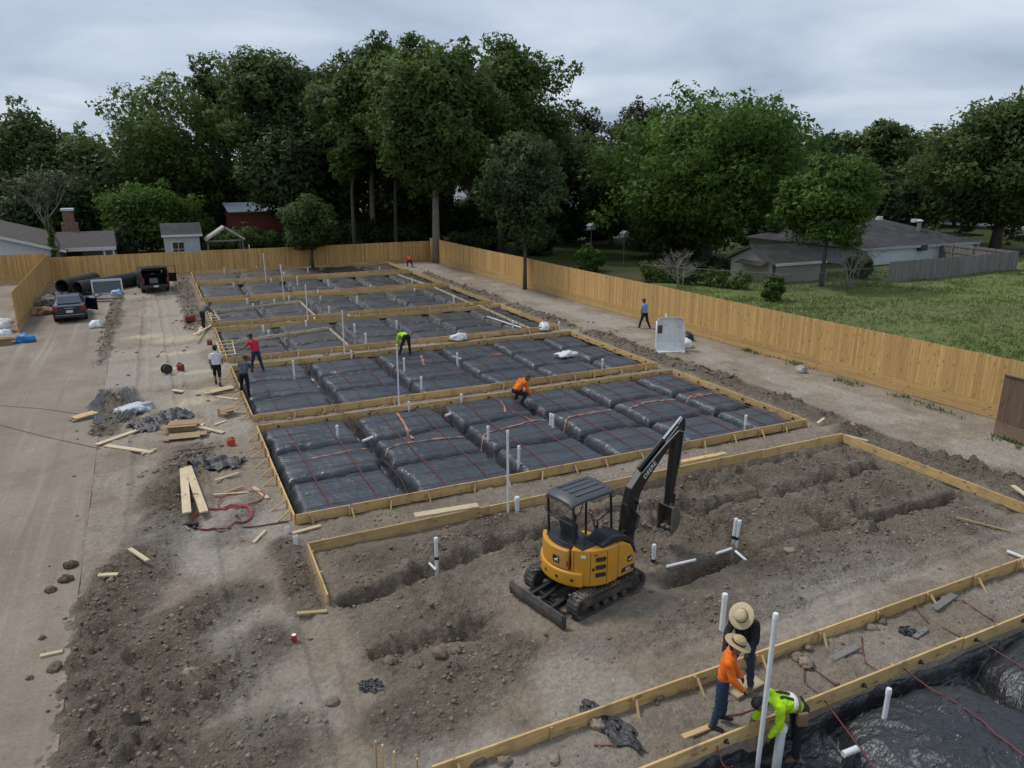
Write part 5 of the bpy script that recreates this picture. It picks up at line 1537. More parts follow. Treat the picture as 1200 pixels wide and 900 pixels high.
def person(lbl, loc, rz, pose, shirt, pants, boots, sleeve='long', hat=None, voxel=.02, scale=1.0, gloves=None, hair=HAIR, shorts=False, extra=None, group='workers on the site', hatmat=None):
    J = skeleton(pose)
    cones = []       # (p, q, rp, rq, region)
    def cn(p, q, a, b, m): cones.append((Vector(p), Vector(q), a, b, m))
    up_ = J['cdir']; fw = J['cfwd']
    sd_ = Vector((1, 0, 0))
    # trunk as a few overlapping ovals (left/right pairs give the width)
    for s in (-1, 1):
        cn(J['pelvis'] + sd_ * s * .075, J['pelvis'].lerp(J['spine'], .35) + sd_ * s * .065, .106, .094, 'pants')
        cn(J['spine'] + sd_ * s * .064 - (J['spine'] - J['pelvis']) * .62, J['chest'] + sd_ * s * .075 - up_ * .05, .112, .114, 'shirt')
        cn(J['chest'] + sd_ * s * .07 - up_ * .05, J['chest'] + sd_ * s * .12 - up_ * .02, .108, .075, 'shirt')
    cn(J['chest'], J['neck'] + up_ * .02, .075, .056, 'shirt')
    cn(J['neck'], J['head'] - J['hdir'] * .06, .054, .058, 'skin')
    h = J['head']; hd = J['hdir']; hf = J['hfwd']
    cn(h + hd * .03 - hf * .015, h + hd * .025 + hf * .02, .098, .092, 'skin')
    cn(h - hd * .05 + hf * .045, h - hd * .085 + hf * .06, .062, .045, 'skin')
    cn(h + hd * .06 - hf * .03, h + hd * .05 - hf * .045, .096, .092, 'hair'); cn(h - hd * .02 - hf * .055, h - hd * .05 - hf * .05, .075, .06, 'hair')
    cn(h + hd * .012 + hf * .105, h - hd * .028 + hf * .122, .012, .017, 'skin')       # nose
    for s in (-1, 1): cn(h + sd_ * s * .092 - hd * .01, h + sd_ * s * .098 - hd * .035 - hf * .01, .020, .014, 'skin')
    for s, nm in ((-1, 'L'), (1, 'R')):
        sh, el, wr = J['sh' + nm], J['el' + nm], J['wr' + nm]
        sl_m = 'shirt'
        fm = 'shirt' if sleeve == 'long' else 'skin'
        cn(J['chest'] + sd_ * s * .10 - up_ * .03, sh, .085, .068, 'shirt')
        if sleeve == 'long': cn(sh, el, .073, .060, 'shirt')
        else:
            md = sh.lerp(el, .62); cn(sh, md, .066, .060, 'shirt'); cn(md, el, .047, .042, 'skin')
        cn(el, wr, .058 if sleeve == 'long' else .043, .044 if sleeve == 'long' else .029, fm)
        hdv = J['hd' + nm]; g = 'glove' if gloves else 'skin'
        pal = wr + hdv * .075
        ax = hdv.cross(Vector((0, 0, 1)) if abs(hdv.z) < .9 else Vector((0, 1, 0))).normalized()
        bk = hdv.cross(ax).normalized()
        cn(wr, wr + hdv * .03, .029, .030, g)
        for k in range(4):                                  # palm and four curled fingers
            o_ = ax * ((k - 1.5) * .020)
            cn(wr + hdv * .02 + o_ * .7, pal + o_, .018, .0165, g)
            fl = (.068, .078, .073, .058)[k]
            kn_ = pal + o_ * 1.12 + hdv * fl * .5 + bk * .012; tp = kn_ + hdv * fl * .28 + bk * .030
            cn(pal + o_, kn_, .0105, .0095, g); cn(kn_, tp, .0095, .0080, g)
        th = wr + hdv * .03 + ax * (.034 * s) ; cn(wr + hdv * .012 + ax * .015 * s, th, .017, .0135, g); cn(th, th + hdv * .045 + bk * .02 + ax * .008 * s, .0125, .0095, g)
        hp, kn, an = J['hip' + nm], J['kn' + nm], J['an' + nm]
        cn(hp + Vector((0, 0, .03)), hp.lerp(kn, .45), .106, .088, 'pants'); cn(hp.lerp(kn, .45), kn, .088, .066, 'pants')
        if shorts:
            md = kn.lerp(an, .12); cn(kn, md, .066, .066, 'pants'); cn(md, kn.lerp(an, .35), .050, .055, 'skin'); cn(kn.lerp(an, .35), an, .055, .036, 'skin')
        else:
            cn(kn, kn.lerp(an, .35), .064, .066, 'pants'); cn(kn.lerp(an, .35), an + (kn - an) * .06, .066, .056, 'pants')
        ft = J['ft' + nm]
        cn(an + (kn - an) * .16, an - Vector((0, 0, .02)), .050, .052, 'boot')
        cn(an - ft * .045 + Vector((0, 0, -.042)), an + ft * .06 + Vector((0, 0, -.045)), .043, .042, 'boot'); cn(an + ft * .06 + Vector((0, 0, -.045)), an + ft * .165 + Vector((0, 0, -.055)), .043, .032, 'boot')
    mb = MB()
    for p, q, a, b, m in cones:
        d = q - p; L = d.length
        if L < 1e-5: d = Vector((0, 0, 1e-3)); L = 1e-3
        rot = d.to_track_quat('Z', 'Y').to_matrix()
        prof = [(a * math.sin(R(t)), -a * math.cos(R(t))) for t in (0, 30, 60)] + [(a, 0), (b, L)] + [(b * math.sin(R(t)), L + b * math.cos(R(t))) for t in (60, 30, 0)]
        mb.lathe(prof, 12, p, rot)
    me = bpy.data.meshes.new('tmp'); me.from_pydata(mb.v, [], mb.f)
    to = bpy.data.objects.new('tmp', me); C.objects.link(to)
    md = to.modifiers.new('r', 'REMESH'); md.mode = 'VOXEL'; md.voxel_size = voxel
    sm = to.modifiers.new('s', 'SMOOTH'); sm.factor = .5; sm.iterations = 2 if voxel > .013 else 3
    dg = bpy.context.evaluated_depsgraph_get()
    m2 = bpy.data.meshes.new_from_object(to.evaluated_get(dg))
    bpy.data.objects.remove(to); bpy.data.meshes.remove(me)
    n = len(m2.vertices); co = np.zeros(n * 3); m2.vertices.foreach_get('co', co); co = co.reshape(-1, 3)
    no = np.zeros(n * 3); m2.vertices.foreach_get('normal', no); no = no.reshape(-1, 3)
    regs = ['skin', 'shirt', 'pants', 'boot', 'hair', 'glove']
    best = np.full(n, 1e9); reg = np.zeros(n, int)
    for p, q, a, b, m in cones:
        p_ = np.array(p); d = np.array(q - p); L2 = d @ d + 1e-9
        t = np.clip((co - p_) @ d / L2, 0, 1)
        ds = np.linalg.norm(co - p_ - t[:, None] * d, axis=1) - (a + (b - a) * t)
        k = ds < best
        best[k] = ds[k]; reg[k] = regs.index(m)
    # cloth folds
    fold = 1 - 2.2 * np.abs(fbm(co[:, 0] * 7 + co[:, 2] * 4, co[:, 2] * 8 + co[:, 1] * 7, 3, 200))
    amp = np.where((reg == 1) | (reg == 2), .013, .001)
    co = co + no * (fold * amp)[:, None]
    m2.vertices.foreach_set('co', co.ravel())
    m2.materials.clear()
    for m in (SKIN, shirt, pants, boots, hair, gloves or GLOVE): m2.materials.append(m)
    mi = np.zeros(len(m2.polygons), np.int32)
    for i, pl in enumerate(m2.polygons):
        r = [reg[v] for v in pl.vertices]; mi[i] = max(set(r), key=r.count)
    m2.polygons.foreach_set('material_index', mi)
    m2.polygons.foreach_set('use_smooth', np.ones(len(m2.polygons), bool))
    m2.update()
    t = thing('person', lbl, 'person', loc, rz, group, scale)
    bo = bpy.data.objects.new('body', m2); link(bo, t, local=I4)
    if voxel < .013:
        for s in (-1, 1):
            MB().lathe([(0, -.012), (.009, -.008), (.012, 0), (.009, .008), (0, .012)], 8, h + hd * .018 + hf * .098 + sd_ * s * .034).build('eye', plain('eye', (.05, .04, .035), .2), t, smooth='all', local=I4)
        MB().bar(h - hd * .055 + hf * .104 - sd_ * .022, h - hd * .055 + hf * .104 + sd_ * .022, .012, .008).build('mouth', plain('lips', (.18, .07, .055), .5), t, local=I4)
    if hat:
        q = hd.to_track_quat('Z', 'Y').to_matrix().to_4x4()
        m4 = Matrix.Translation(h + hd * .075 - hf * .01) @ q
        if hat == 'straw':
            prof = [(.205, -.012), (.215, -.004), (.205, .004), (.15, .012), (.112, .018), (.108, .06), (.098, .105), (.07, .128), (.0, .132)]
            ho = MB().lathe(prof, 28)
            ho.v = [(x, y * 1.1, z + .02 * (x / .23) ** 2 - .012 * (y / .23) ** 2) for x, y, z in ho.v]
            hb = ho.build('straw_hat', hatmat or STRAWM, t, smooth='x', local=m4)
            MB().lathe([(.113, .018), (.116, .022), (.112, .052), (.108, .054)], 28).build('hat_band', HATB, hb, smooth='x', local=Matrix.Scale(1.0, 4) @ Matrix.Diagonal((1, 1.1, 1, 1)))
        else:
            prof = [(.108, -.02), (.112, .0), (.108, .04), (.085, .075), (.045, .095), (0, .10)]
            ho = MB().lathe(prof, 16)
            vis = [(-.075, .09), (-.06, .17), (0, .19), (.06, .17), (.075, .09)]
            ho.prism(vis, -.018, -.008, 'z')
            ho.build('cap', hatmat or CAP, t, smooth='x', local=m4)
    if extra: extra(t, J)
    return t
def spot(px, py, z=None):
    x, y, _ = G(px, py, 0 if z is None else z)
    if z is None:
        z = gz(x, y); x, y, _ = G(px, py, z); z = gz(x, y)
    return (x, y, z)
STAND = dict(lean=6, curl=6, nod=15, armL=(8, 10, 15), armR=(12, 10, 20), legL=(4, 4, 4), legR=(-3, 4, 3))
WALK = dict(lean=6, curl=3, nod=5, armL=(-18, 12, 18), armR=(22, 12, 25), legL=(24, 3, 10), legR=(-16, 3, 14), footR=20)
BEND = dict(lean=72, curl=22, nod=15, armL=(22, 8, 30), armR=(8, 8, 20), legL=(6, 8, 4), legR=(-4, 8, 3))
# worker in orange, looking down beside the form board
person('worker in bright orange shirt and wide straw hat standing between form boards', spot(843, 849, .06), R(-135),
       dict(lean=4, curl=9, nod=8, armL=(12, 10, 26), armR=(18, 8, 24), legL=(5, 5, 5), legR=(-5, 5, 4)), ORANGE, DENIM, DBOOT, 'long', 'straw', .0105, .95, gloves=GLOVE)
# worker in dark clothes stepping on the board
person('worker in dark shirt and round straw hat with one foot on a wooden plank', spot(868, 801, .10), R(118),
       dict(lean=9, curl=12, nod=34, armL=(30, 14, 30), armR=(34, 8, 28), legL=(8, 8, 10), legR=(30, 6, 38), footR=0), DARKS, DENIM, BOOT, 'long', 'straw',   .0105, .99, gloves=GLOVE, hatmat=plain('pale_straw_hat', (.54, .44, .26), .8, .15, 22, bump=.01))
# worker in lime green bending over the form
def belt(t, J):
    pv = J['pelvis']; sp = J['spine']
    c = pv.lerp(sp, .55); ax = (sp - pv).normalized()
    m4 = Matrix.Translation(c) @ ax.to_track_quat('Z', 'Y').to_matrix().to_4x4()
    MB().lathe([(.168, -.03), (.182, -.028), (.182, .028), (.168, .03)], 24).build('tool_belt', KHAKI, t, smooth='x', local=m4 @ Matrix.Diagonal((1.06, .80, 1, 1)))
    for s in (-1, 1):
        p = J['hip' + ('L' if s < 0 else 'R')] + Vector((s * .10, .05, -.06))
        MB().box((p.x, p.y, p.z), (.10, .17, .25)).box((p.x + s * .035, p.y, p.z + .03), (.04, .13, .14)).build('tool_pouch', KHAKI, t, bevel=.04, seg_=3, smooth='x', local=I4)
def suspenders(t, J):
    belt(t, J)
    back = -J['cfwd']
    for s in (-1, 1):
        p0 = J['pelvis'].lerp(J['spine'], .6) + back * .112 + Vector((s * .07, 0, 0)); p1 = J['chest'] + back * .098 + Vector((s * .085, 0, 0)); pm = J['spine'] * .4 + J['chest'] * .6 + back * .125 + Vector((s * .06, 0, 0))
        mb = MB(); mb.bar(p0, pm, .05, .012, up=back); mb.bar(pm, p1, .05, .012, up=back)
        mb.build('suspender', plain('black_webbing', (.012, .012, .013), .7), t, local=I4)
    c = J['pelvis'].lerp(J['spine'], .72); ax = (J['spine'] - J['pelvis']).normalized()
    MB().lathe([(.166, -.05), (.176, -.045), (.176, .045), (.166, .05)], 24).build('undershirt_hem', WHITES, t, smooth='x', local=Matrix.Translation(c) @ ax.to_track_quat('Z', 'Y').to_matrix().to_4x4() @ Matrix.Diagonal((1.03, .78, 1, 1)))
person('worker in lime green shirt with tool belt bending over the form board', spot(930, 882, -.30), R(72),
       dict(lean=66, curl=16, nod=20, armL=(4, 10, 22), armR=(12, 8, 30), legL=(8, 7, 6), legR=(-4, 7, 6)), LIME, DARKP, BOOT, 'long', None, .0105, 1.0, gloves=None, extra=suspenders)
# the others, farther off
person('worker in orange crouching at the form board with one arm reaching forward', spot(604, 474, .12), R(-80),
       dict(lean=38, curl=16, nod=20, armL=(88, 18, 4), armR=(18, 6, 10), legL=(88, 12, 128), legR=(72, 14, 120), footL=0, footR=15), ORANGE, DARKP, DBOOT, 'long', None, .019, 1.02)
person('worker in lime vest and dark trousers bending with legs astride on the black sheeting', spot(477, 416, .12), R(10),
       dict(lean=80, curl=18, nod=20, armL=(5, 10, 12), armR=(12, 8, 10), legL=(4, 24, 3), legR=(6, 10, 3)), LIME, DARKP, DBOOT, 'long', None, .022, 1.02)
person('worker in a red shirt and jeans standing on the form board', spot(302, 436, .10), R(25),
       dict(lean=16, curl=10, nod=18, armL=(30, 40, 40), armR=(14, 20, 20), legL=(12, 9, 8), legR=(-8, 9, 6)), REDS, DENIM, DBOOT, 'short', 'cap', .022, 1.02, hatmat=HAIR)
person('worker in a white shirt and black shorts walking past the black pad', spot(256, 452), R(-12), WALK, WHITES, BLKSH, DBOOT, 'short', 'cap', .022, 1.0, shorts=True)
person('worker in a slate shirt and straw hat bending at the corner of the black pad', spot(288, 464, .05), R(-25),
       dict(lean=20, curl=14, nod=20, armL=(35, 12, 30), armR=(35, 10, 25), legL=(10, 8, 8), legR=(-6, 8, 6)), SLATE, BLKSH, DBOOT, 'short', 'straw', .022, .98)
person('worker in grey bending beside a red power tool', spot(239, 385), R(-60),
       dict(lean=38, curl=14, nod=20, armL=(30, 10, 25), armR=(25, 10, 22), legL=(8, 7, 6), legR=(-3, 7, 6)), GREYS, DARKP, DBOOT, 'long', None, .02, 1.0)
person('worker in a red top crouching at the corner of a far pad', spot(481, 325), R(-10),
       dict(lean=48, curl=14, nod=15, armL=(40, 14, 20), armR=(30, 14, 30), legL=(70, 12, 105), legR=(62, 14, 100), footL=0, footR=10), cloth('bright_red_top', (.66, .05, .04)), DARKP, DBOOT, 'short', None, .022, 1.0)
person('worker in a light blue shirt walking beside the cedar fence', spot(755, 384), R(12), dict(WALK, armL=(-4, 16, 12), armR=(10, 16, 14)), BLUES, DARKP, BOOT, 'short', 'cap', .022, 1.02, hatmat=REDCAP)
# ================================================================== TREES AND SHRUBS
M_bark = plain('bark', (.085, .070, .056), .9, .3, 3, bump=.05)
M_bark2 = plain('pale_bark', (.20, .175, .145), .9, .3, 3, bump=.04)
LEAF = {'dark': leafmat('leaf_dark_green', (.048, .084, .022), (.135, .192, .053), .42),
        'mid': leafmat('leaf_mid_green', (.056, .098, .021), (.155, .225, .055), .42),
        'bright': leafmat('leaf_bright_green', (.046, .095, .014), (.145, .245, .042), .42),
        'olive': leafmat('leaf_olive', (.040, .048, .020), (.110, .115, .050), .25),
        'black': leafmat('leaf_deep_shade', (.032, .060, .019), (.088, .130, .040), .35)}  # deep shade among the trees is put into this darker leaf colour
def leaf_cloud(centers, radii, per, size, flat=.75, seed=0):
    rg = np.random.RandomState(seed)
    n = len(centers)
    cnt = np.maximum(12, (per * (radii / radii.mean()) ** 2)).astype(int)
    idx = np.repeat(np.arange(n), cnt); m = len(idx)
    d = rg.randn(m, 3); d /= np.linalg.norm(d, axis=1)[:, None]
    r = rg.rand(m) ** .45
    off = d * r[:, None] * radii[idx][:, None] * np.array([1, 1, flat])
    P = centers[idx] + off
    nr = d * .5 + np.array([0, 0, .55]) + rg.randn(m, 3) * .6
    nr /= np.linalg.norm(nr, axis=1)[:, None]
    ow = P - centers.mean(0); ow /= np.linalg.norm(ow, axis=1)[:, None] + 1e-6
    ref = d * .5 + ow + np.array([0, 0, .25])
    nr = nr * np.where((nr * ref).sum(1) < 0, -1.0, 1.0)[:, None]
    a = np.cross(nr, rg.randn(m, 3)); a /= np.linalg.norm(a, axis=1)[:, None]
    b = np.cross(nr, a)
    s = size * (.40 + 1.35 * rg.rand(m) ** 1.8)
    a = a * s[:, None]; b = b * (s * .55)[:, None]
    v = np.stack([P - a * 1.1, P + b * 1.25 + a * .5, P - b * 1.25 + a * .75], 1).reshape(-1, 3)
    f = np.arange(3 * m).reshape(-1, 3)
    gn = np.cross(v.reshape(-1, 3, 3)[:, 1] - v.reshape(-1, 3, 3)[:, 0], v.reshape(-1, 3, 3)[:, 2] - v.reshape(-1, 3, 3)[:, 0])
    fl = (gn * nr).sum(1) < 0
    f[fl] = f[fl][:, ::-1]
    vnm = d * .35 + ow * .45 + nr * .8; vnm /= np.linalg.norm(vnm, axis=1)[:, None] + 1e-6
    leaf_cloud.normals = np.repeat(vnm, 3, 0)
    ct = rg.rand(n) * .55
    t = np.clip(ct[idx] + .35 * rg.rand(m), 0, 1)
    return v, f, np.repeat(t, 3)
def tree(lbl, base, h, w_, kind='mid', z0=.28, nclump=90, per=150, size=.26, trunk_r=.28, seed=1, open_=0.0, group=None, cat='tree', bark=None, lean=(0, 0), shape=1.0, name='tree', clump=.20, forks=None):
    """h: height of the top, w_: crown width, z0: crown bottom as a share of h"""
    rg = np.random.RandomState(seed)
    t = thing(name, lbl, cat, base, 0, group)
    rx = w_ / 2; zb = h * z0; zc = zb + (h - zb) * .46; rz_up = h - zc; rz_dn = zc - zb
    C_ = []; Rr = []
    while len(C_) < nclump:
        d = rg.randn(3); d /= np.linalg.norm(d)
        r = (.30 + .70 * rg.rand() ** .55) * (1 - open_ * rg.rand() * .0)
        cr_ = clump * w_ * (.6 + .7 * rg.rand())
        cr_ = min(cr_, .30 * (h - zb))
        p = d * r
        k = 1 - cr_ / max(rx, .1) * .75
        # lobed outline
        lob = 1 + .13 * math.sin(3 * math.atan2(d[1], d[0]) + seed) + .10 * math.sin(5 * d[2] * 2 + seed * 2 + 2 * d[0])
        x = p[0] * rx * k * lob; y = p[1] * rx * k * lob
        kz = 1 - cr_ * .7 / max(rz_up, .1)
        z = zc + p[2] * (rz_up * kz if p[2] > 0 else rz_dn * .9) * (shape if p[2] < 0 else 1)
        C_.append((x + lean[0] * h * (z / h) ** 2, y + lean[1] * h * (z / h) ** 2, z)); Rr.append(cr_)
    for i in range(int(nclump * .30)):          # thin sprays sticking out of the crown
        k = rg.randint(len(C_)); p = np.array(C_[k]); dd = p - np.array([p[0] * .0, 0, zc]); dd = dd / (np.linalg.norm(dd) + 1e-6)
        C_.append(tuple(p + dd * Rr[k] * (.75 + .25 * rg.rand()) + rg.randn(3) * .15 * Rr[k])); Rr.append(Rr[k] * (.30 + .2 * rg.rand()))
    C_ = np.array(C_); Rr = np.array(Rr)
    v, f, ti = leaf_cloud(C_, Rr, per * 1.12, size * .94, .72, seed)
    npmesh('crown', v, f, LEAF[kind], t, attrs={'tint': ti}, local=Matrix.Identity(4), smooth=True, normals=leaf_cloud.normals)
    mb = MB()
    top = Vector((lean[0] * h * .3, lean[1] * h * .3, zb + (zc - zb) * .55))
    path = [(0, 0, -.2), (top.x * .1, top.y * .1, top.z * .33), (top.x * .4 + .06 * rg.randn(), top.y * .4, top.z * .66), top]
    mb.tube(path, [trunk_r * 1.35, trunk_r, trunk_r * .85, trunk_r * .62], 9)
    tk = mb.build('trunk', bark or M_bark, t, smooth='all', local=Matrix.Identity(4))
    mb = MB()
    sel = rg.permutation(len(C_))[:min(26, len(C_))]
    for i in sel:
        c = Vector(C_[i]); u = .35 + .65 * rg.rand()
        s0 = Vector((top.x * .3, top.y * .3, top.z * .6)).lerp(top, u)
        m1 = s0.lerp(c, .45) + Vector((0, 0, .08 * (c - s0).length)) + Vector(rg.randn(3)) * .15
        r0 = trunk_r * (.28 + .22 * rg.rand())
        mb.tube([s0, m1, c], [r0, r0 * .6, r0 * .15], 5)
    mb.build('limbs', bark or M_bark, t, smooth='all', local=Matrix.Identity(4))
    return t
def TP(px, d, ytop, wpx, **k):
    """tree whose crown centre shows at column px, horizontal distance d, top at row ytop, crown wpx wide"""
    x, y, z = PD(px, d, ytop)
    dep = x * SY + y * CY
    return dict(base=(x, y, -.05), h=z, w_=wpx * dep / FPX / math.cos(PITCH) * .98)
def addtree(lbl, px, d, ytop, wpx, kind, **k):
    q = TP(px, d, ytop, wpx)
    b = k.pop('base', None)
    if b: q['base'] = b
    return tree(lbl, q['base'], q['h'], q['w_'], kind, **k)
def at_base(px, py, ytop, wpx):
    x, y, _ = G(px, py); dep = x * SY + y * CY
    return dict(base=(x, y, -.05), h=ztop(x, y, ytop), w_=wpx * dep / FPX / math.cos(PITCH))
GB = 'tall trees behind the back fence'
sd0 = 10
# the tall group behind the back fence
for px_, d_1, yt_, lb_ in ((402, 84, 60, 'slender pale trunked tree behind the back fence'), (455, 86, 70, 'leaning slender pale trunked tree left of the fence corner')):
    q = TP(px_, d_1, yt_, 70)
    tree(lb_, q['base'], q['h'], q['w_'], 'mid', .34, 60, 140, .24, .20, int(px_), group=GB, bark=M_bark, clump=.2, lean=(.08, 0))
q = at_base(512, 308, 27, 150)
tree('tall tree with a pale straight trunk at the corner of the two cedar fences', q['base'], q['h'], q['w_'], 'mid', .33, 150, 230, .24, .36, 21, group=GB, bark=M_bark2, clump=.15)
addtree('tall broad tree right of the pale trunk at the fence corner', 585, 86, 34, 150, 'mid', z0=.24, nclump=150, per=220, size=.25, seed=22, group=GB, clump=.15)
addtree('tall dark tree left of the pale trunk at the fence corner', 425, 92, 28, 140, 'dark', z0=.33, nclump=150, per=220, size=.25, seed=23, group=GB, bark=M_bark2, trunk_r=.34, clump=.15)
addtree('tall dark tree with a round top above the red shed', 316, 98, 36, 122, 'dark', z0=.24, nclump=130, per=200, size=.26, seed=24, group=GB, clump=.15)
addtree('dark treetop closing the gap between the two tallest left trees', 368, 104, 62, 90, 'dark', z0=.3, nclump=80, per=180, size=.26, seed=19, group=GB, clump=.16)
addtree('small airy treetop beside the round dark treetop above the red shed', 250, 112, 56, 75, 'dark', z0=.4, nclump=55, per=130, size=.28, seed=25, group=GB)
addtree('open airy tree with sky showing through behind the white shed', 190, 108, 74, 150, 'mid', z0=.30, nclump=85, per=130, size=.26, seed=126, group=GB, clump=.15)
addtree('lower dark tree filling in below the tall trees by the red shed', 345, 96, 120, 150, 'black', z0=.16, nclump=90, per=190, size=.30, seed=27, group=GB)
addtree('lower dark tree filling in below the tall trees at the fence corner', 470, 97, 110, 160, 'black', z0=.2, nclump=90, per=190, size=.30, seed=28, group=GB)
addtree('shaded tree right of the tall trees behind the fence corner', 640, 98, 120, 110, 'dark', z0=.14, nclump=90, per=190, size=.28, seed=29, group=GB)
# left background
GLB = 'trees behind the house with the chimney'
addtree('dark tree with a rounded top behind the house with the chimney', 28, 125, 118, 110, 'dark', z0=.15, nclump=80, per=160, size=.32, seed=31, group=GLB)
addtree('lower dark tree between the rounded tree and the airy tree', 98, 122, 148, 110, 'dark', z0=.12, nclump=70, per=160, size=.32, seed=32, group=GLB)
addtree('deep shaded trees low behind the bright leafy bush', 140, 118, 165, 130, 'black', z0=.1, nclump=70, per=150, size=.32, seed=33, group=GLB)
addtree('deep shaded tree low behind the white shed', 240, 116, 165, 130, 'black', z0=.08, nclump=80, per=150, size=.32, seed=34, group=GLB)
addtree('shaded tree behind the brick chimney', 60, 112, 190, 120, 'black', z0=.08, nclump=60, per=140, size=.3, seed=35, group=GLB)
addtree('bright green bushy tree behind the back fence beside the white shed', 166, 96, 204, 108, 'bright', z0=.06, nclump=90, per=170, size=.20, trunk_r=.15, seed=36)
addtree('low pale green bush beside the bright bushy tree', 222, 98, 232, 50, 'mid', z0=.02, nclump=40, per=120, size=.2, trunk_r=.1, seed=37, cat='bush', name='bush')
# trees standing on the site side of the fence
q = at_base(366, 309, 222, 66)
k_ = 73.1 / q['base'][1]; q['base'] = (q['base'][0] * k_, 73.1, -.05); q['h'] = ztop(q['base'][0], 73.1, 222)
tree('small leafy tree standing at the back fence', q['base'], q['h'], q['w_'], 'dark', .24, 50, 150, .18, .16, 41)
q = at_base(615, 334, 138, 108)
k_ = (fxr(q['base'][1]) - .55) / q['base'][0]; q['base'] = (q['base'][0] * k_, q['base'][1] * k_, -.05)
tree('slim tree with drooping foliage standing at the right-hand fence', q['base'], q['h'], q['w_'], 'black', .26, 80, 120, .17, .14, 43, clump=.13, lean=(.06, .05))
# behind the right fence
GRB = 'trees behind the grass field'
addtree('pale airy tree behind the slim tree at the fence', 688, 118, 114, 62, 'olive', z0=.25, nclump=45, per=110, size=.28, seed=43, group=GRB)
addtree('brownish airy tree with bare twigs showing', 742, 112, 106, 95, 'olive', z0=.22, nclump=75, per=120, size=.28, seed=44, group=GRB, clump=.13)
q = TP(843, 78, 92, 250)
tree('huge round bright green tree behind the beige shed', q['base'], q['h'], q['w_'], 'bright', .13, 210, 230, .22, .5, 45, clump=.13)
q = at_base(962, 338, 168, 112)
tree('lighter green tree standing in front of the white house', q['base'], q['h'], q['w_'], 'bright', .26, 100, 150, .15, .16, 46, clump=.16)
addtree('shaded tree behind the big round green tree on its left', 720, 95, 165, 100, 'black', z0=.08, nclump=70, per=150, size=.28, seed=47, group=GRB)
addtree('shaded low tree under the big round green tree', 800, 84, 190, 120, 'dark', z0=.04, nclump=70, per=150, size=.24, seed=48, group=GRB)
for i, (px, d, yt, wp, kd) in enumerate(((1000, 150, 145, 80, 'dark'), (1045, 145, 128, 75, 'dark'), (1085, 160, 150, 80, 'dark'), (965, 140, 150, 70, 'black'), (1020, 128, 190, 90, 'black'))):
    addtree(['dark tree behind the roof of the white house', 'taller dark tree behind the roof vent of the white house', 'dark tree behind the distant white house', 'deep shaded tree behind the big round tree', 'low shaded tree right behind the roof of the white house'][i], px, d, yt, wp, kd, z0=.1, nclump=70, per=130, size=.34, seed=50 + i, group=GRB)
q = at_base(1165, 296, 97, 190)
tree('large dark spreading tree with a thick trunk beside the white house', q['base'], q['h'], q['w_'], 'dark', .17, 170, 210, .26, .55, 56, clump=.14)
addtree('dark tree behind the large spreading tree', 1215, 125, 118, 130, 'dark', z0=.12, nclump=70, per=140, size=.32, seed=57, group=GRB)
addtree('second dark trunked tree left of the large spreading tree', 1105, 112, 150, 80, 'black', z0=.22, nclump=70, per=140, size=.3, seed=58, group=GRB)
# hazy far wood closing the horizon
GW = 'far trees along the horizon'
PROTO = []
for i in range(34):
    px = -80 + i * 42 + random.uniform(-12, 12)
    q = TP(px, 158 + random.uniform(-12, 24), random.uniform(163, 186), random.uniform(90, 125))
    if len(PROTO) < 5:
        o = tree('distant dark tree in the wood closing the horizon', q['base'], q['h'], q['w_'], ['dark', 'black', 'dark', 'black', 'dark'][len(PROTO)], .02, 46, 120, .42, .3, 70 + i, group=GW)
        PROTO.append((o, q['h'], q['w_']))
    else:
        src, h0, w0 = PROTO[i % 5]
        o = src.copy(); C.objects.link(o); o.location = q['base']; o.rotation_euler = (0, 0, random.uniform(0, 6)); o.scale = (q['w_'] / w0, q['w_'] / w0, q['h'] / h0)
        for ch in src.children:
            c = ch.copy(); C.objects.link(c); c.parent = o
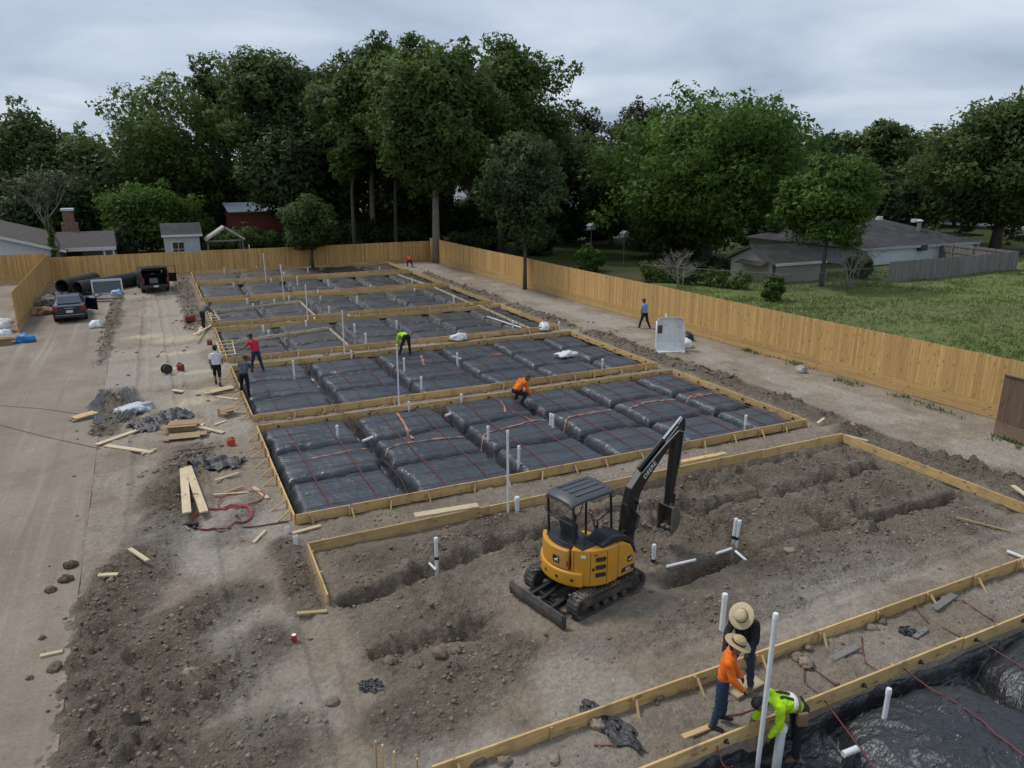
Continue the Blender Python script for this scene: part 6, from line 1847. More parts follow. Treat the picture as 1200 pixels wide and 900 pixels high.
# hedge-like bushes along the yards behind the fences
GU = 'bushes in the yards behind the fences'
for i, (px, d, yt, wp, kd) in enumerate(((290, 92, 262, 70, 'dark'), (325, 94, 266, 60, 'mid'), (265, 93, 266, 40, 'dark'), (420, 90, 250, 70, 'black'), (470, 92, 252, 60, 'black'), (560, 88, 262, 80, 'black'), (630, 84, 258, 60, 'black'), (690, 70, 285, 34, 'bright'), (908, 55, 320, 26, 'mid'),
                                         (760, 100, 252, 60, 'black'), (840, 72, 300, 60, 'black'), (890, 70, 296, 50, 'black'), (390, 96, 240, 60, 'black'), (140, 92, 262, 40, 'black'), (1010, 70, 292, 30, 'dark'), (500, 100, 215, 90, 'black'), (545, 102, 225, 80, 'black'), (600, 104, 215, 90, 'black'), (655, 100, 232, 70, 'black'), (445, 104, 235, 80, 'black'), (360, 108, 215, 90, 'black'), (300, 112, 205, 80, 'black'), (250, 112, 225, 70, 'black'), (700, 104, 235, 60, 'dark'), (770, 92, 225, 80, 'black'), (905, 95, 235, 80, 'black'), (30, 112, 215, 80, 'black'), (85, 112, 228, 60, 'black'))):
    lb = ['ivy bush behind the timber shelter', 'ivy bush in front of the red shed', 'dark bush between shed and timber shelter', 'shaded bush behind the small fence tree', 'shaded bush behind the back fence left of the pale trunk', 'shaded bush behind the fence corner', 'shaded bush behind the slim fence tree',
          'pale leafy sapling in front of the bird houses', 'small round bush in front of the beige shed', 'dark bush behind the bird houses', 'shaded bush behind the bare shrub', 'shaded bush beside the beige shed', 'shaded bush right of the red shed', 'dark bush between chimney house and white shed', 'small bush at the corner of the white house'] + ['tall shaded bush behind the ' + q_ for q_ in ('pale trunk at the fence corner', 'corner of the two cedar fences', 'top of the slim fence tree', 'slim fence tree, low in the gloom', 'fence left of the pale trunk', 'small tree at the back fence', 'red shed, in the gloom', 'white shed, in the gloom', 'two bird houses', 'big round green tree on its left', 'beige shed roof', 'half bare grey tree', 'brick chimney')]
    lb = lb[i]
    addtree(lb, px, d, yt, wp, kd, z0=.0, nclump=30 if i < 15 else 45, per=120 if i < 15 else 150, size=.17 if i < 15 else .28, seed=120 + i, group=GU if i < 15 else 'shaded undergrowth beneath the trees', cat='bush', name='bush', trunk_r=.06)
# vines on the chain link fence
def vines(lbl, p, q, h, seed, kind='mid'):
    rg = np.random.RandomState(seed); t = thing('vine_hedge', lbl, 'hedge', (p[0], p[1], 0))
    d = np.array(q) - np.array(p); n = 60
    u = rg.rand(n); C_ = np.stack([d[0] * u + rg.randn(n) * .15, d[1] * u + rg.randn(n) * .15, h * (.2 + .75 * rg.rand(n))], 1)
    v, f, ti = leaf_cloud(C_, .35 + .25 * rg.rand(n), 90, .11, .8, seed)
    npmesh('foliage', v, f, LEAF[kind], t, attrs={'tint': ti}, local=Matrix.Identity(4))
    mb = MB()
    for i in range(20): mb.tube([(C_[i][0], C_[i][1], -.1), tuple(C_[i])], [.02, .008], 4)
    mb.build('stems', M_bark, t, local=Matrix.Identity(4))
# bare trees
def bare(lbl, base, h, w_, seed, mat, r0=.08, leafy=0, kind='olive', group=None, levels=4, name='bare_tree', cat='tree', multi=1):
    rg = np.random.RandomState(seed)
    t = thing(name, lbl, cat, base, 0, group)
    mb = MB(); ends = []
    def br(p, d, L, r, lv):
        q = p + d * L; m = p.lerp(q, .5) + Vector(rg.randn(3)) * L * .06
        mb.tube([p, m, q], [r, r * .8, r * .55], 5 if lv < 2 else 3, cap=False)
        if lv >= levels: ends.append(q); return
        for _ in range(rg.randint(3, 5)):
            s = .35 + .65 * rg.rand()
            nd = (d + Vector((rg.randn() * .55 * w_ / h * 1.6, rg.randn() * .55 * w_ / h * 1.6, .18 + rg.randn() * .25))).normalized()
            br(p.lerp(q, s), nd, L * (.5 + .25 * rg.rand()), max(r * .5, .006), lv + 1)
    for k in range(multi):
        d0 = Vector((rg.randn() * .18 * (multi > 1) * 2, rg.randn() * .18 * (multi > 1) * 2, 1)).normalized()
        br(Vector((0, 0, -.1)), d0, h * (.42 if multi == 1 else .36), r0, 1)
    mb.build('branches', mat, t, local=Matrix.Identity(4))
    if leafy:
        C_ = np.array([e[:] for e in ends]); C_ = C_[rg.rand(len(C_)) < leafy]
        if len(C_):
            v, f, ti = leaf_cloud(C_, .35 + .3 * rg.rand(len(C_)), 22, .14, .8, seed)
            npmesh('leaves', v, f, LEAF[kind], t, attrs={'tint': ti}, local=Matrix.Identity(4))
    return t
M_twig = plain('pale_twig', (.25, .22, .19), .9, .2, 5)
x, y, z = PD(40, 84, 172); bare('half bare grey tree with ivy on its trunk beside the chimney house', (x, y, 0), z, 8, 5, plain('grey_branch', (.16, .145, .125), .9), .14, .35, 'olive', levels=5)
v_, f_, t_ = leaf_cloud(np.array([(0.05 * i % .3, .1, .5 + i * .28) for i in range(16)]), np.full(16, .35), 110, .10, 1.0, 9)
iv = thing('ivy', 'ivy climbing the trunk of the half bare grey tree', 'ivy', (x, y, 0)); npmesh('foliage', v_, f_, LEAF['mid'], iv, attrs={'tint': t_}, local=Matrix.Identity(4))
x, y, _ = G(797, 338); bare('leafless pale shrub behind the cedar fence', (x, y, 0), ztop(x, y, 262), 5.5, 6, M_twig, .05, 0, levels=5, name='bare_shrub', cat='shrub', multi=4)
x, y, z = PD(1012, 64, 226); bare('leafless pale tree in front of the white house roof', (x, y, 0), z, 4.5, 8, M_twig, .06, 0, levels=5, multi=3)
vines('green vines hanging on the chain link fence behind the cedar fence', G(752, 330)[:2], G(880, 342)[:2], 1.5, 61)
# ================================================================== HOUSES AND SHEDS
def onY(px, py, Y):
    r = ray(px, py); t = Y / r[1]
    return (r[0] * t, Y, CH + r[2] * t)
def siding(name, c):
    t = NT(name); v = t.co('Object')
    s = t.n('ShaderNodeSeparateXYZ'); t.l(v, s.inputs[0])
    w_ = t.n('ShaderNodeMath', operation='FRACT'); t.l(t.math('MULTIPLY', s.outputs[2], 6.0), w_.inputs[0])
    a = t.noise(v, .8, 5, .6)
    c1 = t.ramp(a, [(.3, tuple(x * .85 for x in c)), (.7, c)])
    t.col(c1); t.rough(.7); t.bump(w_.outputs[0], .03, .7)
    return t.m
M_wsid = siding('white_siding', (.70, .73, .77)); M_beige = siding('beige_siding', (.36, .33, .29)); M_redsid = siding('red_siding', (.24, .055, .040)); M_bluesid = siding('pale_blue_siding', (.50, .55, .59))
M_shing = plain('dark_shingle', (.042, .040, .040), .9, .45, 1.2, bump=.04, dirt=(.09, .085, .08, .5)); M_shing2 = plain('brown_shingle', (.075, .064, .058), .9, .3, 2.5, bump=.04)
M_brick = plain('brown_brick', (.22, .12, .085), .9, .35, 6, bump=.03); M_trim = plain('white_trim', (.62, .63, .63), .6, .06, 3); M_glass = plain('window_glass', (.015, .018, .022), .12, .1, 2, spec=.8)
M_tin = plain('white_metal_roof', (.62, .64, .66), .45, .08, 1.5)
def wall_quad(mb, pts, th, out):
    pts = [Vector(p) for p in pts]; o = Vector(out) * th
    n = len(pts)
    vs = pts + [p - o for p in pts]
    mb.add(vs, [tuple(range(n)), tuple(reversed(range(n, 2 * n)))] + [(i, i + n, (i + 1) % n + n, (i + 1) % n) for i in range(n)])
def slab_roof(pts, th=.12):
    mb = MB(); pts = [Vector(p) for p in pts]; n = len(pts)
    mb.add(pts + [p - Vector((0, 0, th)) for p in pts], [tuple(range(n)), tuple(reversed(range(n, 2 * n)))] + [(i, i + n, (i + 1) % n + n, (i + 1) % n) for i in range(n)])
    return mb
def relm(t): return PM[t.name].inverted()
def pw(mb, name, mat, t, **k):          # a part given in world coordinates
    m = Matrix.Translation(-Vector(t.location)) if isinstance(t, bpy.types.Object) else None
    loc = PM[t.name].translation
    mb.v = [(x - loc.x, y - loc.y, z - loc.z) for x, y, z in mb.v]
    return mb.build(name, mat, t, local=Matrix.Identity(4), **k)
def window(t, c, w_, h_, n=(0, -1, 0), frame=M_trim, parent=None):
    p = parent or t
    n = Vector(n); u = Vector((-n.y, n.x, 0)); c = Vector(c)
    rot = Matrix((u, n, Vector((0, 0, 1)))).transposed()
    fr = pw(MB().box(c + n * .02, (w_ + .16, .05, h_ + .16), rot=rot), 'window', frame, t)
    g = MB().box(c + n * .055, (w_, .03, h_), rot=rot)
    loc = PM[t.name].translation
    g.v = [(x - loc.x, y - loc.y, z - loc.z) for x, y, z in g.v]
    g.build('pane', M_glass, fr, local=Matrix.Identity(4))
    m = MB().box(c + n * .075, (.04, .02, h_), rot=rot).box(c + n * .075, (w_, .02, .04), rot=rot)
    m.v = [(x - loc.x, y - loc.y, z - loc.z) for x, y, z in m.v]
    m.build('muntin', frame, fr, local=Matrix.Identity(4))
# --- house with brick chimney
Y = 84.0
xe_, _, ze_ = onY(74, 293, Y); xw, _, zw = onY(137, 291, Y + 1.5)
xr = xe_ - 11.0; zr = ze_ + 3.3
h = thing('house', 'low white house with dark shingle roof and a tall brick chimney', 'house', (xe_ - 6, Y, 0))
mb = MB(); wall_quad(mb, [(xr - 11, Y, .0), (xe_ - .4, Y, .0), (xe_ - .4, Y, ze_ - .05), (xr, Y, zr - .15), (xr - 11, Y, ze_ - .05)], .2, (0, -1, 0)); pw(mb, 'gable_wall', M_wsid, h)
mb = MB(); mb.box((xr, Y - .04, .55), (21, .12, 1.1)); pw(mb, 'brick_base', M_brick, h)
pw(MB().box(((xe_ + xw) / 2, Y + 7, (ze_ - .1) / 2), (xw - xe_ - .6, .2, ze_ - .1)), 'wall', M_wsid, h); pw(MB().box((xe_ - .5, Y + 4, ze_ / 2), (.2, 7.6, ze_ - .1)), 'wall', M_wsid, h)
pw(slab_roof([(xe_ + .3, Y - .5, ze_ - .05), (xe_ + .3, Y + 16, ze_ - .05), (xr, Y + 16, zr), (xr, Y - .5, zr)]), 'roof', M_shing2, h)
pw(slab_roof([(xr, Y - .5, zr), (xr, Y + 16, zr), (xr - 11.3, Y + 16, ze_ - .05), (xr - 11.3, Y - .5, ze_ - .05)]), 'roof', M_shing2, h)
zr2 = ze_ + 1.35
pw(slab_roof([(xe_ - 3, Y + 1, ze_), (xw, Y + 1, ze_), (xw - .2, Y + 5.5, zr2), (xe_ - 5, Y + 5.5, zr2)]), 'porch_roof', M_shing2, h)
pw(slab_roof([(xw, Y + 1, ze_), (xw, Y + 10, ze_), (xw - .2, Y + 5.5, zr2)]), 'porch_roof', M_shing2, h); pw(slab_roof([(xe_ - 5, Y + 5.5, zr2), (xw - .2, Y + 5.5, zr2), (xw, Y + 10, ze_), (xe_ - 3, Y + 10, ze_)]), 'porch_roof', M_shing2, h)
mb = MB(); mb.bar((xr, Y - .53, zr - .09), (xe_ + .3, Y - .53, ze_ - .12), .05, .24); pw(mb, 'fascia', M_trim, h)
mb = MB(); mb.box(((xe_ + xw) / 2, Y + .97, ze_ - .1), (xw - xe_ - .1, .05, .34)); pw(mb, 'fascia', M_trim, h)
for px in (123, 134): pw(MB().box((onY(px, 300, Y + 1.2)[0], Y + 1.2, ze_ / 2), (.18, .18, ze_)), 'post', M_trim, h)
cx_, _, cz_ = onY(79, 247, 91); ch = pw(MB().box((cx_, 91, cz_ / 2), (1.0, .9, cz_)).box((cx_, 91, cz_ * .38), (1.5, 1.1, cz_ * .76)), 'chimney', M_brick, h)
loc = PM[h.name].translation; MB().box((cx_ - loc.x, 91 - loc.y, cz_ + .12), (1.2, 1.1, .26)).build('chimney_cap', M_trim, ch, bevel=.05, local=Matrix.Identity(4))
# --- small white shed with window and doors
def shed(name, lbl, pxa, pxb, pytop, pybot, Y, dep, wmat, rmat, ridge_h, along='x', cat='shed'):
    xa, _, _ = onY(pxa, pybot, Y); xb, _, zt = onY(pxb, pytop, Y)
    t = thing(name, lbl, cat, ((xa + xb) / 2, Y, 0))
    xm, ym = (xa + xb) / 2, Y + dep / 2
    if along == 'x':
        pw(MB().box((xm, Y + .1, zt / 2), (xb - xa, .2, zt)), 'wall', wmat, t); pw(MB().box((xm, Y + dep - .1, zt / 2), (xb - xa, .2, zt)), 'wall', wmat, t)
        for x in (xa + .1, xb - .1):
            mb = MB(); wall_quad(mb, [(x, Y + .2, 0), (x, Y + dep - .2, 0), (x, Y + dep - .2, zt), (x, ym, zt + ridge_h - .15), (x, Y + .2, zt)], .2, (1, 0, 0)); mb.v = [(a - (0 if x < xm else -.1), b, c) for a, b, c in mb.v]; pw(mb, 'wall', wmat, t)
        pw(slab_roof([(xa - .3, Y - .35, zt), (xb + .3, Y - .35, zt), (xb + .3, ym, zt + ridge_h), (xa - .3, ym, zt + ridge_h)]), 'roof', rmat, t); pw(slab_roof([(xa - .3, ym, zt + ridge_h), (xb + .3, ym, zt + ridge_h), (xb + .3, Y + dep + .35, zt), (xa - .3, Y + dep + .35, zt)]), 'roof', rmat, t)
        pw(MB().box((xm, Y - .38, zt - .1), (xb - xa + .6, .05, .2)), 'fascia', M_trim, t)
    else:
        for y in (Y, Y + dep):
            mb = MB(); wall_quad(mb, [(xa, y, 0), (xb, y, 0), (xb, y, zt), (xm, y, zt + ridge_h - .1), (xa, y, zt)], .15, (0, -1, 0)); pw(mb, 'wall', wmat, t)
        for x in (xa + .08, xb - .08): pw(MB().box((x, ym, zt / 2), (.15, dep - .3, zt)), 'wall', wmat, t)
        pw(slab_roof([(xa - .3, Y - .3, zt - .1), (xm, Y - .3, zt + ridge_h), (xm, Y + dep + .3, zt + ridge_h), (xa - .3, Y + dep + .3, zt - .1)]), 'roof', rmat, t); pw(slab_roof([(xm, Y - .3, zt + ridge_h), (xb + .3, Y - .3, zt - .1), (xb + .3, Y + dep + .3, zt - .1), (xm, Y + dep + .3, zt + ridge_h)]), 'roof', rmat, t)
    return t, xa, xb, zt
t, xa, xb, zt = shed('garden_shed', 'small pale shed with dark roof, window and double door behind the back fence', 195, 233, 274, 293, 80, 3.6, M_bluesid, M_shing, 1.0)
window(t, (xa + (xb - xa) * .36, 80, zt * .55), 1.0, 1.3); pw(MB().box((xa + (xb - xa) * .74, 79.97, zt * .45), (1.6, .06, zt * .86)), 'door', plain('pale_blue_door', (.36, .44, .50), .6), t)
# --- open timber shelter with a pitched roof
xa, _, _ = onY(243, 280, 79.5); xb, _, zt = onY(284, 280, 79.5); xm, _, zr = onY(263, 266, 79.5)
t = thing('timber_shelter', 'open timber shelter with a pale pitched roof beside the small shed', 'shelter', (xm, 79.5, 0))
pw(slab_roof([(xa - .2, 79.2, zt), (xm, 79.2, zr), (xm, 82.5, zr), (xa - .2, 82.5, zt)]), 'roof', plain('weathered_pale_roof', (.40, .37, .32), .85), t); pw(slab_roof([(xm, 79.2, zr), (xb + .2, 79.2, zt), (xb + .2, 82.5, zt), (xm, 82.5, zr)]), 'roof', MAT['weathered_pale_roof'], t)
for x in (xa, xb):
    for y in (79.5, 82.2): pw(MB().box((x, y, zt / 2), (.12, .12, zt)), 'post', M_greyp, t)
pw(MB().box((xm, 79.5, zt - .1), (xb - xa, .1, .16)), 'tie_beam', M_greyp, t)
pw(MB().bar((xa - .2, 79.15, zt + .0), (xm, 79.15, zr + .0), .05, .2), 'rake_board', MAT['weathered_pale_roof'], t); pw(MB().bar((xm, 79.15, zr), (xb + .2, 79.15, zt), .05, .2), 'rake_board', MAT['weathered_pale_roof'], t)
# --- red shed with white roof
xa, _, _ = onY(271, 262, 100); xb, _, zt = onY(336, 247, 100)
t = thing('red_shed', 'dark red shed with a flat white metal roof behind the ivy bush', 'shed', ((xa + xb) / 2, 100, 0))
for i in range(2): pw(MB().box(((xa + xb) / 2, 100 + i * 6, zt / 2), (xb - xa, .2, zt)), 'wall', M_redsid, t)
for x in (xa, xb): pw(MB().box((x, 103, zt / 2), (.2, 5.8, zt)), 'wall', M_redsid, t)
pw(slab_roof([(xa - .3, 99.3, zt + .1), (xb + .3, 99.3, zt + .1), (xb + .3, 106.5, zt + .9), (xa - .3, 106.5, zt + .9)]), 'roof', M_tin, t)
for k in range(1, 5): pw(MB().box((xa + (xb - xa) * k / 5, 99.88, zt / 2), (.12, .06, zt)), 'batten', plain('dark_red_batten', (.30, .02, .02), .7), t)
# --- pale two-storey houses glimpsed between the trunks
for lbl, pxa, pxb, pyt, Y_ in (('pale two-storey house glimpsed between trunks behind the bird houses', 655, 722, 206, 112), ('pale house glimpsed between the trunks left of the fence corner tree', 436, 476, 200, 112), ('pale house glimpsed behind the small fence tree', 384, 404, 216, 110), ('pale house glimpsed behind the slim fence tree', 548, 585, 226, 110)):
    t, xa, xb, zt = shed('house', lbl, pxa, pxb, pyt, 262, Y_, 7, M_wsid, M_shing, 1.6, cat='house')
    for k in range(3): window(t, (xa + (xb - xa) * (k + .5) / 3, Y_, zt * .75), .9, 1.2)
# --- beige garden shed right
Y = G(906, 335)[1]
t, xa, xb, zt = shed('garden_shed', 'beige shed with a dark gable roof behind the chain link fence', 906, 962, 305, 335, Y, 5.2, M_beige, M_shing, 1.25, 'x')
pw(MB().box((xa - .03, Y + 2.0, zt * .42), (.08, 1.3, zt * .80)), 'door', plain('grey_door', (.30, .29, .27), .7), t); pw(MB().box((xa - .02, Y + .02, zt * .5), (.14, .14, zt)), 'corner_trim', plain('dark_trim', (.05, .045, .04), .7), t)
pw(slab_roof([(xa - .9, Y + .6, zt * .88), (xa - .15, Y + .6, zt * .99), (xa - .15, Y + 3.8, zt * .99), (xa - .9, Y + 3.8, zt * .88)], .06), 'awning', M_shing, t)
pw(MB().bar((xa - .42, Y - .35, zt - .05), (xa - .42, Y + 2.6, zt + 1.2), .06, .2).bar((xa - .42, Y + 2.6, zt + 1.2), (xa - .42, Y + 5.55, zt - .05), .06, .2), 'rake_board', plain('dark_rake', (.09, .08, .07), .7), t)
# --- white house
Y = 51.5
xa, _, _ = onY(1004, 310, Y); xb, _, zt = onY(1140, 283, Y)
h = thing('house', 'long white house with a broad dark hipped roof behind the grey picket fence', 'house', ((xa + xb) / 2, Y, 0))
D = 15.0
pw(MB().box(((xa + xb) / 2, Y, zt / 2), (xb - xa, .2, zt)), 'wall', M_wsid, h); pw(MB().box(((xa + xb) / 2, Y + D, zt / 2), (xb - xa, .2, zt)), 'wall', M_wsid, h)
for x in (xa + .1, xb - .1): pw(MB().box((x, Y + D / 2, zt / 2), (.2, D - .2, zt)), 'wall', M_wsid, h)
zr = zt + 2.35; o = .5
A, B, C_, D_ = (xa - o, Y - o, zt), (xb + o, Y - o, zt), (xb + o, Y + D + o, zt), (xa - o, Y + D + o, zt); r1 = (xa + 6.5, Y + D / 2, zr); r2 = (xb - 6.5, Y + D / 2, zr)
for q in ([A, B, r2, r1], [B, C_, r2], [C_, D_, r1, r2], [D_, A, r1]): pw(slab_roof(q, .14), 'roof', M_shing, h)
pw(MB().box(((xa + xb) / 2, Y - o - .03, zt - .1), (xb - xa + 1, .05, .22)), 'fascia', plain('grey_fascia', (.30, .34, .40), .6), h)
pw(slab_roof([(xb - 4, Y + 3, zt + .5), (xb + 6.5, Y + 3, zt + .3), (xb + 6.5, Y + 11, zt + .3), (xb - 4, Y + 11, zt + .5)], .18), 'carport_roof', M_shing, h)
for y in (Y + 3.3, Y + 10.7): pw(MB().box((xb + 6.2, y, (zt + .3) / 2), (.15, .15, zt + .2)), 'carport_post', M_trim, h)
x, y, z = onY(1075, 279, Y + 3.2); z0 = zt + (Y + 3.2 - Y + o) / (D / 2 + o) * 2.35
pp = pw(MB().lathe([(.22, z0 - .2), (.22, z0 + .95), (.2, z0 + .95)], 14, (x, y, 0)), 'roof_vent', plain('grey_green_metal', (.22, .28, .28), .5, metal=.3), h, smooth='x')
lc = PM[h.name].translation; MB().lathe([(.36, z0 + 1.0), (.36, z0 + 1.08), (.1, z0 + 1.2), (0, z0 + 1.2)], 14, (x - lc.x, y - lc.y, 0)).build('vent_cowl', M_tin, pp, smooth='x', local=Matrix.Identity(4))
for px, py in ((1072, 259), (1032, 271), (1030, 256)):
    x, y, z = onY(px, py, Y + 4.5); pw(MB().box((x, y, z + .05), (.6, .5, .35)), 'roof_cap', M_tin, h)
ac = pw(MB().box((onY(1075, 302, Y)[0], Y - .35, 1.5), (.9, .6, .6)), 'window_unit', plain('dark_unit', (.05, .05, .05), .7), h)
# --- distant white house and the road in front of it
Y = 122.0
t, xa, xb, zt = shed('house', 'distant white house with two dark windows beyond the large spreading tree', 1074, 1118, 238, 250, Y, 8, M_wsid, M_shing, 2.0, cat='house')
for k in (.25, .5): window(t, (xa + (xb - xa) * k, Y, zt * .55), 1.0, 1.8, frame=M_trim)
M_road = plain('pale_road', (.34, .33, .32), .9, .12, .6)
ra = [G(1100, 262), G(1290, 277), G(1290, 268), G(1100, 256)]
rd = MB().add([(x, y, .0) for x, y, z in ra], [(0, 1, 2, 3)]).build('road', M_road); tag(rd, 'pale paved road beyond the white house', kind='structure')

# ================================================================== CHAIN LINK FENCE, BIRD HOUSES
M_galv = plain('galvanised_steel', (.16, .16, .155), .6, .15, 4, metal=.3)
def chainlink(lbl, pix, hgt):
    P = [Vector(G(px, py)) for px, py in pix]
    t = thing('chain_link_fence', lbl, 'fence', P[0])
    for a, b in zip(P[:-1], P[1:]):
        L = (b - a).length; n = max(1, int(L / 3))
        for i in range(n + (b is P[-1])):
            p = a.lerp(b, i / n); pw(MB().tube([(p.x, p.y, -.2), (p.x, p.y, hgt + .05)], .035, 7), 'post', M_galv, t)
        pw(MB().tube([a + Vector((0, 0, hgt)), b + Vector((0, 0, hgt))], .025, 6), 'top_rail', M_galv, t)
        mb = MB(); k = int(L / .22)
        d = (b - a) / L
        for i in range(-int(hgt / .22), k):
            for s_ in (0, 1):
                u0 = i * .22; u1 = u0 + hgt
                z0_, z1_ = (0, hgt) if s_ == 0 else (hgt, 0)
                c0, c1 = max(0, u0), min(L, u1)
                if c1 <= c0: continue
                f0 = (c0 - u0) / hgt; f1 = (c1 - u0) / hgt
                p = a + d * c0 + Vector((0, 0, z0_ + (z1_ - z0_) * f0)); q = a + d * c1 + Vector((0, 0, z0_ + (z1_ - z0_) * f1))
                mb.tube([p, q], .004, 3, cap=False)
        m = pw(mb, 'wire_mesh', M_galv, t, fixn=False); m['kind'] = 'stuff'
chainlink('chain link fence in front of the beige shed and vines', ((752, 331), (830, 338), (925, 345), (1040, 334)), 1.5)
for px, yb, yt, lb in ((695, 294, 262, 'white bird house on a tall pole behind the cedar fence'), (735, 297, 271, 'smaller white bird house on a pole beside the bare shrub')):
    x, y, _ = PD(px, 76); z = ztop(x, y, yt)
    t = thing('bird_house', lb, 'bird house', (x, y, 0), .3, 'bird houses on poles')
    MB().tube([(0, 0, -.2), (0, 0, z - .6)], .04, 8).build('pole', M_galv, t, local=I4)
    bx_ = MB().box((0, 0, z - .38), (.75, .5, .36)).build('box', plain('grey_white_box', (.36, .38, .39), .6), t, local=I4); MB().prism([(-.48, z - .2), (.48, z - .2), (0, z + .05)], -.32, .32, 'y').build('roof', MAT['grey_white_box'], t, local=I4)
    MB().box((-.2, -.252, z - .38), (.1, .01, .1)).box((.2, -.252, z - .38), (.1, .01, .1)).build('entrance', M_black, bx_, local=I4)
    MB().box((0, 0, z - .60), (1.3, .6, .05)).build('perch', M_galv, t, local=I4)

# ================================================================== VEHICLES (local x forward)
M_paintb = plain('dark_blue_paint', (.010, .014, .030), .22, .1, 1.5, spec=.7, dirt=(.10, .09, .08, .15)); M_paintd = plain('dark_charcoal_paint', (.020, .022, .024), .30, .1, 1.5, spec=.6, dirt=(.16, .14, .12, .4))
M_tyre = plain('tyre_rubber', (.018, .018, .018), .85, .2, 6, dirt=(.14, .12, .10, .5)); M_rim = plain('alloy_rim', (.45, .46, .47), .3, .1, 4, metal=.8); M_tail = plain('tail_light', (.30, .015, .012), .2, .1, 4); M_plate = plain('number_plate', (.62, .62, .60), .5, .06, 5)
M_cglass = plain('car_glass', (.035, .045, .055), .08, .1, 2, spec=.9); M_int = plain('dark_interior', (.014, .014, .015), .8, .3, 5); M_crm = plain('car_chrome', (.6, .6, .62), .2, .05, 3, metal=1)
def wheel(t, x, y, r=.34, w_=.22):
    o = thing('wheel', None, None) if False else None
    s = 1 if y > 0 else -1
    m4 = Matrix.Translation((x, y, r)) @ Matrix.Rotation(R(90), 4, 'X')
    ty = MB().lathe([(r * .62, -w_ / 2), (r * .92, -w_ / 2), (r, -w_ * .32), (r, w_ * .32), (r * .92, w_ / 2), (r * .62, w_ / 2)], 22).build('wheel', M_tyre, t, smooth='x', local=m4)
    mb = MB().lathe([(.0, -.5 * w_ * .8), (r * .2, -.5 * w_ * .8), (r * .60, -.5 * w_ * .55), (r * .63, -.5 * w_), (r * .63, .5 * w_), (r * .60, .5 * w_ * .55), (r * .2, .5 * w_ * .8), (0, .5 * w_ * .8)], 22)
    mb.build('rim', M_rim, ty, smooth='x', local=I4)
def loft(secs):
    """secs: list of (x, [(y, z) right half from bottom to top]) mirrored to a closed skin"""
    mb = MB(); n = None; vs = []
    for x, pr in secs:
        ring = [(x, -y, z) for y, z in pr] + [(x, y, z) for y, z in reversed(pr)]
        n = len(ring); vs += ring
    fs = []
    for i in range(len(secs) - 1):
        for k in range(n):
            k2 = (k + 1) % n
            fs.append((i * n + k, i * n + k2, (i + 1) * n + k2, (i + 1) * n + k))
    fs.append(tuple(range(n))); fs.append(tuple(reversed(range((len(secs) - 1) * n, len(secs) * n))))
    mb.add(vs, fs); return mb
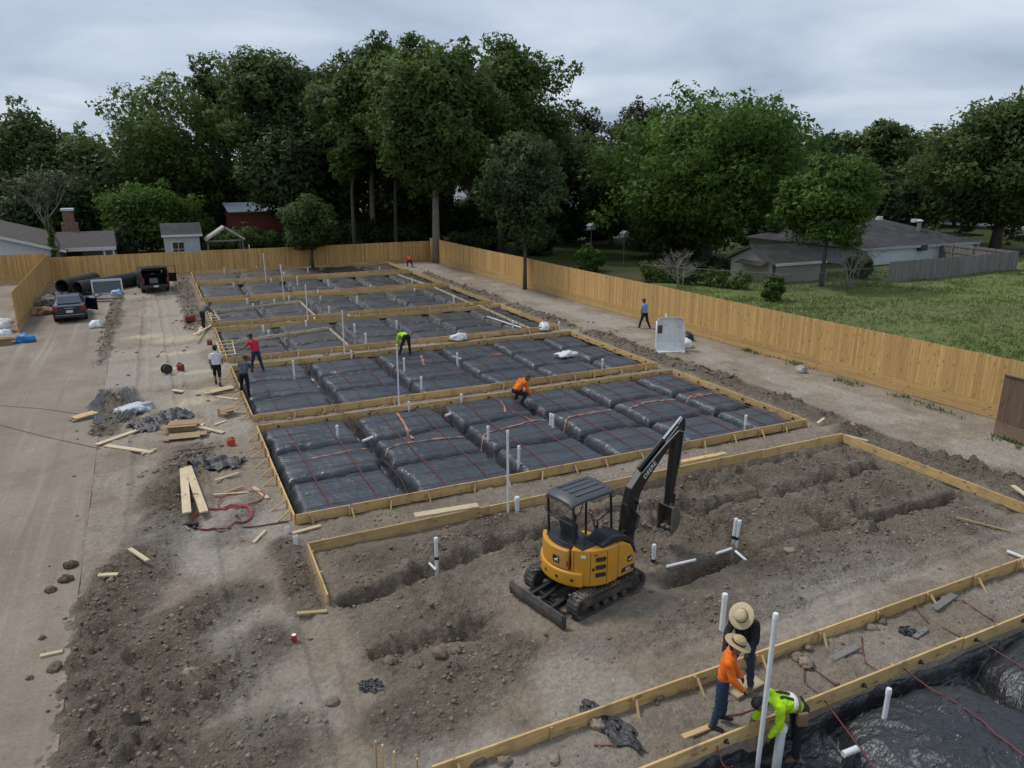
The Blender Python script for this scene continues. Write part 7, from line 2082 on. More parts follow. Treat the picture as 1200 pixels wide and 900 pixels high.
def sedan(lbl, loc, rz, paint, opendoor=True):
    t = thing('parked_car', lbl, 'car', loc, rz)
    def sec(x, hw, zb, zs, zt_): return (x, [(hw * .86, zb), (hw * .98, zb + .12), (hw, (zb + zs) / 2 + .05), (hw * .985, zs - .06), (hw * .93, zt_)])
    body = loft([sec(-2.46, .80, .34, .92, 1.00), sec(-2.36, .90, .28, .98, 1.05), sec(-1.7, .94, .24, 1.0, 1.07), sec(-.9, .95, .22, .98, 1.03), (.6, sec(.6, .95, .22, .97, 1.01)[1]), sec(1.2, .94, .24, .96, .99), sec(2.1, .91, .28, .88, .92), sec(2.40, .82, .34, .74, .78)])
    bo = body.build('body', paint, t, smooth='x', local=I4)
    roof = loft([(-1.85, [(.80, 1.03), (.79, 1.04), (.78, 1.06)]), (-1.15, [(.80, 1.03), (.66, 1.40), (.58, 1.45)]), (-.3, [(.82, 1.0), (.69, 1.43), (.60, 1.485)]), (.3, [(.82, 1.0), (.68, 1.40), (.60, 1.455)]), (1.15, [(.82, .98), (.81, .99), (.79, 1.0)])])
    rf_ = roof.build('cabin', paint, t, smooth='x', local=I4)
    g = MB()
    g.add([(-1.80, -.66, 1.10), (-1.80, .66, 1.10), (-1.20, .55, 1.41), (-1.20, -.55, 1.41)], [(0, 1, 2, 3)]); g.v = [(x - .02, y, z + .015) for x, y, z in g.v]
    g.build('rear_window', M_cglass, rf_, local=I4)
    g = MB().add([(1.05, -.68, 1.04), (1.05, .68, 1.04), (.36, .56, 1.40), (.36, -.56, 1.40)], [(0, 1, 2, 3)]); g.v = [(x + .02, y, z + .015) for x, y, z in g.v]; g.build('windscreen', M_cglass, rf_, local=I4)
    for s_ in (-1, 1):
        for xs_ in ((-1.05, -.25), (-.17, .75)):
            g = MB().add([(xs_[0], s_ * .835, 1.06), (xs_[1], s_ * .835, 1.05), (min(xs_[1], .38), s_ * .70, 1.37), (xs_[0] + (.0 if xs_[0] > -.5 else .05), s_ * .69, 1.38)], [(0, 1, 2, 3)]); g.build('side_window', M_cglass, rf_, local=I4)
        MB().box((-2.40, s_ * .74, .86), (.16, .26, .24)).build('tail_light', M_tail, bo, bevel=.03, local=I4)
        MB().box((2.25, s_ * .68, .70), (.3, .3, .16)).build('headlight', M_rim, bo, bevel=.03, local=I4)
        MB().box((.72, s_ * 1.02, 1.02), (.14, .18, .13)).build('mirror', paint, t, bevel=.03, local=I4)
        wheel(t, -1.48, s_ * .82); wheel(t, 1.50, s_ * .82)
    MB().box((-2.50, 0, .43), (.12, 1.66, .22)).build('bumper', paint, bo, bevel=.04, local=I4)
    MB().box((-2.475, 0, .70), (.03, .36, .15)).build('number_plate', M_plate, bo, local=I4); MB().box((-2.475, 0, .90), (.03, .5, .035)).build('badge', M_crm, bo, local=I4); MB().box((-2.555, 0, .50), (.02, 1.5, .025)).build('chrome_strip', M_crm, bo, local=I4)
    if opendoor:
        d = MB().box((-.62, 0, .66), (1.0, .07, .78)); d.bar((-.14, 0, 1.04), (-.45, .14, 1.40), .05, .05); d.bar((-1.1, 0, 1.04), (-1.05, .14, 1.40), .05, .05); d.bar((-.45, .14, 1.40), (-1.05, .14, 1.40), .05, .05)
        d.v = [(x + .12, y, z) for x, y, z in d.v]
        d.build('open_door', paint, t, bevel=.02, local=Matrix.Translation((.80, -.93, 0)) @ Matrix.Rotation(R(38), 4, 'Z'))
    return t
x, y, _ = G(81, 377); sedan('dark blue sedan seen from behind with one door open on the driveway', (x, y + 1.9, .03), R(94), M_paintb)
def suv(lbl, loc, rz):
    t = thing('parked_car', lbl, 'car', loc, rz)
    # hollow rear box: sides, roof, floor; open tail
    for s_ in (-1, 1):
        side_ = [(-2.35, .42), (-1.85, .42), (-1.75, .68), (-1.35, .78), (-.95, .68), (-.85, .42), (.9, .42), (1.0, .68), (1.4, .78), (1.8, .68), (1.9, .42), (2.4, .45), (2.45, .95), (1.3, 1.10), (.65, 1.75), (-2.15, 1.78), (-2.38, 1.15)]
        b_ = MB().prism(side_, s_ * .93 - .04, s_ * .93 + .04, 'y').build('body_side', M_paintd, t, bevel=.02, local=I4)
        for q in ([(-2.05, 1.18), (-1.25, 1.18), (-1.25, 1.68), (-1.98, 1.68)], [(-1.15, 1.18), (-.25, 1.18), (-.25, 1.68), (-1.15, 1.68)], [(-.15, 1.18), (1.05, 1.16), (.55, 1.66), (-.15, 1.68)]):
            MB().prism(q, s_ * .975, s_ * .985, 'y').build('side_window', M_cglass, b_, local=I4)
        MB().box((-2.36, s_ * .86, 1.0), (.10, .14, .42)).build('tail_light', M_tail, b_, bevel=.02, local=I4)
        wheel(t, -1.35, s_ * .86, .37, .25); wheel(t, 1.40, s_ * .86, .37, .25)
    MB().box((-.8, 0, 1.77), (2.8, 1.84, .06)).build('roof', M_paintd, t, bevel=.02, local=I4)
    for s_ in (-.7, .7): MB().tube([(-1.9, s_, 1.84), (.3, s_, 1.84)], .025, 6).build('roof_rack', M_black, t, local=I4)
    MB().box((-.2, 0, .62), (4.2, 1.78, .10)).build('floor', M_int, t, local=I4)
    MB().prism([(1.3, .5), (2.42, .5), (2.46, .95), (1.35, 1.10), (1.28, 1.0)], -.88, .88, 'y').build('bonnet', M_paintd, t, bevel=.04, local=I4)
    MB().add([(1.3, -.86, 1.10), (1.3, .86, 1.10), (.66, .80, 1.74), (.66, -.80, 1.74)], [(0, 1, 2, 3)]).build('windscreen', M_cglass, t, local=I4)
    MB().box((-2.42, 0, .55), (.14, 1.84, .26)).build('bumper', M_paintd, t, bevel=.04, local=I4)
    MB().box((-2.495, .0, .56), (.02, .34, .14)).build('number_plate', M_plate, t, local=I4)
    for s_ in (-.45, .45): MB().box((-.75, s_, 1.0), (.16, .62, .75)).box((-.55, s_, .8), (.5, .62, .2)).build('rear_seat', M_int, t, bevel=.05, local=I4)
    MB().bar((-2.15, 0, 1.80), (-2.95, 0, 2.02), 1.75, .07).build('tailgate', M_paintd, t, bevel=.02, local=I4)
    d = MB().box((-.5, 0, .80), (1.0, .07, .72)); d.bar((-.03, 0, 1.14), (-.12, .05, 1.70), .05, .05); d.bar((-.97, 0, 1.14), (-.95, .05, 1.70), .05, .05); d.bar((-.12, .05, 1.70), (-.95, .05, 1.70), .05, .05)
    d.build('open_door', M_paintd, t, bevel=.02, local=Matrix.Translation((.95, -.98, 0)) @ Matrix.Rotation(R(62), 4, 'Z'))
    return t
x, y, _ = G(180, 343); suv('dark sport utility vehicle with raised tailgate and an open side door', (x, y + 1.9, 0), R(96))
tb = MB().box((0, 0, .2), (.6, .5, .4)).box((.1, .35, .12), (.5, .35, .24)); tag(tb.build('tool_bundle', plain('pale_bundle', (.30, .30, .30), .8), None, bevel=.06, smooth='x', local=Matrix.Translation((x + .1, y + .55, .68))), 'pale bundle of tools in the open back of the dark vehicle', 'bundle')
def farcar(lbl, px, Y_, rz, paint):
    x = onY(px, 270, Y_)[0]
    t = sedan(lbl, (x, Y_, .0), rz, paint, False)
    return t
M_paintw = plain('white_paint', (.60, .61, .62), .3, .05, 2)
farcar('white car parked behind the house with the chimney', 95, 106, R(-80), M_paintw); farcar('silver car half hidden by bushes behind the chimney house', 122, 106, R(-70), plain('silver_paint', (.32, .33, .34), .3, .05, 2)); farcar('white car parked in front of the red shed', 318, 97, R(200), M_paintw)

# ================================================================== BIG CORRUGATED PIPES
M_hdpe = plain('black_corrugated_plastic', (.030, .031, .033), .5, .2, 3, dirt=(.15, .14, .12, .4))
def corrugated(lbl, p, q, r):
    a = Vector(p); b = Vector(q); L = (b - a).length; d = (b - a) / L
    prof = [(r * .86, 0)]
    n = int(L / .12)
    for i in range(n):
        z = i * L / n
        prof += [(r, z + .005), (r, z + .065), (r * .945, z + .075), (r * .945, z + L / n - .005)]
    prof += [(r * .945, L), (r * .86, L), (r * .86, 0)]
    mb = MB().lathe(prof[:-1], 28)
    mb.f = [f for f in mb.f if len(f) == 4]
    k = len(prof) - 1; nn = 28
    for i in range(nn):
        mb.f.append((i, (k - 1) * nn + i, (k - 1) * nn + (i + 1) % nn, (i + 1) % nn))
    mb.m = [0] * len(mb.f)
    m4 = Matrix.Translation(a) @ d.to_track_quat('Z', 'Y').to_matrix().to_4x4()
    return tag(mb.build('drain_pipe', M_hdpe, None, smooth='x', local=m4, fixn=False), lbl, 'pipe', 'big corrugated pipes')
r_ = .56
a = G(92, 347); corrugated('longer big black corrugated pipe lying behind the sedan', (a[0], a[1], r_), (a[0] + 4.3, a[1] + 4.6, r_), r_)
a = G(74, 345); corrugated('shorter big black corrugated pipe next to the fence', (a[0], a[1] + .2, r_), (a[0] + 2.0, a[1] + 4.0, r_), r_)
# ================================================================== LOOSE THINGS
M_pbag = plain('white_plastic_bag', (.68, .69, .70), .45, .06, 5); M_card = plain('cardboard', (.33, .22, .125), .85, .12, 4); M_bluetarp = plain('blue_plastic', (.02, .20, .48), .4, .15, 4); M_foil = plain('shredded_white_film', (.50, .52, .54), .5, .15, 9); M_redp = plain('red_plastic', (.24, .022, .022), .4, .15, 4); M_hose = plain('red_air_hose', (.30, .045, .038), .5, .12, 6); M_translu = plain('dirty_clear_plastic', (.76, .77, .76), .35, .10, 3.5, dirt=(.30, .28, .25, .5)); M_grn = plain('dark_green_plastic', (.02, .05, .04), .5)
def blob(name, lbl, cat, px, py, s, mat, z=None, fl=.6, group=None, jag=.5, el=1.0, rz=0.0, freq=2.6):
    x, y, zz0 = (*G(px, py, z or 0)[:2], z) if z is not None else (*G(px, py)[:2], None)
    if zz0 is None: zz0 = max(gz(x, y), .035 if x < -2.45 - .016 * (y - 8) else -1)
    n = IV2
    sd = px * .13 + py * .07
    f = 1 + jag * fbm(n[:, 0] * freq + sd, n[:, 1] * freq + n[:, 2] * 1.3 + sd, 3, 3) + jag * .5 * (1 - np.abs(fbm(n[:, 0] * freq * 2.3 + n[:, 2] * 2 + sd, n[:, 1] * freq * 2.3 - n[:, 2], 2, 4)) * 2)
    v = n * f[:, None] * np.array([el, 1, fl]) * s
    v[:, 2] = np.maximum(v[:, 2], -s * fl * .45)
    o = npmesh(name, v, IF2, mat, smooth=True, attrs={'tint': np.full(len(v), .5)})
    o.location = (x, y, zz0 + s * fl * .42); o.rotation_euler = (0, 0, rz)
    return tag(o, lbl, cat, group)
def plank(lbl, p, q, w_=.14, th=.04, za=None, zb=None, mat=None, name='plank', group='loose planks on the ground'):
    def zz0(px, py):
        x, y, _ = G(px, py); return max(gz(x, y), .035 if x < -2.45 - .016 * (y - 8) else -1) + th * .6
    auto = za is None
    za = zz0(*p) if za is None else za; zb = zz0(*q) if zb is None else zb
    if auto:
        a_ = G(*p, za); b_ = G(*q, zb); lift = 0
        for k in range(9):
            u = k / 8; X = a_[0] + (b_[0] - a_[0]) * u; Yk = a_[1] + (b_[1] - a_[1]) * u
            lift = max(lift, gz(X, Yk) + th * .45 - (za + (zb - za) * u))
        za += lift; zb += lift
    a = Vector(G(*p, za)); b = Vector(G(*q, zb))
    o = beam(name, a, b, w_, th, mat or M_new)
    return tag(o, lbl, 'plank', group)
plank('left plank of the pair lying side by side near the red hose', (215, 549), (219, 601), .22); plank('right plank of the pair lying side by side near the red hose', (220, 547), (239, 600), .22)
plank('long pale plank reaching under the crumpled black film', (113, 521), (164, 503), .2); plank('pale plank lying parallel below the crumpled black film', (124, 522), (178, 530), .2); plank('short offcut crossing the parallel pale plank', (166, 532), (183, 526), .1)
plank('long pale plank leaning on the cardboard box', (204, 493), (262, 507), .18, za=.25, zb=.05)
plank('short pale stake lying right of the plank pair', (252, 563), (280, 554), .09); plank('small offcut lying on the soil heap', (152, 643), (173, 657), .10); plank('thin offcut beside the spoil heap', (115, 674), (138, 673), .12); plank('thin offcut lying on the driveway edge', (47, 769), (74, 763), .09)
plank('grey offcut lying left of the unfinished form corner', (348, 719), (383, 716), .10, mat=M_stake); plank('pale offcut beside the corner of the taut black pad', (342, 625), (376, 616), .12); plank('offcut beside the red hose coil', (297, 571), (314, 584), .12); plank('long stick behind the red hose coil', (250, 580), (292, 577), .07); plank('stick pointing at the red hose coil', (262, 578), (285, 570), .06, mat=M_stake)
plank('offcut with red paint beside the hose', (297, 636), (311, 622), .08); plank('small offcut below the wire bundle on the driveway', (300, 553), (303, 546), .08) if False else None
plank('pale plank lying below the man in black shorts', (240, 461), (278, 458), .2); plank('narrow pale plank under the dark sheet of wood', (254, 465), (279, 468), .14); plank('offcut lying on the sawdust patch', (202, 457), (215, 459), .2); plank('short board lying near the boxes', (251, 498), (265, 493), .12); plank('angled offcut beside the boxes', (232, 506), (238, 496), .12)
plank('plywood sheet lying beside the black shorts worker', (246, 459), (273, 453), .5, .03, mat=M_ply, za=.1, zb=.16); plank('long board leaning on the form near the grey worker', (226, 393), (250, 380), .16); plank('short board beside the grey worker', (232, 392), (236, 383), .18)
plank('long light board lying on the form board left of the excavator', (486, 604), (560, 592), .26, .04, .30, .31); plank('plank under the boot of the worker in dark clothes', (856, 812), (888, 795), .34, .04, .06, .08, M_ply); plank('weathered board lying in the strip beside the near form', (974, 773), (1004, 758), .14, .05, .07, .09, M_greyp); plank('weathered offcut leaning at the near form brace', (1094, 714), (1118, 697), .16, .05, .08, .14, M_greyp); plank('small weathered offcut beside the black scrap', (1072, 747), (1086, 737), .1, .04, .06, .06, M_greyp)
plank('offcut lying beyond the right form board of the dirt pad', (1187, 569), (1206, 583), .12); plank('pale board lying along the corner of the dirt pad', (990, 510), (1017, 517), .16, .04, .2, .1); plank('stick lying across the open dirt pad', (1120, 606), (1182, 622), .05, .03, mat=M_stake); plank('splintered board at the edge of the near form', (800, 864), (836, 850), .10, .04, .05, .07, M_stake); plank('long offcut beside the right corner of the taut pad', (958, 496), (966, 490), .10)
plank('brown board on the strip beside the taut pad', (798, 541), (850, 531), .20, .04, .18, .20, M_form) ; plank('shadowed board stack lying on the driveway edge', (83, 493), (110, 487), .45, .06, mat=M_greyp); plank('upper board of the stack on the driveway edge', (86, 490), (112, 483), .45, .05, za=.15, zb=.16, mat=M_form)
# marking stakes
for px, pb, pt, lb in ((239, 566, 533, 'yellow marking stake standing behind the plank pair'), (278, 549, 534, 'stake with pink tape standing at the end of the black film'), (1167, 510, 458, 'marking stake standing at the brown fence')):
    x, y, z = spot(px, pb); tag(beam('marking_stake', (x, y, z - .2), (x + .02, y, ztop(x, y, pt)), .05, .03, plain('yellow_stake', (.45, .30, .06), .7) if 'yellow' in lb else M_stake, up=(1, 0, 0)), lb, 'stake')
# cardboard boxes
def cbox(lbl, px, py, d, rz, z=None, open_=True):
    x, y, z0 = spot(px, py)
    t = thing('cardboard_box', lbl, 'box', (x, y, z0 if z is None else z), rz, 'cardboard boxes')
    MB().box((0, 0, d[2] / 2), d).build('carton', M_card, t, bevel=.01, local=I4)
    if open_:
        f = MB(); f.bar((-d[0] / 2, -d[1] / 2, d[2]), (-d[0] / 2 - .1, -d[1] / 2 - .2, d[2] * .7), d[1] * .02 + .01, .3, up=(1, 0, 0)); f.box((0, -d[1] / 2 - .1, d[2] * .9), (d[0], .2, .012)); f.box((d[0] / 2 + .1, 0, d[2] * .95), (.2, d[1], .012)); f.build('flap', M_card, t, local=I4)
cbox('brown cardboard box beside the crumpled black film', 216, 503, (1.0, .55, .28), R(-12)); cbox('flattened brown carton in front of the cardboard box', 217, 512, (1.05, .4, .10), R(-8)); cbox('small carton pile right of the plank and box', 265, 487, (.45, .4, .3), R(30)); cbox('brown carton in the rubbish at the end of the short fence', 4, 405, (.8, .7, .5), R(10))
# crumpled films
def film(lbl, pix, wid, mat, seed, hgt=.12):
    P = [Vector(G(px, py)) for px, py in pix]
    n = 34; m = 16
    L = sum((b - a).length for a, b in zip(P[:-1], P[1:]))
    v = []; acc = []
    for i in range(n):
        u = i / (n - 1) * (len(P) - 1); k = min(int(u), len(P) - 2); p = P[k].lerp(P[k + 1], u - k); d = (P[k + 1] - P[k]).normalized(); nr = Vector((-d.y, d.x, 0))
        for j in range(m):
            s_ = j / (m - 1) - .5
            ww = wid * (.6 + .8 * float(vn(i * .35, seed, 3))) * math.sin(math.pi * (.08 + .84 * i / (n - 1))) ** .4
            q = p + nr * s_ * ww + d * .12 * float(fbm(np.array(i * .4), np.array(j * .5), 2, seed))
            ridge = 1 - abs(float(fbm(np.array(i * .22 + seed), np.array(j * .42), 3, seed))) * 2.4
            base = max(gz(q.x, q.y), .035 if q.x < -2.5 else -1)
            v.append((q.x - P[0].x, q.y - P[0].y, base + .02 + hgt * max(0, ridge) ** 1.5 * (1 - abs(s_) * 1.2)))
    f = [(i * m + j, i * m + j + 1, (i + 1) * m + j + 1, (i + 1) * m + j) for i in range(n - 1) for j in range(m - 1)]
    return tag(MB().add(v, f).build('plastic_film', mat, None, smooth='all', fixn=False, local=Matrix.Translation((P[0].x, P[0].y, 0))), lbl, 'plastic film', 'loose black film')
film('crumpled black plastic film between planks and box', ((158, 504), (185, 496), (216, 482)), 1.5, M_film, 5, .3); film('crumpled black plastic film beside the yellow stake', ((222, 549), (245, 543), (283, 545)), 1.1, M_film, 9, .22); film('strip of black film draped over the near form board', ((684, 828), (705, 845), (725, 860), (752, 886)), .42, M_film, 12, .10)
film('small scrap of dark film on the churned soil', ((423, 804), (435, 806), (446, 806)), .28, M_film, 14, .06); film('small black scrap beside the weathered offcut', ((1058, 745), (1065, 742), (1073, 744)), .30, M_film, 16, .07)
film('crumpled black film beside the sedan and the big pipes', ((52, 355), (72, 350), (86, 352)), 2.2, M_film, 18, .6)
# bags and bits
blob('plastic_bag', 'white plastic bag lying on the black sheeting of the wide pad', 'bag', 663, 417, .30, M_pbag, .17, .5, 'white bags', el=1.7); blob('plastic_bag', 'white bag in the strip right of the lime vest worker', 'bag', 537, 398, .34, M_pbag, .05, .75, 'white bags', el=1.2); blob('plastic_bag', 'white bag at the corner where two far pads meet', 'bag', 637, 386, .30, M_pbag, .1, .9, 'white bags')
blob('plastic_bag', 'white plastic bag beside the sedan', 'bag', 112, 384, .34, M_pbag, None, .8, 'white bags'); blob('plastic_bag', 'white bag on the rubbish at the end of the short fence', 'bag', 2, 394, .42, M_pbag, .25, .6, 'white bags'); blob('plastic_bag', 'second white bag in the rubbish at the short fence', 'bag', 2, 384, .5, M_pbag, .3, .7, 'white bags')
blob('plastic_tub', 'crumpled blue plastic tub at the end of the short fence', 'tub', 30, 401, .40, M_bluetarp, None, .7); blob('film_shreds', 'heap of shredded white film beside the wire bundle', 'film', 158, 480, .45, M_foil, None, .35, jag=.8, el=1.2, freq=4); blob('rubbish_heap', 'heap of mixed rubbish behind the sedan by the fence', 'rubbish', 58, 360, 1.1, plain('mixed_rubbish', (.20, .17, .14), .8, .6, 5), None, .4, jag=.7, freq=4); blob('rubbish_heap', 'brown litter heap along the short fence', 'rubbish', 48, 368, .7, M_card, None, .35, jag=.7, freq=4)
def jug(lbl, px, py, s, mat, name='fuel_can'):
    x, y, z = spot(px, py)
    t = thing(name, lbl, 'can', (x, y, z), random.random() * 3)
    MB().box((0, 0, s * .45), (s, s * .6, s * .9)).build('tank', mat, t, bevel=s * .12, seg_=3, smooth='x', local=I4)
    MB().tube([(-s * .3, 0, s * .9), (-s * .25, 0, s * 1.1), (s * .15, 0, s * 1.1), (s * .2, 0, s * .9)], s * .06, 7).build('handle', M_black, t, smooth='all', local=I4); MB().lathe([(s * .11, s * .85), (s * .11, s * 1.05), (0, s * 1.08)], 10, (s * .34, 0, 0)).build('spout', M_black, t, local=I4)
jug('red fuel can on the ground near the shirtless trail of sawdust', 212, 434, .34, M_redp); bpy.data.objects[-1] if False else None
for o_ in C.objects:
    if o_.get('label') == 'red fuel can on the ground near the shirtless trail of sawdust': o_['label'] = 'red fuel can beside the black cable reel'
jug('small red can at the left end of the braced pad', 246, 404, .26, M_redp); jug('small red canister on the ground beside the taut black pad', 271, 522, .26, plain('orange_red_plastic', (.55, .07, .03), .4))
def generator(lbl, px, py):
    x, y, z = spot(px, py); t = thing('generator', lbl, 'generator', (x, y, z), .2, None, .72)
    MB().box((0, 0, .42), (.75, .5, .45)).build('tank', M_redp, t, bevel=.06, smooth='x', local=I4); MB().box((0, 0, .18), (.7, .46, .2)).build('engine', M_black, t, bevel=.03, local=I4)
    fr = MB()
    for s_ in (-.27, .27): fr.tube([(-.42, s_, 0), (-.42, s_, .68), (.42, s_, .68), (.42, s_, 0)], .02, 6)
    fr.tube([(-.42, -.27, .68), (-.42, .27, .68)], .02, 6); fr.tube([(.42, -.27, .68), (.42, .27, .68)], .02, 6); fr.build('frame', M_black, t, smooth='all', local=I4)
generator('red generator in a black frame beside the worker in grey', 223, 377)
x, y, z = spot(196, 438); t = thing('cable_reel', 'black cable reel standing left of the red can', 'reel', (x, y, z), .5, None, .8)
MB().lathe([(.28, -.16), (.28, -.13), (.12, -.12), (.12, .12), (.28, .13), (.28, .16)], 18, (0, 0, .28), Matrix.Rotation(R(90), 3, 'X')).build('drum', M_black, t, smooth='x', local=I4); MB().lathe([(.20, -.11), (.22, 0), (.20, .11)], 18, (0, 0, .28), Matrix.Rotation(R(90), 3, 'X')).build('cable', M_rebar, t, smooth='x', local=I4)
# red hose: two loose coils
def coil(lbl, px, py, rx, turns, mat, r=.017, name='air_hose'):
    x, y, z = spot(px, py); pts = []
    for i in range(int(turns * 26)):
        a = i / 26 * 2 * math.pi; q = 1 + .03 * math.sin(a * .23 + px) + .02 * math.sin(a * 2 + px); X = rx * q * math.cos(a); Y_ = rx * .95 * q * math.sin(a)
        pts.append((X, Y_, max(gz(x + X, y + Y_), z - .05) - z + .03 + .012 * (i // 26) + .02 * math.sin(a * 3)))
    return tag(MB().tube(pts, r, 6).build(name, mat, None, smooth='all', local=Matrix.Translation((x, y, z))), lbl, 'hose', 'red hoses')
coil('red air hose coiled on the soil next to a nail gun', 261, 609, .75, 3.2, M_hose); coil('second red hose coil partly stretched behind the first', 283, 586, .62, 2.1, M_hose)
x, y, z = spot(225, 617); t = thing('nail_gun', 'black nail gun lying beside the red hose coil', 'nail gun', (x, y, z), R(-20))
MB().box((0, 0, .07), (.34, .12, .12)).build('barrel', M_black, t, bevel=.03, smooth='x', local=I4); MB().bar((.08, 0, .06), (.12, -.20, .05), .07, .06).build('grip', M_black, t, bevel=.015, local=I4); MB().box((-.2, 0, .06), (.1, .06, .06)).build('nose', M_steel, t, bevel=.01, local=I4); MB().bar((-.15, -.05, .06), (.0, -.26, .04), .05, .04).build('magazine', plain('tan_magazine', (.30, .22, .14), .6), t, local=I4)
# bundle of wires / rebar offcuts on the driveway edge
x, y, _ = G(134, 486); rg = np.random.RandomState(4)
t = thing('wire_bundle', 'long bundle of dark wires lying on the driveway edge', 'wire bundle', (x, y, .05))
for k in range(2):
    mb = MB()
    for i in range(34):
        ox = -.50 + k * .95 + rg.randn() * .13; lc_ = .22 * (k * 2 - 1)
        mb.tube([(ox - lc_ * .4 + rg.randn() * .06, -1.0 + rg.randn() * .2, .03 + .04 * rg.rand()), (ox + lc_ + rg.randn() * .05, 1.0, .06 + .06 * rg.rand()), (ox + rg.randn() * .06, 2.4 + rg.randn() * .2, .06 + .06 * rg.rand()), (ox - lc_ * .5 + rg.randn() * .09, 3.5 + rg.randn() * .25, .04 + .05 * rg.rand())], .012, 4)
    mb.build('strands', plain('grey_wire', (.075, .075, .078), .6, .4, 3), t, local=I4)
# thin dark cords lying across the driveway
for pts_, lb in ((((-30, 474), (0, 475), (50, 479), (112, 488)), 'thin dark cord lying across the driveway to the wire bundle'), (((-30, 490), (0, 498), (50, 511), (118, 526)), 'second thin dark cord slanting across the driveway')):
    P = [G(px, py, .05) for px, py in pts_]; o0 = P[0]
    tag(MB().tube([(a - o0[0], b - o0[1], 0) for a, b, c in P], .008, 6).build('power_cord', M_black, None, smooth='all', local=Matrix.Translation((o0[0], o0[1], .052))), lb, 'cord', 'cords on the driveway')
# thin dark bar lying in the soil and loose red bars in the strip
def rod(lbl, pix, r, mat, z=.05, name='steel_bar', cat='bar', group=None):
    P = []
    for px, py in pix:
        x, y, _ = G(px, py, z); P.append((x, y, max(gz(x, y), -.3) + r + .015))
    o0 = P[0]
    return tag(MB().tube([(a - o0[0], b - o0[1], c - o0[2]) for a, b, c in P], r, 6).build(name, mat, None, smooth='all', local=Matrix.Translation(o0)), lb if False else lbl, cat, group)
rod('long dark bar lying in the soil left of the taut pad', ((208, 532), (232, 528), (262, 522)), .02, M_rebar); rod('dark bar lying beside the hose coil towards the pad', ((250, 622), (300, 617), (338, 611)), .02, M_rebar)
GRD = 'loose red cables in the strip between the near forms'
for i, pix in enumerate((((935, 762), (942, 775), (943, 797)), ((1010, 745), (1011, 760), (1014, 778)), ((848, 838), (868, 834), (888, 831)), ((696, 873), (718, 873), (740, 875)), ((1068, 702), (1075, 715), (1088, 730)), ((1128, 703), (1150, 718), (1165, 728)))):
    rod(['loose red cable end hanging off the near form behind the tall white pipe', 'short red cable end standing in the bare strip', 'red cable lying at the feet of the worker in orange', 'red cable scrap beside the draped black film', 'red cable end at a brace of the near form', 'red cable end leading to the dark form board'][i], pix, .013, M_cable, .06, 'cable_end', 'cable', GRD)
for i, pix in enumerate((((945, 800), (970, 818), (990, 832)), ((1015, 778), (1035, 790), (1050, 800)), ((1105, 735), (1130, 748)), ((1170, 728), (1185, 738)), ((940, 772), (985, 805)))):
    rod('thin dark bar crossing the bare strip under the form board', pix, .011, M_rebar, .06, 'steel_bar', 'bar', 'dark bars crossing the bare strip')
# concrete chunks in the strip
for i, (px, py, s, t_) in enumerate(((945, 778, .16, .8), (935, 770, .14, .6), (1022, 735, .12, .7), (1033, 728, .10, .5), (830, 700, .1, .5), (1105, 702, .10, .9), (948, 760, .10, .6), (1026, 722, .16, .35), (898, 765, .13, .6), (870, 790, .12, .4), (650, 890, .12, .8), (590, 893, .13, .7), (560, 890, .16, .55), (700, 850, .15, .8), (770, 815, .14, .7))):
    x, y, _ = G(px, py, .05); lump('soil_clod', x, y, s, 'pale clod lying in the bare strip between the near form boards', 'clod', 'clods in the strip between the near forms', M_clod, t_)
# grey strip of concrete block
x, y, z = spot(992, 775) ; x, y, _ = G(572 + 352, 0 + 600) if False else (x, y, z)
# dirty clear plastic hood (shower stall) standing by the fence
x, y, _ = G(784, 411); z = gz(x, y)
t = thing('shower_stall', 'dirty translucent white shower stall standing beside the cedar fence', 'shower stall', (x, y, z), R(-22))
W, Hh, Dp = 1.5, 1.75, .62
def bathshell():
    """open-fronted moulded shell: back sheet curling forward into side, top and bottom flanges"""
    nu, nv = 34, 40; v = []; f = []
    for j in range(nv):
        for i in range(nu):
            u = i / (nu - 1) * 2 - 1; w2 = j / (nv - 1)
            zz_ = w2 * Hh
            side_ = max(0, (abs(u) - .80) / .20); bot = max(0, (.20 - w2) / .20); top_ = max(0, (w2 - .93) / .07)
            dep_ = Dp * max(side_ ** 1.6 * (.55 + .45 * (1 - w2) ** 2), bot ** 1.5 * 1.25, top_ ** 1.6 * .35)
            x_ = u * W / 2 * (1 - .07 * w2) * (1 - .10 * max(0, (w2 - .86) / .14) ** 2)
            n_ = .02 * float(fbm(np.array(u * 3.0), np.array(w2 * 4.0), 3, 400))
            v.append((x_, Dp / 2 - dep_ + n_, zz_ * (1 - .02 * u * u) + .02))
    for j in range(nv - 1):
        for i in range(nu - 1): q_ = j * nu + i; f.append((q_, q_ + 1, q_ + nu + 1, q_ + nu))
    return MB().add(v, f)
sh_ = bathshell().build('shell', M_translu, t, smooth='all', local=I4, fixn=False)
sm_ = sh_.modifiers.new('thickness', 'SOLIDIFY'); sm_.thickness = .02
rimp = [(-W * .47, -.30, .03), (-W * .25, -.44, .04), (0, -.48, .05), (W * .25, -.44, .04), (W * .47, -.30, .03)]
MB().tube([(-W * .47, .1, Hh * .9), (-W * .49, -.06, Hh * .5), (-W * .5, -.15, .25)] + rimp + [(W * .5, -.15, .25), (W * .49, -.06, Hh * .5), (W * .47, .1, Hh * .9)], .045, 8).build('rim', M_translu, t, smooth='all', local=I4)
MB().lathe([(.05, 0), (.05, .2), (.07, .2), (.07, .26), (0, .27)], 10, (-.2, Dp / 2 - .1, Hh - .08)).build('valve', M_pvc, t, local=I4)
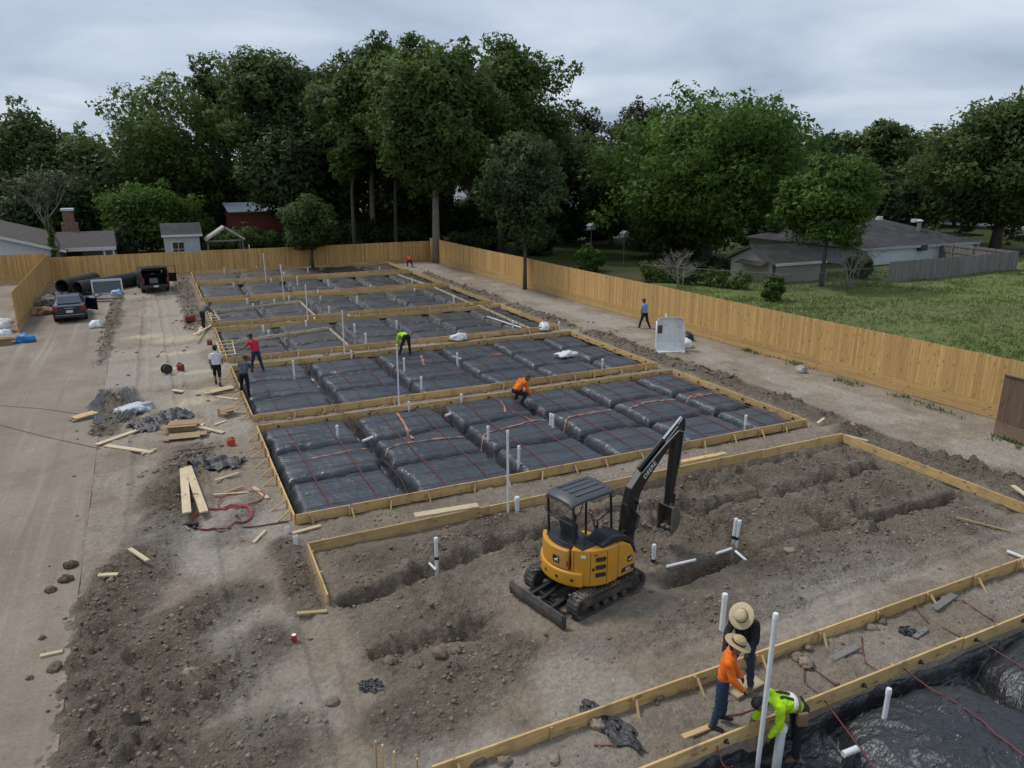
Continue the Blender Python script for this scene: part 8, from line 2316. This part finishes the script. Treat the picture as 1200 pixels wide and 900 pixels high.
MB().box((-.46, Dp / 2 - .045, 1.1), (.22, .012, .42)).build('torn_patch', M_steel, t, local=I4)
blob('plastic_bag', 'white bag leaning on the shower stall', 'bag', 804, 407, .34, M_pbag, None, 1.0, 'white bags', jag=.2); blob('plastic_bag', 'black bag behind the white bag at the shower stall', 'bag', 806, 399, .32, M_black, None, 1.0, None, jag=.2)
# white window frame and board stack at the back of the driveway
x, y, _ = G(127, 345); t = thing('window_frame', 'white window frame propped up behind the sedan near the big pipes', 'window frame', (x, y, 0), R(4))
mb = MB()
for a_, b_ in (((-1.0, 0), (-1.0, 1.1)), ((1.0, 0), (1.0, 1.1)), ((-1.0, .06), (1.0, .06)), ((-1.0, 1.06), (1.0, 1.06))): mb.bar((a_[0], .25 * a_[1], a_[1]), (b_[0], .25 * b_[1], b_[1]), .10, .14)
mb.build('frame', M_trim, t, local=I4); MB().add([(-.95, .03, .1), (.95, .03, .1), (.95, .27, 1.05), (-.95, .27, 1.05)], [(0, 1, 2, 3)]).build('pane', M_cglass, t, local=I4)
for i, (p, q) in enumerate((((108, 350), (140, 349)), ((110, 353), (134, 352)), ((104, 352), (118, 344)))): plank(['long grey board below the propped window frame', 'lower grey board below the propped window frame', 'grey board leaning towards the big pipes'][i], p, q, .25, .08, mat=M_greyp)
blob('plastic_bag', 'blue and white bag beside the window frame', 'bag', 137, 346, .4, plain('pale_blue_bag', (.30, .42, .60), .5), None, .7, 'white bags')
# paint marks, cups
x, y, z = spot(345, 752); t = thing('drink_can', 'small red and white drink can lying on the soil', 'can', (x, y, z + .04)); MB().lathe([(.05, 0), (.055, .02), (.055, .12), (.045, .14), (0, .14)], 12, (0, 0, -.02)).build('can', plain('red_can', (.40, .02, .03), .35), t, smooth='x', local=I4); MB().lathe([(.046, .121), (.046, .126), (0, .127)], 12).build('lid', M_white, t, local=I4)
for px, py in ((331, 616), (338, 601)):
    pass
# white buckets at the pad corner
for px, py, yt, lb in ((347, 640, 628, 'white plastic cup by the stake at the dirt pad corner'), (337, 625, 617, 'small white cup at the corner of the taut black pad')):
    x, y, z = spot(px, py); hh = ztop(x, y, yt) - z
    tag(MB().lathe([(.05, 0), (.06, hh), (.055, hh), (.045, .02), (0, .02)], 14).build('bucket', M_pvc, None, smooth='x', local=Matrix.Translation((x, y, z))), lb, 'bucket', 'white buckets')
